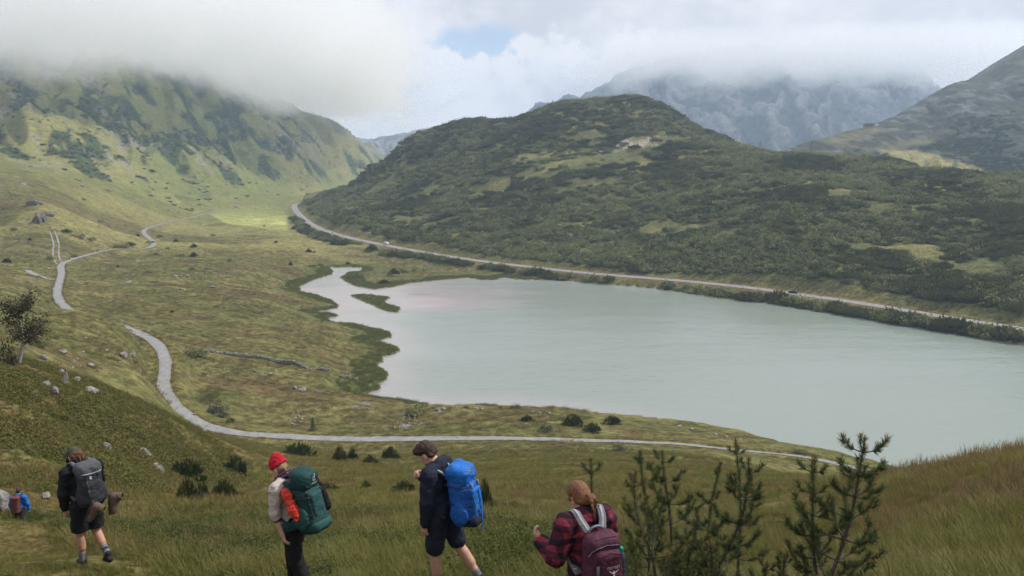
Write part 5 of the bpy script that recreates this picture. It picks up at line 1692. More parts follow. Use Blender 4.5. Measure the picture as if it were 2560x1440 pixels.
for nm, fn in [('pine_leaves', m_leaves((0.100, 0.116, 0.050), (0.155, 0.168, 0.070), (0.220, 0.225, 0.094), 0.02, 0.35)),
               ('alder_leaves', m_leaves((0.115, 0.136, 0.058), (0.180, 0.196, 0.080), (0.255, 0.255, 0.102), 0.02, 0.35)),
               ('willow_leaves', m_leaves((0.085, 0.100, 0.070), (0.115, 0.125, 0.085), (0.14, 0.14, 0.09))),
               ('near_pine', m_leaves((0.050, 0.074, 0.028), (0.080, 0.105, 0.036), (0.120, 0.130, 0.044), 0.8, 0.25)),
               ('rowan_leaves', m_leaves((0.046, 0.046, 0.026), (0.068, 0.060, 0.034), (0.095, 0.070, 0.042), 0.3)),
               ('bilberry', m_leaves((0.044, 0.066, 0.019), (0.076, 0.096, 0.026), (0.130, 0.115, 0.036), 0.5, 0.3)),
               ('heather', m_leaves((0.100, 0.118, 0.030), (0.138, 0.130, 0.040), (0.160, 0.112, 0.046), 0.16, 0.3)),
               ('grass', m_grass([(0.118, 0.142, 0.027), (0.175, 0.162, 0.034), (0.145, 0.100, 0.038), (0.215, 0.185, 0.062), (0.215, 0.178, 0.055)])),
               ('meadow_grass', m_grass([(0.125, 0.125, 0.036), (0.185, 0.155, 0.050), (0.130, 0.090, 0.038), (0.20, 0.165, 0.065), (0.20, 0.165, 0.07)], 0.03)),
               ('seed_grass', m_grass([(0.19, 0.135, 0.060), (0.17, 0.105, 0.055), (0.23, 0.18, 0.08), (0.28, 0.22, 0.11), (0.19, 0.115, 0.07)], 0.15)),
               ('reed', m_grass([(0.115, 0.145, 0.040), (0.140, 0.155, 0.046), (0.120, 0.135, 0.042), (0.17, 0.165, 0.055), (0.17, 0.165, 0.06)], 0.03)),
               ('bark', m_bark((0.045, 0.036, 0.030), (0.12, 0.10, 0.085))), ('bark_pale', m_bark((0.22, 0.21, 0.19), (0.48, 0.46, 0.42))),
               ('bud', m_bark((0.20, 0.075, 0.025), (0.34, 0.15, 0.055))), ('cone', m_bark((0.045, 0.028, 0.020), (0.11, 0.065, 0.040)))]:
    mat(nm, fn)

rs = np.random.RandomState(7)


# ------------------------------------------------------------------ plants: meshes
def tri_mesh(name, V, F, tip=None, smooth_shade=False):
    me = np_mesh(name, V, F, None, smooth_shade)
    if tip is not None:
        a = me.attributes.new('tip', 'FLOAT', 'POINT')
        a.data.foreach_set('value', np.asarray(tip, np.float32))
    return me


def tuft(name, n, rad, h, wid, lean=0.5, seed=0, seed_heads=False):
    r_ = np.random.RandomState(seed)
    V, F, T = [], [], []
    for i in range(n):
        a = r_.uniform(0, 2 * np.pi); rr = rad * math.sqrt(r_.uniform(0, 1))
        b = np.array([math.cos(a) * rr, math.sin(a) * rr, -0.03])
        dirn = r_.normal(0, 1, 2) * 0.6 + np.array([math.cos(a), math.sin(a)]) * 0.8
        dirn /= np.linalg.norm(dirn) + 1e-6
        H = h * r_.uniform(0.55, 1.15); L = H * lean * r_.uniform(0.2, 1.2)
        side = np.array([-dirn[1], dirn[0], 0]) * wid * 0.5 * r_.uniform(0.7, 1.3)
        ks = (0, 0.4, 0.75, 1.0)
        base = len(V)
        for k in ks:
            c = b + np.array([dirn[0] * L * k * k, dirn[1] * L * k * k, H * k - 0.25 * L * k ** 3])
            w = (1 - k) ** 0.6 if not seed_heads else (0.35 if k < 0.7 else (1.6 if k < 0.9 else 0.2))
            V.append(c - side * w); T.append(k)
            V.append(c + side * w); T.append(k)
        for q in range(3):
            F.append((base + 2 * q, base + 2 * q + 1, base + 2 * q + 3, base + 2 * q + 2))
    return tri_mesh(name, V, F, T)


def leaf_clump(name, n, rx, rz, leaf, seed=0, low=0.0, core=0.55, upright=0.3, lobes=0):
    """leaves spread through the volume of an uneven dome"""
    r_ = np.random.RandomState(seed)
    V, F = [], []
    C = [(np.zeros(3), 1.0)]
    for k in range(lobes):
        a = r_.uniform(0, 2 * np.pi)
        C.append((np.array([math.cos(a) * 0.6, math.sin(a) * 0.6, r_.uniform(-0.1, 0.25)]), r_.uniform(0.4, 0.65)))
    for i in range(n):
        c0, s0 = C[r_.randint(len(C))]
        d = r_.normal(0, 1, 3); d /= np.linalg.norm(d)
        if d[2] < low:
            d[2] = abs(d[2]) * 0.6
        rad = core + (1 - core) * math.sqrt(r_.uniform(0, 1)) * 1.0
        rad *= 1 + 0.18 * math.sin(3 * math.atan2(d[1], d[0]) + seed) + 0.12 * math.sin(5 * d[2] + 2 * seed)
        p = (c0 + d * rad * s0) * np.array([rx, rx, rz])
        p[2] = max(p[2], 0.02)
        nrm = d * 0.7 + r_.normal(0, 0.6, 3) + np.array([0, 0, upright]); nrm /= np.linalg.norm(nrm)
        u = np.cross(nrm, r_.normal(0, 1, 3)); u /= np.linalg.norm(u) + 1e-6
        v = np.cross(nrm, u)
        L = leaf * r_.uniform(0.6, 1.3)
        b = len(V)
        V += [p - u * L * 0.5, p - v * L * 0.32 , p + u * L * 0.5, p + v * L * 0.32]
        F.append((b, b + 1, b + 2, b + 3))
    return tri_mesh(name, V, F)


def pine_clump(name, n, rx, rz, shoot, seed=0, wid=0.16, per=4):
    """dwarf pine: many upturned bottle-brush shoots over a spreading dome, with the stems showing low down"""
    r_ = np.random.RandomState(seed)
    V, F = [], []
    for i in range(n):
        a = r_.uniform(0, 2 * np.pi); rr = math.sqrt(r_.uniform(0, 1)) * (1 + 0.22 * math.sin(3 * a + seed) + 0.12 * math.sin(7 * a + 2 * seed))
        zt = rz * (1 - rr * rr * 0.75) * r_.uniform(0.35, 1.08)
        p = np.array([math.cos(a) * rr * rx, math.sin(a) * rr * rx, max(zt - shoot, 0.0)])
        d = np.array([math.cos(a) * rr * 0.7, math.sin(a) * rr * 0.7, 1.0]) + r_.normal(0, 0.22, 3); d /= np.linalg.norm(d)
        L = shoot * r_.uniform(0.7, 1.35)
        u = np.cross(d, r_.normal(0, 1, 3)); u /= np.linalg.norm(u); w = np.cross(d, u)
        wd = wid * L
        b = len(V)                                 # the stem that carries this shoot
        V += [np.array([0.03, 0, -0.05]), np.array([-0.03, 0.02, -0.05]), p + u * wd * 0.12, p - u * wd * 0.12]
        F.append((b, b + 1, b + 2, b + 3))
        for k in range(per):                       # crossed blades with a ragged top
            an = math.pi * k / per
            s = u * math.cos(an) + w * math.sin(an)
            b = len(V)
            V += [p - s * wd * 0.3, p + s * wd * 0.3, p + d * L * 0.55 + s * wd, p + d * L + s * wd * 0.35, p + d * L * 1.04 - s * wd * 0.1, p + d * L * 0.6 - s * wd]
            F += [(b, b + 1, b + 2, b + 5), (b + 5, b + 2, b + 3, b + 4)]
    return tri_mesh(name, V, F)


def protos(name, meshes, mtl):
    c = bpy.data.collections.new(name)
    for i, me in enumerate(meshes):
        me.materials.append(MATS[mtl])
        c.objects.link(bpy.data.objects.new('%s_%02d' % (name, i), me))
    return c


def scatter(name, P, rotz, sc, col, nvar, label, category, tilt=None):
    """an uncountable mass as ONE object: instances of a few plants on points"""
    me = bpy.data.meshes.new(name)
    n = len(P)
    me.vertices.add(n)
    me.vertices.foreach_set('co', np.asarray(P, np.float32).ravel())
    rot = np.zeros((n, 3), np.float32); rot[:, 2] = rotz
    if tilt is not None:
        rot[:, :2] = tilt
    for nm, ty, data, key in (('rot', 'FLOAT_VECTOR', rot.ravel(), 'vector'), ('sc', 'FLOAT', np.asarray(sc, np.float32), 'value'), ('var', 'INT', rs.randint(0, nvar, n).astype(np.int32), 'value')):
        a = me.attributes.new(nm, ty, 'POINT')
        a.data.foreach_set(key, data)
    o = link(name, me, None, kind='stuff', label=label, category=category)
    g = bpy.data.node_groups.new(name, 'GeometryNodeTree')
    g.interface.new_socket('Geometry', in_out='INPUT', socket_type='NodeSocketGeometry')
    g.interface.new_socket('Geometry', in_out='OUTPUT', socket_type='NodeSocketGeometry')
    gi = g.nodes.new('NodeGroupInput'); go = g.nodes.new('NodeGroupOutput')
    ci = g.nodes.new('GeometryNodeCollectionInfo')
    ci.inputs['Collection'].default_value = col
    ci.inputs['Separate Children'].default_value = True; ci.inputs['Reset Children'].default_value = True
    ip = g.nodes.new('GeometryNodeInstanceOnPoints')
    ip.inputs['Pick Instance'].default_value = True

    def attr(nm, ty):
        a = g.nodes.new('GeometryNodeInputNamedAttribute'); a.data_type = ty; a.inputs['Name'].default_value = nm
        return a.outputs['Attribute']
    L = g.links.new
    L(gi.outputs[0], ip.inputs['Points']); L(ci.outputs[0], ip.inputs['Instance']); L(attr('var', 'INT'), ip.inputs['Instance Index'])
    L(attr('rot', 'FLOAT_VECTOR'), ip.inputs['Rotation']); L(attr('sc', 'FLOAT'), ip.inputs['Scale'])
    L(ip.outputs[0], go.inputs[0])
    md = o.modifiers.new('scatter', 'NODES')
    md.node_group = g
    return o


def polar_points(n, r0, r1, a0=-39, a1=39, seed=0):
    r_ = np.random.RandomState(seed)
    a = np.radians(r_.uniform(a0, a1, n)); r = np.sqrt(r_.uniform(r0 * r0, r1 * r1, n))
    return np.sin(a) * r, np.cos(a) * r


def on_ground(x, y, dz=0.0):
    return np.stack([x, y, grid_h(x, y) + dz], 1)


def grid_attr(vals, x, y):
    t = np.arctan2(x, y); r = np.hypot(x, y)
    i = np.clip(np.searchsorted(THR, t), 0, NT_ - 1); j = np.clip(np.searchsorted(RR, r), 0, NR_ - 1)
    return vals.reshape(NR_, NT_)[j, i]


# ------------------------------------------------------------------ hill thicket: dwarf pine and green alder
def clear_of_ways(x, y, d1=4.5, d2=6.5):
    return (grid_attr(dtrack, x, y) > d1) & (grid_attr(droad, x, y) > d2) & (grid_attr(lake_sd, x, y) > 1.0)


PINE_MESH = [pine_clump('pine_clump', 120, 1.0, 0.75, 0.42, seed=s_) for s_ in (1, 2, 3)]
ALDER_MESH = [leaf_clump('alder_clump', 330, 1.0, 0.95, 0.26, seed=s_, core=0.5, lobes=4) for s_ in (4, 5, 6)]
for me in PINE_MESH:
    me.materials.append(MATS['pine_leaves'])
for me in ALDER_MESH:
    me.materials.append(MATS['alder_leaves'])
SHRUB = bpy.data.collections.new('shrub_kinds')
for k, me in enumerate(PINE_MESH + ALDER_MESH):
    SHRUB.objects.link(bpy.data.objects.new('shrub_%02d' % k, me))

hx, hy = polar_points(120000, 260, 960, -19, 39, 11)
hs = grid_attr(hill_sd, hx, hy)
hz_ = grid_h(hx, hy)
dens = fbm(hx / 26, hy / 26, 4, 113) * 0.6 + fbm(hx / 90, hy / 90, 3, 117) * 0.4
clearing = smooth(0.655, 0.70, dens) * smooth(18, 60, -hs)
lit = np.zeros_like(hx)
for a, b, c in [(1600, 365, 22), (1500, 400, 25), (1380, 420, 25), (1680, 345, 14), (1230, 470, 20), (1000, 440, 26), (950, 470, 25), (870, 520, 26), (1000, 500, 15), (1080, 470, 14), (2130, 480, 12), (2200, 520, 10), (1520, 580, 8), (1440, 560, 9),
                (1050, 545, 16), (1100, 555, 14), (1650, 555, 9), (1780, 560, 10), (1830, 580, 9), (2300, 520, 9), (1450, 340, 14), (1330, 395, 16), (1200, 520, 10), (1900, 470, 9), (2050, 540, 7)]:
    q = ray_ground(a, b)
    if q is not None:
        lit = np.maximum(lit, smooth(c * 1.2, c * 0.5, np.hypot((hx - q[0]) / 1.5, hy - q[1])))
keep = (hs < -11) & (rs.uniform(0, 1, len(hx)) > np.maximum(clearing, lit * 0.95) * 0.98) & clear_of_ways(hx, hy, 0, 15)
keep &= rs.uniform(0, 1, len(hx)) < np.clip(430 / np.hypot(hx, hy), 0.30, 1.0) ** 1.5 * 0.50
hx, hy, hs = hx[keep], hy[keep], hs[keep]
hsc = (1.3 + 2.2 * rs.uniform(0, 1, len(hx)) ** 2.0 + 1.9 * fbm(hx / 40, hy / 40, 2, 119)) * (0.85 + 0.00045 * np.hypot(hx, hy))
hP = on_ground(hx, hy, -0.15)
hV = (fbm(hx / 45, hy / 45, 3, 121) + rs.normal(0, 0.16, len(hx)) > 0.47)
hrot = rs.uniform(0, 6.28, len(hx))

# rows of shrubs between the road and the water
row = []; row_at = []
WHERE = ['between hay field and road', 'on the valley side of the far road bend', 'between the white van and the river mouth meadow', 'right below the white van', 'at the far end of the lake', 'in the short middle clump by the lake',
         'between the dark car and the water', 'at the right end of the lakeside row', 'on the road side of the lakeside row']
for _sg, (pts, n_, s0) in enumerate([([(735, 545), (760, 572), (830, 598), (905, 612)], 60, 3.0), ([(740, 570), (800, 600), (870, 612)], 34, 2.8), ([(955, 638), (1010, 640), (1090, 652), (1175, 662)], 40, 2.8),
                    ([(1010, 634), (1060, 645), (1110, 650)], 14, 2.4), ([(1205, 668), (1300, 684), (1400, 696), (1500, 703), (1595, 712)], 46, 2.6), ([(1625, 716), (1700, 726), (1765, 733)], 20, 2.6),
                    ([(1785, 738), (1850, 745), (1930, 752), (2000, 762), (2100, 776)], 46, 3.0), ([(2100, 778), (2250, 803), (2400, 826), (2560, 850), (2700, 874)], 66, 3.0),
                    ([(2200, 790), (2400, 822), (2560, 846)], 26, 2.9)]):
    W = [ray_ground(a, b) for a, b in pts]
    L = resample([p for p in W], 0.5)
    for i in range(n_):
        q = L[int((i + rs.uniform(0, 1)) / n_ * (len(L) - 1))] + rs.normal(0, 1.2, 2)
        row.append((q[0], q[1], s0 * rs.uniform(0.65, 1.25), rs.randint(6), _sg))
row = np.array(row)
ok = (grid_attr(droad, row[:, 0], row[:, 1]) > 5.0) & (grid_attr(lake_sd, row[:, 0], row[:, 1]) > 0.3)
row = row[ok]
nshr = 0
for x, y, s_, v, sg in row:
    nm = 'dwarf_pine' if v < 3 else 'alder_shrub'
    o = link(nm, (PINE_MESH + ALDER_MESH)[int(v)], None, category='shrub', group='shrubs between the far road and the lake',
             label=('dark green pine shrub ' if v < 3 else 'leafy green alder shrub ') + WHERE[int(sg)])
    o.location = (x, y, float(grid_h(x, y)) - 0.1); o.rotation_euler = (0, 0, rs.uniform(0, 6.28)); s_ *= 1.18
    o.scale = (s_, s_, s_ * rs.uniform(1.1, 1.5))
    nshr += 1
# the largest of the hillside bushes stand as single shrubs
size = hsc / np.hypot(hx, hy)
inv = np.abs(hx / hy) < 0.67
order = np.argsort(-(size * inv))
single = order[:max(0, 290)]
for i in single:
    o = link('alder_shrub' if hV[i] else 'dwarf_pine', (ALDER_MESH if hV[i] else PINE_MESH)[i % 3], None, category='shrub', group='bushes low on the hillside above the road',
             label='bushy green alder low on the hillside above the road' if hV[i] else 'dark dwarf pine low on the hillside above the road')
    o.location = tuple(hP[i]); o.rotation_euler = (0, 0, hrot[i]); o.scale = (hsc[i],) * 3
rest = np.ones(len(hx), bool); rest[single] = False
o = scatter('hillside_shrubbery', hP[rest], hrot[rest], hsc[rest], SHRUB, 6, 'dense dwarf pine and alder thicket covering the hill', 'shrubbery')
vv = np.where(hV[rest], 3, 0) + rs.randint(0, 3, rest.sum())
o.data.attributes['var'].data.foreach_set('value', vv.astype(np.int32))

# low bushes dotted over the left mountain
mx, my = polar_points(30000, 640, 1900, -36, -6, 13)
msx = mx * 0.86 + my * 0.51; mal = mx * 0.51 - my * 0.86
mm = fbm(msx / 30, mal / 80, 5, 61, 0.6) + 0.10 * (fbm(mx / 200, my / 200, 3, 63) - 0.5)
mz = grid_h(mx, my)
keep = (rs.uniform(0, 1, len(mx)) < smooth(0.50, 0.60, mm) * 0.75 * smooth(-45, 0, mz) + 0.03) & (mz > -50) & (np.hypot(mx, my) > 760)
mx, my = mx[keep], my[keep]
scatter('mountainside_shrubbery', on_ground(mx, my, -0.3), rs.uniform(0, 6.28, len(mx)), 1.3 + 1.9 * rs.uniform(0, 1, len(mx)) ** 2, SHRUB, 6, 'dark low bushes dotted over the green mountainside', 'shrubbery')


_V, _T = MTN[0]
_k = (_T > 0.35) & (np.abs(_V[:, 0] / _V[:, 1]) < 0.72)
_i = rs.choice(np.where(_k)[0], 9000)
_P = _V[_i] + rs.normal(0, 2.5, (len(_i), 3)) * np.array([1, 1, 0])
_m = smooth(0.44, 0.52, fbm(_V[_i, 0] / 50, _V[_i, 1] / 50, 5, 305, 0.6)) * smooth(0.3, 0.55, _T[_i])
_s = np.minimum(poly_sd(_V[_i, 0] / _V[_i, 1], _V[_i, 2] / _V[_i, 1], STRIP), poly_sd(_V[_i, 0] / _V[_i, 1], _V[_i, 2] / _V[_i, 1], STRIP2))
_q = (rs.uniform(0, 1, len(_i)) < _m) & (_s > 0.002)
scatter('mountainside_shrubbery', _P[_q], rs.uniform(0, 6.28, _q.sum()), 1.5 + 2.0 * rs.uniform(0, 1, _q.sum()), SHRUB, 3, 'dark thicket on the lower flank of the rocky mountain', 'shrubbery')


# ------------------------------------------------------------------ single shrubs on the meadow and the near slope
def spot(px, py):
    p = ray_ground(px, py)
    return p


def single_shrub(name, mes, px, py, w_px, h_px, label, group=None, seed=0):
    p = spot(px, py)
    if p is None:
        return None
    m_px = p[1] / FPX * 1.02
    me = mes[seed % len(mes)]
    zs = np.array([v.co.z for v in me.vertices]).max()
    o = link(name, me, None, label=label, category='shrub')
    o.location = tuple(p - np.array([0, 0, 0.04 * h_px * m_px]))
    sx_ = w_px * m_px * 0.5
    o.scale = (sx_, sx_, h_px * m_px / zs * 1.02)
    o.rotation_euler = (0, 0, seed * 1.7)
    if group:
        o['group'] = group
    return o


BUSH_MESH = [pine_clump('pine_bush', 460, 1.0, 1.0, 0.22, seed=s_, wid=0.11, per=4) for s_ in (21, 22, 23)]
WILLOW_MESH = [leaf_clump('willow_bush', 620, 1.0, 1.0, 0.14, seed=s_, core=0.35, lobes=3) for s_ in (24, 25)]
DARK_MESH = [leaf_clump('dense_bush', 520, 1.0, 1.0, 0.20, seed=s_, core=0.5, lobes=4) for s_ in (26, 27)]
for me in BUSH_MESH:
    me.materials.append(MATS['near_pine'])
for me in WILLOW_MESH:
    me.materials.append(MATS['willow_leaves'])
for me in DARK_MESH:
    me.materials.append(MATS['pine_leaves'])
NEAR = [('dwarf_pine', BUSH_MESH, 745, 1138, 84, 36, 'wide dwarf pine below the gravel track, left of two ragged ones'), ('dwarf_pine', BUSH_MESH, 850, 1153, 38, 46, 'ragged dwarf pine with one tall shoot below the track'),
        ('dwarf_pine', BUSH_MESH, 882, 1150, 26, 38, 'narrow dwarf pine beside the one with a tall shoot'), ('dwarf_pine', BUSH_MESH, 925, 1164, 44, 32, 'small low dwarf pine in front of the rounded one'),
        ('dwarf_pine', BUSH_MESH, 975, 1148, 46, 38, 'rounded dwarf pine just behind the head of the dark-haired walker'), ('dwarf_pine', BUSH_MESH, 585, 1186, 68, 56, 'tall bushy dwarf pine at the foot of the heather slope'),
        ('dwarf_pine', BUSH_MESH, 462, 1195, 96, 54, 'broad dwarf pine half hidden against the heather slope'), ('dwarf_pine', BUSH_MESH, 470, 1258, 62, 76, 'upright dwarf pine in the red grass, the taller of a pair'),
        ('dwarf_pine', BUSH_MESH, 508, 1250, 34, 58, 'slim dwarf pine squeezed between two bushier ones'), ('dwarf_pine', BUSH_MESH, 560, 1248, 70, 60, 'spreading dwarf pine in the red grass beside the upright pair'),
        ('dwarf_pine', BUSH_MESH, 1212, 1268, 40, 88, 'slender young pine between the blue backpack and the plaid walker'), ('dwarf_pine', BUSH_MESH, 822, 1232, 56, 28, 'low pine sprigs right behind the green backpack'),
        ('dwarf_pine', BUSH_MESH, 1010, 1230, 66, 34, 'low pine sprigs in front of the dark-haired walker'), ('dwarf_pine', BUSH_MESH, 915, 1226, 30, 30, 'single pine sprig between the red hat and the dark-haired walker'),
        ('willow_shrub', WILLOW_MESH, 1545, 1130, 46, 44, 'grey-green willow shrub standing right at the track'), ('dwarf_pine', BUSH_MESH, 1318, 1056, 38, 22, 'dark dwarf pine alone on the strip by the near shore'),
        ('dwarf_pine', BUSH_MESH, 1432, 1064, 56, 34, 'largest dark pine in the group on the near shore strip'), ('dwarf_pine', BUSH_MESH, 1482, 1078, 42, 26, 'dark pine nearest the track in the shore strip group'),
        ('dwarf_pine', BUSH_MESH, 1532, 1058, 46, 22, 'flat dark pine at the end of the shore strip group'), ('willow_shrub', WILLOW_MESH, 1363, 1075, 38, 26, 'pale willow shrub between the dark pines by the near shore'),
        ('dense_shrub', DARK_MESH, 1042, 1028, 62, 30, 'dense dark shrub at the water beside the brook mouth'), ('willow_shrub', WILLOW_MESH, 548, 1036, 62, 44, 'round grey-green willow shrub inside the bend of the track'),
        ('dense_shrub', DARK_MESH, 574, 1056, 34, 20, 'small dark bush beside the willow inside the track bend'), ('dense_shrub', DARK_MESH, 474, 890, 50, 28, 'dark shrub at the upper end of the stone wall'),
        ('dense_shrub', DARK_MESH, 500, 886, 34, 20, 'smaller dark shrub touching the end of the stone wall'), ('dense_shrub', DARK_MESH, 1167, 1021, 14, 9, 'tiny bush on the near shore by the brook mouth'),
        ('dense_shrub', DARK_MESH, 1252, 1020, 12, 9, 'tiny bush on the bare near shore'), ('willow_shrub', WILLOW_MESH, 1289, 1020, 26, 16, 'thin willow bush standing at the near waterline'),
        ('willow_shrub', WILLOW_MESH, 2003, 1132, 40, 18, 'low willow bush at the water, middle of the near shore'), ('willow_shrub', WILLOW_MESH, 2232, 1178, 26, 24, 'small bush at the shore where the track vanishes'),
        ('dense_shrub', DARK_MESH, 354, 850, 12, 11, 'small round bush at the edge of the track curve'), ('dense_shrub', DARK_MESH, 97, 866, 50, 24, 'dark bush behind the leaning rowan tree'),
        ('dense_shrub', DARK_MESH, 117, 755, 18, 12, 'bush beside the pale track where it curves behind the rise'), ('dense_shrub', DARK_MESH, 133, 752, 9, 9, 'little bush touching the track edge behind the rise'),
        ('dense_shrub', DARK_MESH, 137, 846, 26, 18, 'dark bush on the moor to the right of the rowan tree')]
for k, (nm, mes, a, b, c, d, lb) in enumerate(NEAR):
    single_shrub(nm, mes, a, b, c, d, lb, None, k)
MID = [(480, 674, 18, 10), (300, 617, 40, 12), (325, 613, 22, 9), (376, 607, 18, 8), (400, 592, 12, 8), (440, 604, 10, 7), (390, 636, 14, 8), (455, 642, 26, 9), (485, 640, 16, 10), (575, 652, 12, 9), (533, 590, 10, 7), (485, 617, 14, 8), (195, 592, 30, 12),
       (225, 600, 24, 9), (165, 580, 22, 8), (125, 648, 26, 14), (185, 642, 16, 9), (17, 655, 18, 10), (780, 667, 24, 8), (800, 664, 14, 10), (727, 662, 8, 8), (685, 692, 6, 5), (712, 724, 20, 8), (772, 630, 14, 9), (786, 631, 10, 6), (36, 576, 14, 10),
       (75, 600, 8, 6), (250, 555, 12, 6), (210, 500, 10, 6), (345, 590, 8, 6), (420, 622, 12, 6), (660, 566, 6, 5), (690, 606, 8, 4), (540, 768, 14, 6), (380, 640, 10, 6), (295, 668, 8, 5),
       (878, 697, 20, 16), (898, 693, 22, 12), (985, 684, 24, 14), (1010, 680, 26, 14), (1038, 678, 14, 10), (960, 708, 30, 9), (985, 706, 20, 8), (975, 690, 14, 9), (930, 624, 26, 14), (922, 630, 16, 8), (968, 633, 30, 14), (870, 660, 10, 6), (1060, 676, 8, 5),
       (345, 792, 8, 5), (430, 780, 10, 5), (640, 765, 10, 4)]
ORD = ['first', 'second', 'third', 'fourth', 'fifth', 'sixth', 'seventh', 'eighth', 'ninth', 'tenth', 'eleventh', 'twelfth', 'thirteenth', 'fourteenth', 'fifteenth', 'sixteenth', 'seventeenth', 'eighteenth', 'nineteenth', 'twentieth']


def by_place(items, zone_of):
    """label every item by its zone and its rank from the left there"""
    zones = {}
    for i, it in enumerate(items):
        zones.setdefault(zone_of(it), []).append(i)
    out = {}
    for z, ids in zones.items():
        ids.sort(key=lambda i: items[i][0])
        for r_, i in enumerate(ids):
            out[i] = (ORD[r_ % 20] if len(ids) > 1 else 'only', z)
    return out


def bush_zone(it):
    a, b = it[:2]
    if a > 910 and b < 640:
        return 'below the white van'
    if a > 850:
        return 'on the grassy point at the river mouth'
    if a > 660:
        return 'on the meadow left of the river mouth'
    if b > 740:
        return 'on the meadow above the stone wall'
    if a < 240:
        return 'around the fork of the gravel track'
    if b < 612:
        return 'along the far winding track'
    return 'in the middle of the wide meadow'


_lab = by_place(MID, bush_zone)
for k, (a, b, c, d) in enumerate(MID):
    single_shrub('dense_shrub', DARK_MESH + BUSH_MESH[:1], a, b, c * 1.1, d * 1.15, 'dark bush, %s from left, %s' % _lab[k], 'bushes ' + _lab[k][1], k)


# ------------------------------------------------------------------ little spruce and the leaning tree
def conifer(px, py, h_px, label):
    p = spot(px, py); m_px = p[1] / FPX; H = h_px * m_px
    e = link('spruce_tree', None, None, label=label, category='tree'); e.location = tuple(p)
    link('trunk', tube('trunk', [V3_(0, 0, -0.1), V3_(0, 0, H * 0.5), V3_(0, 0, H)], [H * 0.03, H * 0.02, 0.005], 6, 1), MATS['bark'], e)
    r_ = np.random.RandomState(3)
    V, F = [], []
    for i in range(420):
        z = H * (0.06 + 0.94 * r_.uniform(0, 1) ** 1.3); rad = (H - z) * 0.36 + 0.03
        a = r_.uniform(0, 6.28); rr = rad * r_.uniform(0.3, 1.1)
        q = np.array([math.cos(a) * rr, math.sin(a) * rr, z - rr * 0.25]); o_ = np.array([math.cos(a), math.sin(a), -0.25]); s_ = np.array([-math.sin(a), math.cos(a), 0])
        L = H * 0.10; b = len(V)
        V += [q - o_ * L * 0.5 - s_ * L * 0.3, q - o_ * L * 0.5 + s_ * L * 0.3, q + o_ * L * 0.6 + s_ * L * 0.12, q + o_ * L * 0.6 - s_ * L * 0.12]
        F.append((b, b + 1, b + 2, b + 3))
    link('crown', tri_mesh('crown', V, F), MATS['near_pine'], e)


def V3_(*a):
    return np.array(a, float)


conifer(783, 1076, 36, 'small dark spruce standing alone above the gravel track')


def branchy(P, r0, r1, seg=7):
    return tube_arrays(np.array(chaikin(P, 2)), np.interp(np.linspace(0, 1, len(chaikin(P, 2))), [0, 1], [r0, r1]), seg)


def merge(parts):
    V, F, b = [], [], 0
    for v, f in parts:
        V.append(v); F.append(np.asarray(f) + b); b += len(v)
    return np.concatenate(V), np.concatenate(F)


def leaning_tree():
    p = spot(45, 908); m = p[1] / FPX
    e = link('rowan_tree', None, None, label='leaning pale-barked tree with thin brownish crown on the heather slope', category='tree'); e.location = tuple(p)
    r_ = np.random.RandomState(12)
    tr = [V3_(0, 0, -0.2), V3_(10 * m, 0, 26 * m), V3_(19 * m, 0, 50 * m), V3_(20 * m, 0, 80 * m), V3_(17 * m, 0, 108 * m), V3_(20 * m, 0, 140 * m)]
    link('trunk', np_mesh('trunk', *branchy(tr, 0.20, 0.04)), MATS['bark_pale'], e)
    V, F = [], []
    for k in range(16):
        f = r_.uniform(0.35, 1.0)
        j = f * (len(tr) - 1); i = min(int(j), len(tr) - 2)
        a = tr[i] + (tr[i + 1] - tr[i]) * (j - i)
        an = r_.uniform(0, 6.28); L = r_.uniform(1.0, 2.3) * (1.15 - 0.4 * f)
        d = np.array([math.cos(an), math.sin(an) * 0.8, r_.uniform(0.25, 0.8)])
        b = a + d * L * 0.55 + V3_(0, 0, 0.1); c = a + d * L + V3_(0, 0, 0.3)
        link('branch', np_mesh('branch', *branchy([a, b, c], 0.05, 0.012, 5)), MATS['bark'], e)
        for q in range(240):
            t = r_.uniform(0.3, 1.15)
            o_ = a + (c - a) * t + r_.normal(0, 0.30, 3)
            n_ = r_.normal(0, 1, 3); n_ /= np.linalg.norm(n_); u = np.cross(n_, r_.normal(0, 1, 3)); u /= np.linalg.norm(u); w = np.cross(n_, u)
            s_ = r_.uniform(0.05, 0.13); bb = len(V)
            V += [o_ - u * s_, o_ - w * s_ * 0.5, o_ + u * s_, o_ + w * s_ * 0.5]; F.append((bb, bb + 1, bb + 2, bb + 3))
    link('crown', tri_mesh('crown', V, F), MATS['rowan_leaves'], e)
    p2 = spot(18, 915)
    s2 = single_shrub('rowan_shrub', [leaf_clump('rowan_shrub', 420, 1, 1, 0.13, 31, core=0.3, lobes=3)], 14, 908, 60, 78, 'thin brownish bush left of the leaning tree', None, 0)
    s2.data.materials.append(MATS['rowan_leaves'])


leaning_tree()


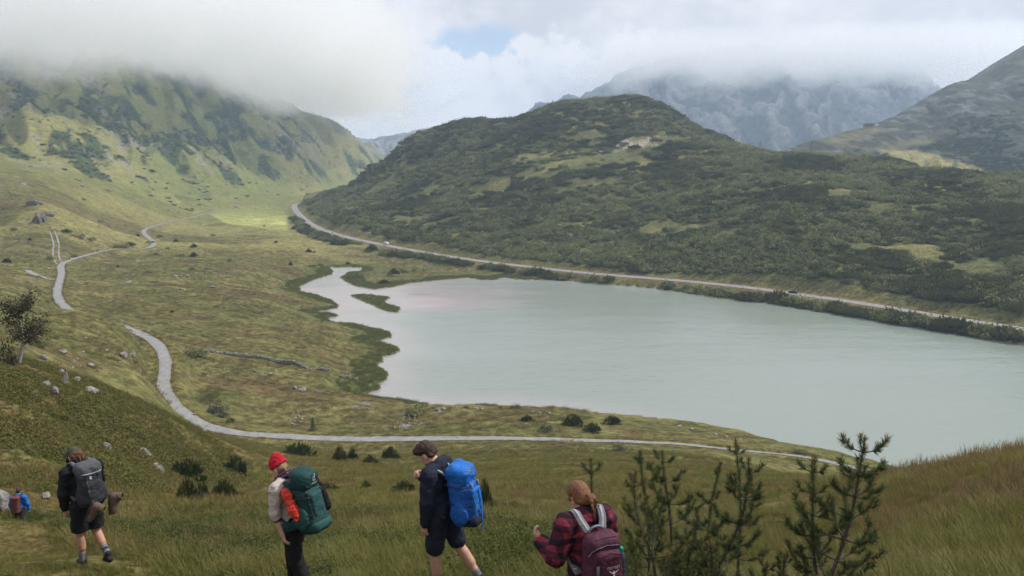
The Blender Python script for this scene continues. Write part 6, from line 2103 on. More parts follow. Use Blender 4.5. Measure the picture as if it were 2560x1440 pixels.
# ------------------------------------------------------------------ young pines close to the camera
def young_pine(pts, label, seed, n_whorl=7, reach=0.45, Y=6.5, needle=0.055, r0=0.022, bare=0.0, start=0.12):
    """pts: trunk through photo pixels (base first) at depth Y"""
    r_ = np.random.RandomState(seed)
    W = [at_depth(a, b, Y + k * 0.03) for k, (a, b) in enumerate(pts)]
    x0, y0 = W[0][0], W[0][1]
    g = float(grid_h(x0, y0))
    base = np.array([x0, y0, g])
    if W[0][2] > g:
        W = [base - np.array([0, 0, 0.05])] + W
    W = [w - base for w in W]
    e = link('young_pine', None, None, label=label, category='tree'); e.location = tuple(base)
    T = np.array(chaikin(W, 2)); ln = np.concatenate([[0], np.cumsum(np.linalg.norm(np.diff(T, axis=0), axis=1))])
    H = ln[-1]

    def along(s):
        return np.array([np.interp(s, ln, T[:, i]) for i in range(3)])
    link('trunk', np_mesh('trunk', *tube_arrays(T, np.interp(ln / H, [0, 1], [r0, 0.0055]), 7)), MATS['bark'], e)
    NV, NF = [], []

    def needles(P, a0, a1, dens, L=needle):
        s = np.concatenate([[0], np.cumsum(np.linalg.norm(np.diff(P, axis=0), axis=1))])
        n = int(s[-1] * (a1 - a0) * dens)
        if n < 1:
            return
        q = r_.uniform(a0, a1, n) * s[-1]
        p = np.stack([np.interp(q, s, P[:, i]) for i in range(3)], 1)
        k = np.clip(np.searchsorted(s, q), 1, len(P) - 1)
        d = P[k] - P[k - 1]; d /= np.linalg.norm(d, axis=1)[:, None] + 1e-9
        o = r_.normal(0, 1, (n, 3)); o -= d * (o * d).sum(1)[:, None]; o /= np.linalg.norm(o, axis=1)[:, None] + 1e-9
        v = d * 0.75 + o * 0.75 + np.array([0, 0, 0.12]); v /= np.linalg.norm(v, axis=1)[:, None]
        w = np.cross(v, r_.normal(0, 1, (n, 3))); w /= np.linalg.norm(w, axis=1)[:, None] + 1e-9
        l_ = (L * r_.uniform(0.7, 1.2, n))[:, None]
        NV.append(np.stack([p - w * 0.0021, p + w * 0.0021, p + v * l_ + w * 0.0010, p + v * l_ - w * 0.0010], 1).reshape(-1, 3))

    def bud(p, d, L=0.03):
        me = tube('bud', [p, p + d * L * 0.6, p + d * L], [0.0055, 0.007, 0.002], 6, 1)
        link('bud', me, MATS['bud'], e)
    needles(T, max(0.40, bare), 1.0, 650)
    bud(T[-1], np.array([0, 0, 1.0]), 0.045)
    for k in range(n_whorl):
        f = start + (0.93 - start) * k / max(1, n_whorl - 1)
        s = H * f
        a = along(s)
        nb = r_.randint(2, 5)
        ph = r_.uniform(0, 6.28)
        for j in range(nb):
            an = ph + 6.28 * j / nb + r_.normal(0, 0.25)
            L = reach * (1.08 - 0.80 * f) * r_.uniform(0.65, 1.15)
            o = np.array([math.cos(an), math.sin(an), 0])
            b = [a, a + o * L * 0.40 + V3_(0, 0, L * 0.08), a + o * L * 0.78 + V3_(0, 0, L * 0.30), a + o * L * 0.98 + V3_(0, 0, L * 0.72)]
            Pb = np.array(chaikin(b, 2))
            br = link('branch', np_mesh('branch', *tube_arrays(Pb, np.interp(np.linspace(0, 1, len(Pb)), [0, 1], [0.0105 * (1.2 - 0.6 * f), 0.004]), 6)), MATS['bark'], e)
            needles(Pb, 0.30, 1.0, 800)
            if r_.uniform() < 0.85:
                bud(Pb[-1], (Pb[-1] - Pb[-2]) / np.linalg.norm(Pb[-1] - Pb[-2]), 0.028)
            if L > 0.16:                             # side twigs
                for q in range(r_.randint(2, 5)):
                    i = r_.randint(len(Pb) // 3, len(Pb) - 2)
                    sgn = r_.choice([-1, 1]); sd = np.array([-o[1], o[0], 0]) * sgn
                    l2 = L * r_.uniform(0.25, 0.5)
                    b2 = [Pb[i], Pb[i] + (o * 0.5 + sd * 0.7) * l2 * 0.5, Pb[i] + (o * 0.5 + sd * 0.8) * l2 * 0.8 + V3_(0, 0, l2 * 0.45)]
                    P2 = np.array(chaikin(b2, 2))
                    link('twig', np_mesh('twig', *tube_arrays(P2, np.linspace(0.005, 0.003, len(P2)), 5)), MATS['bark'], br)
                    needles(P2, 0.15, 1.0, 800)
            if r_.uniform() < 0.10:
                c0 = Pb[len(Pb) // 2]
                link('cone', solid('cone', [('cap', c0 + V3_(0, 0, -0.005), c0 + o * 0.025 + V3_(0, 0, -0.018), 0.013, 0.008)], h=0.005, k=0, wrinkle=0.003, wscale=120) if 'solid' in globals() else tube('cone', [c0, c0 + o * 0.03], [0.012, 0.006]), MATS['cone'], e)
    NV = np.concatenate(NV)
    link('needles', tri_mesh('needles', NV, np.arange(len(NV)).reshape(-1, 4)), MATS['near_pine'], e)


def all_young_pines():
    young_pine([(2062, 1470), (2090, 1410), (2112, 1345), (2128, 1290), (2142, 1225), (2152, 1160), (2162, 1098)], 'tallest young pine, leaning, with one bare leader against the lake', 51, 7, 0.50, 6.2, start=0.22)
    young_pine([(2048, 1480), (2036, 1400), (2031, 1330), (2032, 1250), (2032, 1200), (2031, 1152)], 'straight slim young pine just left of the leaning one', 52, 6, 0.38, 6.5, start=0.25)
    young_pine([(1782, 1450), (1812, 1385), (1842, 1330), (1864, 1262), (1872, 1185), (1871, 1148)], 'young pine with a crooked trunk in the middle of the pine cluster', 53, 7, 0.46, 6.9, start=0.15)
    young_pine([(1850, 1330), (1852, 1260), (1850, 1200), (1843, 1150), (1839, 1102)], 'thin young pine with a long bare shoot behind the crooked one', 54, 5, 0.32, 8.2, start=0.15)
    young_pine([(1640, 1450), (1632, 1385), (1606, 1330), (1588, 1275), (1584, 1215), (1590, 1180)], 'bent young pine with orange buds just right of the plaid walker', 55, 7, 0.44, 7.0, start=0.15)
    young_pine([(1490, 1400), (1486, 1320), (1480, 1250), (1479, 1190), (1477, 1150)], 'young pine with an orange-tipped crown right behind the plaid walker', 56, 5, 0.34, 8.0, start=0.2)
    young_pine([(1680, 1330), (1672, 1260), (1660, 1190), (1655, 1128)], 'branchy young pine standing furthest back in the cluster', 57, 7, 0.62, 10.5, needle=0.06, start=0.1)
    young_pine([(1625, 1330), (1615, 1250), (1604, 1190), (1600, 1128)], 'dark young pine behind the one with orange buds', 58, 7, 0.58, 10.0, needle=0.06, start=0.1)
    young_pine([(1778, 1470), (1780, 1410), (1777, 1358)], 'short pine shoot with an orange bud cluster low in front', 59, 4, 0.26, 6.6, start=0.3)
    young_pine([(1770, 1330), (1778, 1260), (1792, 1200), (1802, 1158)], 'half-bare greyish young pine left of the long bare shoot', 60, 5, 0.42, 9.5, bare=0.6, start=0.2)
    young_pine([(1715, 1460), (1722, 1390), (1738, 1340), (1745, 1290)], 'bushy low pine between the crooked and the bent one', 61, 6, 0.46, 7.3, start=0.1)
    young_pine([(1905, 1470), (1912, 1440), (1917, 1412)], 'tiny pine tip at the lower edge left of the leaning pine', 62, 4, 0.26, 6.6, start=0.3)
    young_pine([(1660, 1470), (1668, 1430), (1672, 1395)], 'small low pine filling the foot of the cluster', 63, 5, 0.38, 6.7, start=0.15)
    young_pine([(1960, 1480), (1958, 1440), (1962, 1392)], 'small pine at the lower edge beside the slim straight one', 64, 4, 0.28, 6.6, start=0.2)


# ------------------------------------------------------------------ grass and ground cover (uncountable)
def ok_fg(x, y):
    return grid_attr(dtrack, x, y) > 2.2


G_NEAR = protos('grass_tuft', [tuft('grass_tuft', 34, 0.15, 0.34, 0.010, 0.6, s_) for s_ in range(5)], 'grass')
G_FAR = protos('grass_clump', [tuft('grass_clump', 44, 0.42, 0.34, 0.022, 0.6, 10 + s_) for s_ in range(4)], 'grass')
G_SEED = protos('seed_stalk', [tuft('seed_stalk', 12, 0.16, 0.60, 0.006, 0.35, 20 + s_, True) for s_ in range(4)], 'seed_grass')
G_MEAD = protos('meadow_tuft', [tuft('meadow_tuft', 40, 1.0, 0.42, 0.07, 0.8, 30 + s_) for s_ in range(4)], 'meadow_grass')
G_REED = protos('reed_tuft', [tuft('reed_tuft', 40, 1.0, 0.8, 0.07, 0.35, 40 + s_) for s_ in range(3)], 'reed')
G_BIL = protos('bilberry_clump', [leaf_clump('bilberry_clump', 290, 0.30, 0.24, 0.029, 50 + s_, core=0.3, lobes=3) for s_ in range(4)], 'bilberry')
G_HEA = protos('heather_clump', [leaf_clump('heather_clump', 110, 0.55, 0.36, 0.10, 60 + s_, core=0.3, lobes=3) for s_ in range(4)], 'heather')

P_HG = P_H
# the trodden line the walkers follow
TRAIL = [(4.0, 3.6), (2.0, 4.6), (0.6, 5.4), (-0.8, 7.8), (-2.4, 8.0), (-4.2, 9.2), (-6.2, 10.4), (-10.0, 14.5), (-14.0, 20.0), (-17.9, 25.9)]


def trodden(x, y):
    """1 in open grass, lower on the trail and just in front of it"""
    d, v = line_dist(x, y, TRAIL)
    d2, v = line_dist(x + 0.25, y + 0.9, TRAIL)
    return 0.28 + 0.72 * smooth(0.35, 1.3, np.minimum(d, d2 * 0.8 + 0.1))


gxn, gyn = [], []
P_all, S_all = [], []
for n_, r0, r1 in ((9500, 2.5, 12), (17000, 12, 32)):
    x, y = polar_points(n_, r0, r1, -54, 54, int(r1))
    hgt = 0.45 + 1.15 * fbm(x / 2.2, y / 2.2, 3, 201)
    k = (grid_attr(P_HG, x, y) > -3)
    P_all.append(on_ground(x[k], y[k])); S_all.append(hgt[k] * rs.uniform(0.7, 1.25, k.sum()) * trodden(x[k], y[k]))
P_ = np.concatenate(P_all); S_ = np.concatenate(S_all)
scatter('grass', P_, rs.uniform(0, 6.28, len(P_)), S_, G_NEAR, 5, 'green and straw-coloured grass on the near slope', 'grass', rs.normal(0, 0.12, (len(P_), 2)))
x, y = polar_points(30000, 28, 128, -50, 50, 5)
k = (grid_attr(P_HG, x, y) > -2) & ok_fg(x, y) & (grid_attr(lake_sd, x, y) > 1)
x, y = x[k], y[k]
scatter('grass', on_ground(x, y), rs.uniform(0, 6.28, len(x)), (0.45 + 1.3 * fbm(x / 6, y / 6, 3, 203)) * rs.uniform(0.7, 1.2, len(x)), G_FAR, 4, 'olive and red-brown grass reaching down to the track', 'grass', rs.normal(0, 0.1, (len(x), 2)))
# tall seed stalks: a reddish band below the walkers and the crest at the right
x, y = polar_points(11000, 7, 55, -50, 50, 6)
band = smooth(0.44, 0.62, fbm(x / 9, y / 9, 3, 205))
crest = (x / y > 0.46) & (np.hypot(x, y) > 12)
k = (rs.uniform(0, 1, len(x)) < np.maximum(band * 0.6, crest * 0.03)) & (grid_attr(P_HG, x, y) > 0)
x, y = x[k], y[k]
k = trodden(x, y) > 0.8
x, y = x[k], y[k]
scatter('seed_grass', on_ground(x, y), rs.uniform(0, 6.28, len(x)), rs.uniform(0.6, 1.15, len(x)), G_SEED, 4, 'tall reddish seed stalks standing above the grass', 'grass', rs.normal(0, 0.1, (len(x), 2)))
x, y = polar_points(700, 15, 46, 24, 40, 16)
k = grid_h(x, y) > -26
x, y = x[k], y[k]
scatter('seed_grass', on_ground(x, y), rs.uniform(0, 6.28, len(x)), rs.uniform(0.8, 1.5, len(x)), G_SEED, 4, 'thin seed stalks along the grassy crest in front of the lake', 'grass', rs.normal(0, 0.1, (len(x), 2)))
# bilberry and alpine rose low down in front
x, y = polar_points(20000, 4, 34, -50, 50, 7)
m_ = fbm(x / 2.6, y / 2.6, 3, 207) + 0.20 * smooth(0.15, -0.30, x / y) - 0.25 * smooth(0.0, 0.3, x / y)
k = m_ > 0.545
x, y = x[k], y[k]
scatter('bilberry_undergrowth', on_ground(x, y, -0.02), rs.uniform(0, 6.28, len(x)), rs.uniform(0.8, 1.9, len(x)) * trodden(x, y) ** 1.3, G_BIL, 4, 'low leafy bilberry and alpine rose undergrowth at the walkers feet', 'undergrowth')
# heather shoulder
x, y = polar_points(32000, 22, 105, -48, -8, 8)
k = (grid_attr(P_HG, x, y) < 3) & (rs.uniform(0, 1, len(x)) < 0.85)
x, y = x[k], y[k]
scatter('heather_undergrowth', on_ground(x, y, -0.05), rs.uniform(0, 6.28, len(x)), (0.35 + 1.5 * fbm(x / 6, y / 6, 3, 209) ** 1.4) * rs.uniform(0.7, 1.3, len(x)), G_HEA, 4, 'brown heather and dwarf shrubs on the steep shoulder', 'undergrowth')
# meadow
x, y = polar_points(46000, 120, 520, -40, 6, 9)
k = ok_fg(x, y) & (grid_attr(lake_sd, x, y) > 6) & (grid_attr(hill_sd, x, y) > 2) & (rs.uniform(0, 1, len(x)) < np.clip(190 / np.hypot(x, y), 0.2, 1)) & (fbm(x / 16, y / 7, 3, 211) > 0.42)
x, y = x[k], y[k]
scatter('meadow_grass', on_ground(x, y), rs.uniform(0, 6.28, len(x)), rs.uniform(0.5, 1.2, len(x)), G_MEAD, 4, 'tussocky yellow-brown meadow grass between track and lake', 'grass')
x, y = polar_points(60000, 145, 480, -24, 3, 10)
sdl = grid_attr(lake_sd, x, y)
k = (sdl > 0.3) & (sdl < 7 + 12 * (fbm(x / 20, y / 20, 2, 213) - 0.5)) & ((x / y < -0.02) | (np.hypot(x, y) > 400))
x, y = x[k], y[k]
scatter('reeds', on_ground(x, y), rs.uniform(0, 6.28, len(x)), rs.uniform(0.6, 1.1, len(x)), G_REED, 3, 'dark green reeds fringing the shore and the islet', 'reeds')

# grass creeping over the edges of the track
_q = resample(TRACK, 0.22)
_t = np.gradient(_q, axis=0); _t /= np.linalg.norm(_t, axis=1)[:, None]
_sd = np.where(rs.uniform(0, 1, len(_q)) < 0.5, -1.0, 1.0)
_off = (TRACK_W * 0.5 - 0.15 + np.abs(rs.normal(0, 0.55, len(_q)))) * _sd
x = _q[:, 0] + _t[:, 1] * _off; y = _q[:, 1] - _t[:, 0] * _off
k = np.hypot(x, y) < 420
x, y = x[k], y[k]
scatter('verge_grass', on_ground(x, y), rs.uniform(0, 6.28, len(x)), rs.uniform(0.30, 0.75, len(x)), G_MEAD, 4, 'ragged grass fringing both edges of the gravel track', 'grass')


# ------------------------------------------------------------------ rocks
def rock_mesh(seed, flat=0.62):
    r_ = np.random.RandomState(seed)
    bm = bmesh.new()
    bmesh.ops.create_icosphere(bm, subdivisions=3, radius=1.0)
    pl = [(Vector(r_.normal(0, 1, 3)).normalized(), r_.uniform(0.55, 0.9)) for _ in range(12)]
    off = Vector(r_.uniform(-50, 50, 3))
    for v in bm.verts:
        c = v.co.copy()
        for n_, d in pl:                                  # broken faces
            t = c.dot(n_)
            if t > d:
                c -= n_ * (t - d) * 0.92
        c *= 1 + 0.16 * mnoise.noise(c * 1.7 + off) + 0.06 * mnoise.noise(c * 5 + off)
        v.co = Vector((c.x, c.y, c.z * flat))
    me = bpy.data.meshes.new('rock'); bm.to_mesh(me); bm.free()
    me.materials.append(MATS['rock'])
    return me


ROCKS = [rock_mesh(s_, f) for s_, f in ((1, 0.6), (2, 0.55), (3, 0.75), (4, 0.5), (5, 0.9))]


def rock(px, py, w, h, label, k, group=None, name='rock', flat=None):
    p = ray_ground(px, py + h * 0.25)
    m = p[1] / FPX
    o = link(name, ROCKS[k % 5], None, label=label, category='rock')
    lift = 0.18 if p[1] > 110 or p[1] < 20 else 0.55        # on the heath the stones stand clear of the heather
    o.location = (p[0], p[1], p[2] + h * m * lift)
    o.scale = (w * m * 0.58, w * m * 0.55, h * m * (0.95 if lift < 0.3 else 1.35))
    o.rotation_euler = (0.15 * ((k * 7) % 5 - 2), 0.12 * ((k * 3) % 5 - 2), k * 1.3)
    if group:
        o['group'] = group
    return o


NEAR_ROCKS = [(264, 1121, 30, 20, 'pale boulder on the heather slope above the grey backpack'), (241, 1116, 15, 10, 'small pale stone beside the boulder on the heather slope'), (362, 1141, 40, 18, 'long light grey stone lying on the heather slope'),
              (385, 1167, 22, 13, 'upper of two pale stones beside the broad dwarf pine'), (400, 1181, 26, 14, 'lower of two pale stones beside the broad dwarf pine'), (6, 1258, 46, 44, 'large grey boulder beside the walker in the blue jacket'),
              (116, 1242, 22, 14, 'whitish stone in the grass behind the walker in the cap'), (165, 958, 13, 24, 'upright pale stone on the brow of the heather slope'), (137, 986, 20, 26, 'slanting rock slab below the upright stone on the brow'),
              (118, 967, 22, 11, 'flat pale stone left of the upright one on the brow'), (192, 951, 20, 12, 'layered rock right of the upright stone on the brow'), (154, 931, 16, 9, 'rock just above the upright stone on the brow'),
              (231, 980, 34, 12, 'low layered rock ledge furthest right on the heather brow'), (108, 893, 20, 22, 'broken rock at the foot of the leaning tree'), (310, 889, 22, 13, 'left half of the split boulder on the moor'),
              (330, 886, 20, 14, 'right half of the split boulder on the moor'), (159, 878, 20, 12, 'grey boulder on the moor between tree and split boulder'), (228, 912, 16, 9, 'pale flat stone on the moor below the split boulder'),
              (756, 974, 22, 10, 'larger grey boulder on the meadow below the stone wall'), (738, 971, 14, 9, 'smaller grey boulder beside the larger one below the stone wall'), (980, 944, 8, 4, 'lone stone in the shallow water off the shore'),
              (508, 884, 11, 5, 'flat white stone beside the shrubs at the wall end'), (2482, 692, 26, 12, 'pale rock face low in the hillside bushes at the right edge'), (510, 1079, 14, 7, 'dark stone at the inner edge of the track bend'),
              (487, 1035, 10, 4, 'small pale stone on the gravel track')]
for k, (a, b, c, d, lb) in enumerate(NEAR_ROCKS):
    rock(a, b, c, d, lb, k)
_rr = np.random.RandomState(4)
MOOR = [(205, 880, 12, 5), (185, 903, 9, 6), (246, 925, 8, 6), (194, 897, 9, 5), (268, 875, 10, 5), (283, 881, 7, 4), (200, 915, 6, 4), (255, 918, 6, 4), (182, 918, 7, 5), (300, 905, 6, 4), (345, 938, 10, 4), (150, 845, 6, 4), (265, 912, 5, 4), (40, 830, 8, 6), (215, 845, 7, 4),
        (320, 705, 18, 7), (438, 692, 14, 7), (452, 690, 8, 6), (533, 716, 12, 6), (458, 724, 18, 5), (490, 683, 7, 4), (470, 690, 9, 4), (630, 684, 6, 5), (622, 720, 6, 5), (515, 692, 7, 4), (345, 652, 10, 4), (560, 684, 5, 4), (420, 706, 8, 4), (600, 700, 5, 3),
        (640, 928, 9, 4), (655, 935, 12, 5), (675, 935, 12, 5), (610, 927, 10, 4), (580, 905, 8, 3), (560, 925, 7, 4), (690, 925, 7, 4), (572, 930, 8, 4), (735, 905, 7, 4), (748, 937, 10, 3), (550, 964, 6, 3), (520, 938, 8, 3), (525, 925, 6, 3),
        (120, 672, 9, 5), (100, 637, 8, 5), (205, 465, 10, 5), (60, 460, 14, 6), (590, 518, 9, 5), (598, 520, 8, 4), (582, 522, 7, 4)]


def stone_zone(it):
    a, b = it[:2]
    if b > 800:
        return 'on the moor left of the track bend' if a < 400 else 'on the brown ground below the stone wall'
    if b < 530:
        return 'at the far end of the valley track'
    return 'around the track fork' if a < 200 else 'in the middle of the wide meadow'


_lab = by_place(MOOR, stone_zone)
for k, (a, b, c, d) in enumerate(MOOR):
    rock(a, b, c, d, 'grey stone, %s from left, %s' % _lab[k], k + 3, 'stones ' + _lab[k][1], 'stone')
# brook stones
BROOK = []
for k in range(46):
    if k < 14:
        a, b = 735 + _rr.uniform(-12, 32), 1062 - _rr.uniform(0, 36)
    elif k < 30:
        a, b = 1018 + _rr.normal(0, 22), 1062 + _rr.normal(0, 12)
    elif k < 40:
        a, b = 1015 + _rr.uniform(-5, 30), 1030 + _rr.uniform(-2, 20)
    else:
        a, b = 900 + _rr.uniform(-22, 22), 1012 + _rr.normal(0, 5)
    BROOK.append((a, b, _rr.uniform(4, 9), _rr.uniform(3, 5), 'in the dry brook bed near the small spruce' if k < 14 else 'around the brook pool above the track' if k < 30 else 'where the brook meets the lake' if k < 40 else 'by the brook channel at the reedy shore'))
_lab = by_place(BROOK, lambda it: it[4])
for k, (a, b, c, d, z) in enumerate(BROOK):
    rock(a, b, c, d, 'pale stone, %s from left, %s' % _lab[k], k, 'stones ' + z, 'brook_stone')
for k, (a, b) in enumerate([(1090, 1020), (1100, 1026), (1110, 1018), (1190, 1018), (1205, 1019), (1330, 1026), (1350, 1028), (1375, 1030), (1700, 1062), (1730, 1070), (1760, 1074), (1790, 1082), (1815, 1088), (1850, 1095)]):
    rock(a, b + 3, 12, 5, 'pale stone, %s from the left along the near shoreline' % ORD[k], k, 'stones along the near shoreline', 'shore_stone')


def m_rock_dark(t):
    wp = t.n('ShaderNodeNewGeometry').outputs['Position']
    a = t.noise(t.vmath('MULTIPLY', wp, (1, 1, 0.5)), 0.5, 5.0, 0.7)
    principled(t, t.mix(t.ramp(a, 0.35, 0.7), (0.055, 0.05, 0.042), (0.27, 0.245, 0.22)), 0.9, 0.15, bump(t, a, 0.8, 0.8))


mat('rock_dark', m_rock_dark)


# rock outcrop on the left slope
def outcrop(px, py, w, h, label, seed):
    p = ray_ground(px, py + h * 0.4); m = p[1] / FPX
    me = rock_mesh(seed, 1.0)
    r_ = np.random.RandomState(seed)
    bm = bmesh.new(); bm.from_mesh(me)
    bmesh.ops.subdivide_edges(bm, edges=bm.edges, cuts=1, use_grid_fill=True)
    off = Vector(r_.uniform(-9, 9, 3))
    for v in bm.verts:
        c = v.co
        v.co = c * (1 + 0.30 * mnoise.noise(Vector((c.x * 4, c.y * 4, c.z * 1.2)) + off) + 0.12 * mnoise.noise(c * 9 + off))
    bm.to_mesh(me); bm.free()
    me.materials.clear(); me.materials.append(MATS['rock_dark'])
    o = link('rock_outcrop', me, None, label=label, category='rock')
    o.location = (p[0], p[1] + w * m * 0.30, p[2] + h * m * 0.05); o.scale = (w * m * 0.55, w * m * 0.5, h * m * 0.55); o.rotation_euler = (0.1, 0.2, seed)


outcrop(78, 500, 36, 34, 'upper dark rock outcrop on the slope at the far left', 71)
outcrop(92, 540, 40, 40, 'lower and paler rock outcrop on the slope at the far left', 72)
outcrop(115, 532, 26, 16, 'small rock ledge right of the two outcrops', 73)


# ------------------------------------------------------------------ dry stone wall
def stone_wall():
    L = resample(chaikin([ray_ground(a, b) for a, b in [(518, 881), (560, 886), (620, 893), (700, 905), (760, 918), (820, 932), (860, 941), (893, 951)]], 2), 0.42)
    e = link('stone_wall', None, None, label='low dry stone wall running across the meadow to the shore', category='wall')
    e.location = (L[0][0], L[0][1], float(grid_h(*L[0])))
    base = np.array(e.location)
    r_ = np.random.RandomState(8)
    V, F = [], []
    cube = np.array([(x, y, z) for x in (-1, 1) for y in (-1, 1) for z in (-1, 1)], float)
    cf = [(0, 1, 3, 2), (4, 6, 7, 5), (0, 4, 5, 1), (2, 3, 7, 6), (0, 2, 6, 4), (1, 5, 7, 3)]
    for q in L:
        for j in range(3):
            for w_ in (-1, 1):
                c = np.array([q[0] + r_.normal(0, 0.12), q[1] + w_ * 0.22 + r_.normal(0, 0.08), float(grid_h(q[0], q[1])) + 0.12 + 0.26 * j + r_.normal(0, 0.05)]) - base
                if j == 2 and r_.uniform() < 0.35:
                    continue
                s = r_.uniform(0.14, 0.30, 3) * np.array([1.15, 0.9, 0.7])
                Rm = rot_xyz(*r_.uniform(-25, 25, 3))
                b = len(V)
                V += list(c + (cube * (s * r_.uniform(0.75, 1.1, (8, 1)))) @ Rm.T)
                F += [tuple(b + i for i in f) for f in cf]
    o = link('stones', np_mesh('stones', V, F, None, False), MATS['rock'], e)
    o['kind'] = 'stuff'


stone_wall()


# ------------------------------------------------------------------ brook pools
def m_pool(t):
    pos = t.n('ShaderNodeNewGeometry').outputs['Position']
    principled(t, (0.16, 0.15, 0.14), 0.08, 0.5, bump(t, t.noise(pos, 2.0, 3.0), 0.08, 0.2), IOR=1.33)


mat('pool_water', m_pool)


def pool(px, py, w, h, seed):
    c = ray_ground(px, py)
    pts = []
    r_ = np.random.RandomState(seed)
    for k in range(26):
        a = 2 * math.pi * k / 26
        f = 1 + 0.28 * math.sin(3 * a + seed) + 0.16 * math.sin(5 * a + 2 * seed) + r_.uniform(-0.08, 0.08)
        q = ray_ground(px + math.cos(a) * w * 0.5 * f, py - math.sin(a) * h * 0.5 * f)
        pts.append((q[0], q[1]))
    z = max(float(grid_h(x, y)) for x, y in pts)
    z = float(np.mean([float(grid_h(x, y)) for x, y in pts])) + 0.25
    me = bpy.data.meshes.new('brook_pool')
    me.from_pydata([(x, y, float(grid_h(x, y)) + 0.05) for x, y in pts] + [(c[0], c[1], float(grid_h(c[0], c[1])) + 0.05)], [], [(k, (k + 1) % 26, 26) for k in range(26)])
    link('brook_water', me, MATS['pool_water'], kind='structure')


for a, b, c, d, s_ in [(1018, 1066, 34, 12, 1), (1008, 1048, 10, 8, 2), (1012, 1036, 16, 6, 3), (915, 1009, 26, 7, 4), (890, 1016, 18, 5, 5), (968, 1066, 8, 8, 6), (1100, 1022, 26, 8, 7), (738, 1062, 8, 5, 8)]:
    pool(a, b, c, d, s_)


# ------------------------------------------------------------------ vehicles on the far road
def m_paintwork(c):
    def fn(t):
        pos = t.n('ShaderNodeTexCoord').outputs['Object']
        cc = t.mix(t.ramp(t.noise(pos, 3.0, 3.0), 0.3, 0.7), tuple(x * 0.9 for x in c), c)
        principled(t, cc, 0.3, 0.5)
    return fn


for nm, fn in [('paint_dark', m_paintwork((0.022, 0.026, 0.045))), ('paint_white', m_paintwork((0.75, 0.75, 0.73))), ('car_glass', m_paintwork((0.03, 0.035, 0.04))), ('tyre', m_paintwork((0.02, 0.02, 0.02))), ('lamp_red', m_paintwork((0.35, 0.02, 0.02))),
               ('steel', m_paintwork((0.20, 0.21, 0.21))), ('roof_metal', m_paintwork((0.16, 0.155, 0.15))), ('wood_wall', m_paintwork((0.085, 0.065, 0.05)))]:
    mat(nm, fn)


def loft(name, prof, W, inset=None):
    """car body from side profile rings: list of (y, z_bottom, z_top, half_width_bottom, half_width_top)"""
    V, F = [], []
    for y, zb, zt, wb, wt in prof:
        zm = (zb + zt) / 2
        V += [(-wb * 0.92, y, zb), (-wb, y, zb + (zt - zb) * 0.3), (-(wb * 0.5 + wt * 0.5), y, zb + (zt - zb) * 0.75), (-wt * 0.9, y, zt), (wt * 0.9, y, zt), ((wb * 0.5 + wt * 0.5), y, zb + (zt - zb) * 0.75), (wb, y, zb + (zt - zb) * 0.3), (wb * 0.92, y, zb)]
    n = 8
    for i in range(len(prof) - 1):
        for j in range(n):
            F.append((i * n + j, i * n + (j + 1) % n, (i + 1) * n + (j + 1) % n, (i + 1) * n + j))
    F.append(tuple(range(n))[::-1]); e = (len(prof) - 1) * n; F.append(tuple(e + j for j in range(n)))
    me = bpy.data.meshes.new(name); me.from_pydata(V, [], F); me.update()
    for p in me.polygons:
        p.use_smooth = True
    return me


def wheel_mesh(r, w):
    bm = bmesh.new()
    bmesh.ops.create_cone(bm, cap_ends=True, segments=18, radius1=r, radius2=r, depth=w)
    bmesh.ops.rotate(bm, verts=bm.verts, cent=(0, 0, 0), matrix=Matrix.Rotation(R(90), 3, 'Y'))
    bmesh.ops.bevel(bm, geom=[e for e in bm.edges if len(e.link_faces) == 2 and e.calc_face_angle(0) > 1], offset=r * 0.12, segments=2, affect='EDGES')
    me = bpy.data.meshes.new('tyre'); bm.to_mesh(me); bm.free()
    return me


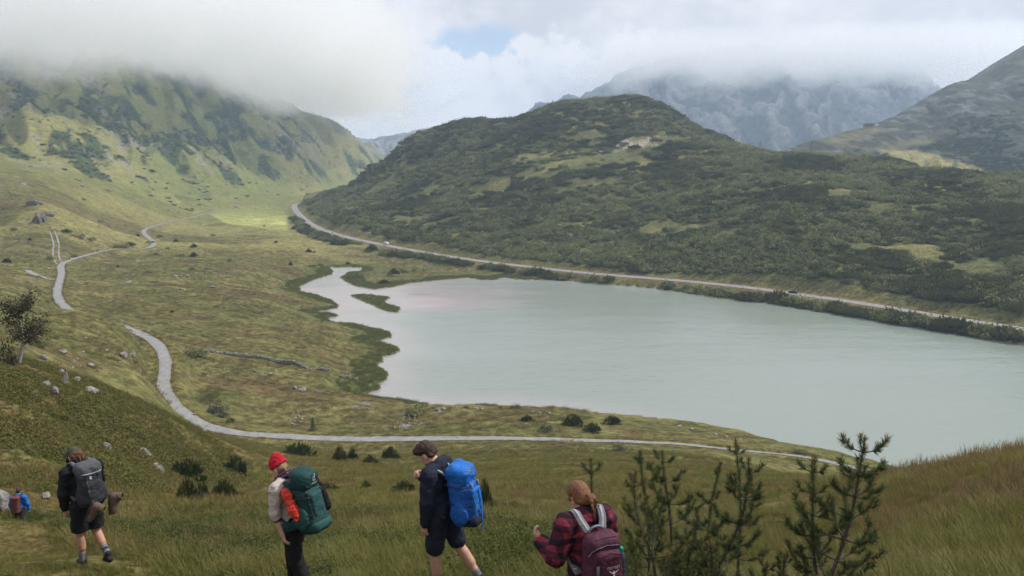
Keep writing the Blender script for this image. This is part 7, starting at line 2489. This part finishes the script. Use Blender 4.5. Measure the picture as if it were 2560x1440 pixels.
def vehicle(name, px, py, paint, label, category, van=False):
    tgt = ray_ground(px, py)
    rd = np.array([p[:2] for p in ROAD])
    k = int(np.argmin(np.hypot(rd[:, 0] - tgt[0], rd[:, 1] - tgt[1])))
    d = rd[min(k + 1, len(rd) - 1)] - rd[max(k - 1, 0)]; d /= np.linalg.norm(d)
    side = np.array([d[1], -d[0]]) * 1.4
    q = rd[k] + side
    e = link(name, None, None, label=label, category=category)
    e.location = (q[0], q[1], float(grid_h(q[0], q[1])) + 0.13); e.rotation_euler = (0, 0, math.atan2(-d[0], d[1]))
    if not van:
        link('body', loft('body', [(-2.2, 0.45, 0.80, 0.78, 0.72), (-2.1, 0.30, 0.95, 0.86, 0.80), (-1.2, 0.22, 0.98, 0.90, 0.82), (0.6, 0.22, 0.98, 0.90, 0.82), (1.2, 0.22, 0.92, 0.90, 0.80), (2.0, 0.28, 0.78, 0.86, 0.76), (2.25, 0.40, 0.62, 0.74, 0.66)], 0.9), MATS[paint], e)
        link('cabin', loft('cabin', [(-1.95, 0.93, 0.99, 0.78, 0.74), (-1.4, 0.93, 1.42, 0.80, 0.60), (0.0, 0.93, 1.48, 0.80, 0.60), (0.45, 0.93, 1.38, 0.80, 0.62), (1.15, 0.90, 0.95, 0.78, 0.70)], 0.8), MATS['car_glass'], e)
        link('roof', loft('roof', [(-1.45, 1.40, 1.45, 0.62, 0.55), (0.0, 1.47, 1.52, 0.62, 0.55), (0.42, 1.38, 1.43, 0.62, 0.55)], 0.6), MATS[paint], e)
        wy, r = (-1.35, 1.35), 0.32
    else:
        link('body', loft('body', [(-2.5, 0.4, 1.9, 0.95, 0.85), (-2.4, 0.35, 2.15, 0.98, 0.88), (0.9, 0.35, 2.2, 0.98, 0.88), (1.5, 0.35, 1.85, 0.97, 0.85), (1.9, 0.35, 1.15, 0.96, 0.82), (2.5, 0.4, 0.9, 0.88, 0.78)], 1), MATS[paint], e)
        link('windscreen', loft('windscreen', [(1.25, 1.25, 2.02, 0.86, 0.80), (1.56, 1.25, 1.84, 0.86, 0.82), (1.90, 1.22, 1.30, 0.84, 0.80)], 1), MATS['car_glass'], e)
        for s_ in (-1, 1):
            m_ = box_mesh('window', (s_ * 0.95 - 0.03, -1.9, 1.3), (s_ * 0.95 + 0.03, 0.8, 1.8)); link('window', m_, MATS['car_glass'], e)
        wy, r = (-1.6, 1.6), 0.34
    wm = wheel_mesh(r, 0.22)
    wm.materials.append(MATS['tyre'])
    for y in wy:
        for s_ in (-1, 1):
            w = link('wheel', wm, None, e); w.location = (s_ * 0.80, y, r)
    for s_ in (-1, 1):
        l = link('tail_lamp', box_mesh('tail_lamp', (s_ * 0.62 - 0.12, -2.24 if not van else -2.54, 0.72), (s_ * 0.62 + 0.12, -2.12 if not van else -2.45, 0.86)), MATS['lamp_red'], e)
        l = link('headlight', box_mesh('headlight', (s_ * 0.58 - 0.12, 2.1 if not van else 2.4, 0.60), (s_ * 0.58 + 0.12, 2.24 if not van else 2.54, 0.72)), MATS['paint_white'], e)


vehicle('car', 1993, 734, 'paint_dark', 'dark blue car driving on the road along the far shore', 'car')
vehicle('van', 964, 615, 'paint_white', 'small white van on the road above the river mouth', 'van', True)


# ------------------------------------------------------------------ pylons and the hut on the ridge
def pylon(px, py_base, py_top, Y, label):
    a = at_depth(px, py_base, Y); b = at_depth(px, py_top, Y); H = b[2] - a[2]
    e = link('pylon', None, None, label=label, category='pylon'); e.location = tuple(a)
    w0, w1 = H * 0.085, H * 0.012
    th_ = H * 0.010
    for sx_ in (-1, 1):
        for sy_ in (-1, 1):
            link('leg', tube('leg', [V3_(sx_ * w0, sy_ * w0, -3), V3_(sx_ * w1, sy_ * w1, H)], [th_, th_ * 0.8], 5, 1), MATS['steel'], e)
    parts = []
    for k in range(11):
        z0, z1 = H * k / 11, H * (k + 1) / 11
        q0, q1 = w0 + (w1 - w0) * k / 11, w0 + (w1 - w0) * (k + 1) / 11
        for s_ in (-1, 1):
            for P in ([V3_(-q0, s_ * q0, z0), V3_(q1, s_ * q1, z1)], [V3_(q0, s_ * q0, z0), V3_(-q1, s_ * q1, z1)], [V3_(s_ * q0, -q0, z0), V3_(s_ * q1, q1, z1)]):
                parts.append(tube_arrays(np.array(P), np.full(2, th_ * 0.5), 4))
    link('lattice', np_mesh('lattice', *merge(parts)), MATS['steel'], e)
    for f, l_ in ((0.70, 0.20), (0.83, 0.15), (0.58, 0.15)):
        z = H * f
        pr = [tube_arrays(np.array([V3_(-H * l_, 0, z), V3_(0, 0, z + H * 0.02), V3_(H * l_, 0, z)]), np.full(3, th_ * 0.7), 4), tube_arrays(np.array([V3_(-H * l_, 0, z), V3_(H * l_, 0, z)]), np.full(2, th_ * 0.6), 4)]
        c_ = link('cross_arm', np_mesh('cross_arm', *merge(pr)), MATS['steel'], e)
        for s_ in (-1, 1):
            link('insulator', tube('insulator', [V3_(s_ * H * l_, 0, z), V3_(s_ * H * l_, 0, z - H * 0.05)], [th_ * 0.8, th_ * 0.8], 5, 1), MATS['car_glass'], c_)


pylon(2386, 432, 368, 700, 'nearest lattice pylon, standing before the yellow meadow strip')
pylon(2026, 400, 352, 760, 'middle lattice pylon behind the wooded shoulder of the hill')
pylon(1899, 388, 353, 860, 'furthest lattice pylon, above the saddle behind the hill')


def hut():
    a = at_depth(2172, 314, 1262); m = 1262 / FPX
    e = link('hut', None, None, label='low dark mountain station building on the ridge before the far mountain', category='building'); e.location = tuple(a)
    w, d_, h = 12 * m, 9 * m, 5.5 * m
    link('wall', box_mesh('wall', (-w, -d_ / 2, -6), (w, d_ / 2, h * 0.75)), MATS['wood_wall'], e)
    link('roof', box_mesh('roof', (-w * 1.1, -d_ * 0.6, h * 0.76), (w * 1.1, d_ * 0.6, h)), MATS['roof_metal'], e)
    link('annex', box_mesh('annex', (w * 1.12, -d_ / 2, -5), (w * 1.9, d_ / 2, h * 0.55)), MATS['paint_white'], e)
    for k in range(5):
        x = -w * 0.8 + k * w * 0.38
        link('window', box_mesh('window', (x, -d_ / 2 - 0.12, h * 0.25), (x + w * 0.22, -d_ / 2 - 0.02, h * 0.55)), MATS['car_glass'], e)


hut()


# ------------------------------------------------------------------ four walkers far off on the track
def tiny_walker(px, py, top, bottom, label, heading, k):
    s = Pose(lean=4, head_pitch=5, arms={-1: ((-0.05, 0.03 * k, -0.28), (0, 0.06, -0.25), (0, 0.1, -1), (1, 0, 0), 20), 1: ((0.05, -0.02 * k, -0.28), (0, 0.05, -0.25), (0, 0.1, -1), (-1, 0, 0), 20)},
             legs={-1: ((0, 0.1, -0.42), (0, -0.02, -0.43), (0, 0.15, -0.03)), 1: ((0, -0.1, -0.42), (0, -0.14, -0.40), (0, 0.15, -0.04))})
    hp, hs = head_prims(s)
    o = link('person', solid('body', body_prims(s) + hp, h=0.022, k=0.02), MATS['skin'], label=label, category='person')
    p = ray_ground(px, py)
    o.location = (p[0], p[1], p[2] + 0.11); o.rotation_euler = (0, 0, R(heading))
    link('jacket', solid('jacket', upper_cloth(s, 0.03, 0.95, arm=1.1), h=0.03, k=0.03, cuts=[(V3(0, 0, 0.85), V3(0, 0, -1))]), MATS[top], o)
    link('trousers', solid('trousers', leg_cloth(s, 0.95, 0.11, 0.08, below=True), h=0.03, k=0.03), MATS[bottom], o)
    link('hair', solid('hair', [('ell', s.head(0, -0.01, 0.15), (0.09, 0.108, 0.09), s.HR)], h=0.02, k=0), MATS['hair_dark'], o)


tiny_walker(168, 652, 'cloth_darkgrey', 'cloth_black', 'tiny distant walker in dark clothes, first of the pair at the fork of tracks', 150, 1)
tiny_walker(174, 651, 'cloth_rust', 'cloth_black', 'tiny distant walker in reddish top, second of the pair at the fork of tracks', 150, -1)
tiny_walker(242, 632, 'cloth_black', 'cloth_darkgrey', 'tiny distant walker in black, first of the pair further along the track', -30, 1)
tiny_walker(247, 630, 'cloth_navy', 'cloth_black', 'tiny distant walker in navy, second of the pair further along the track', -30, -1)
all_young_pines()
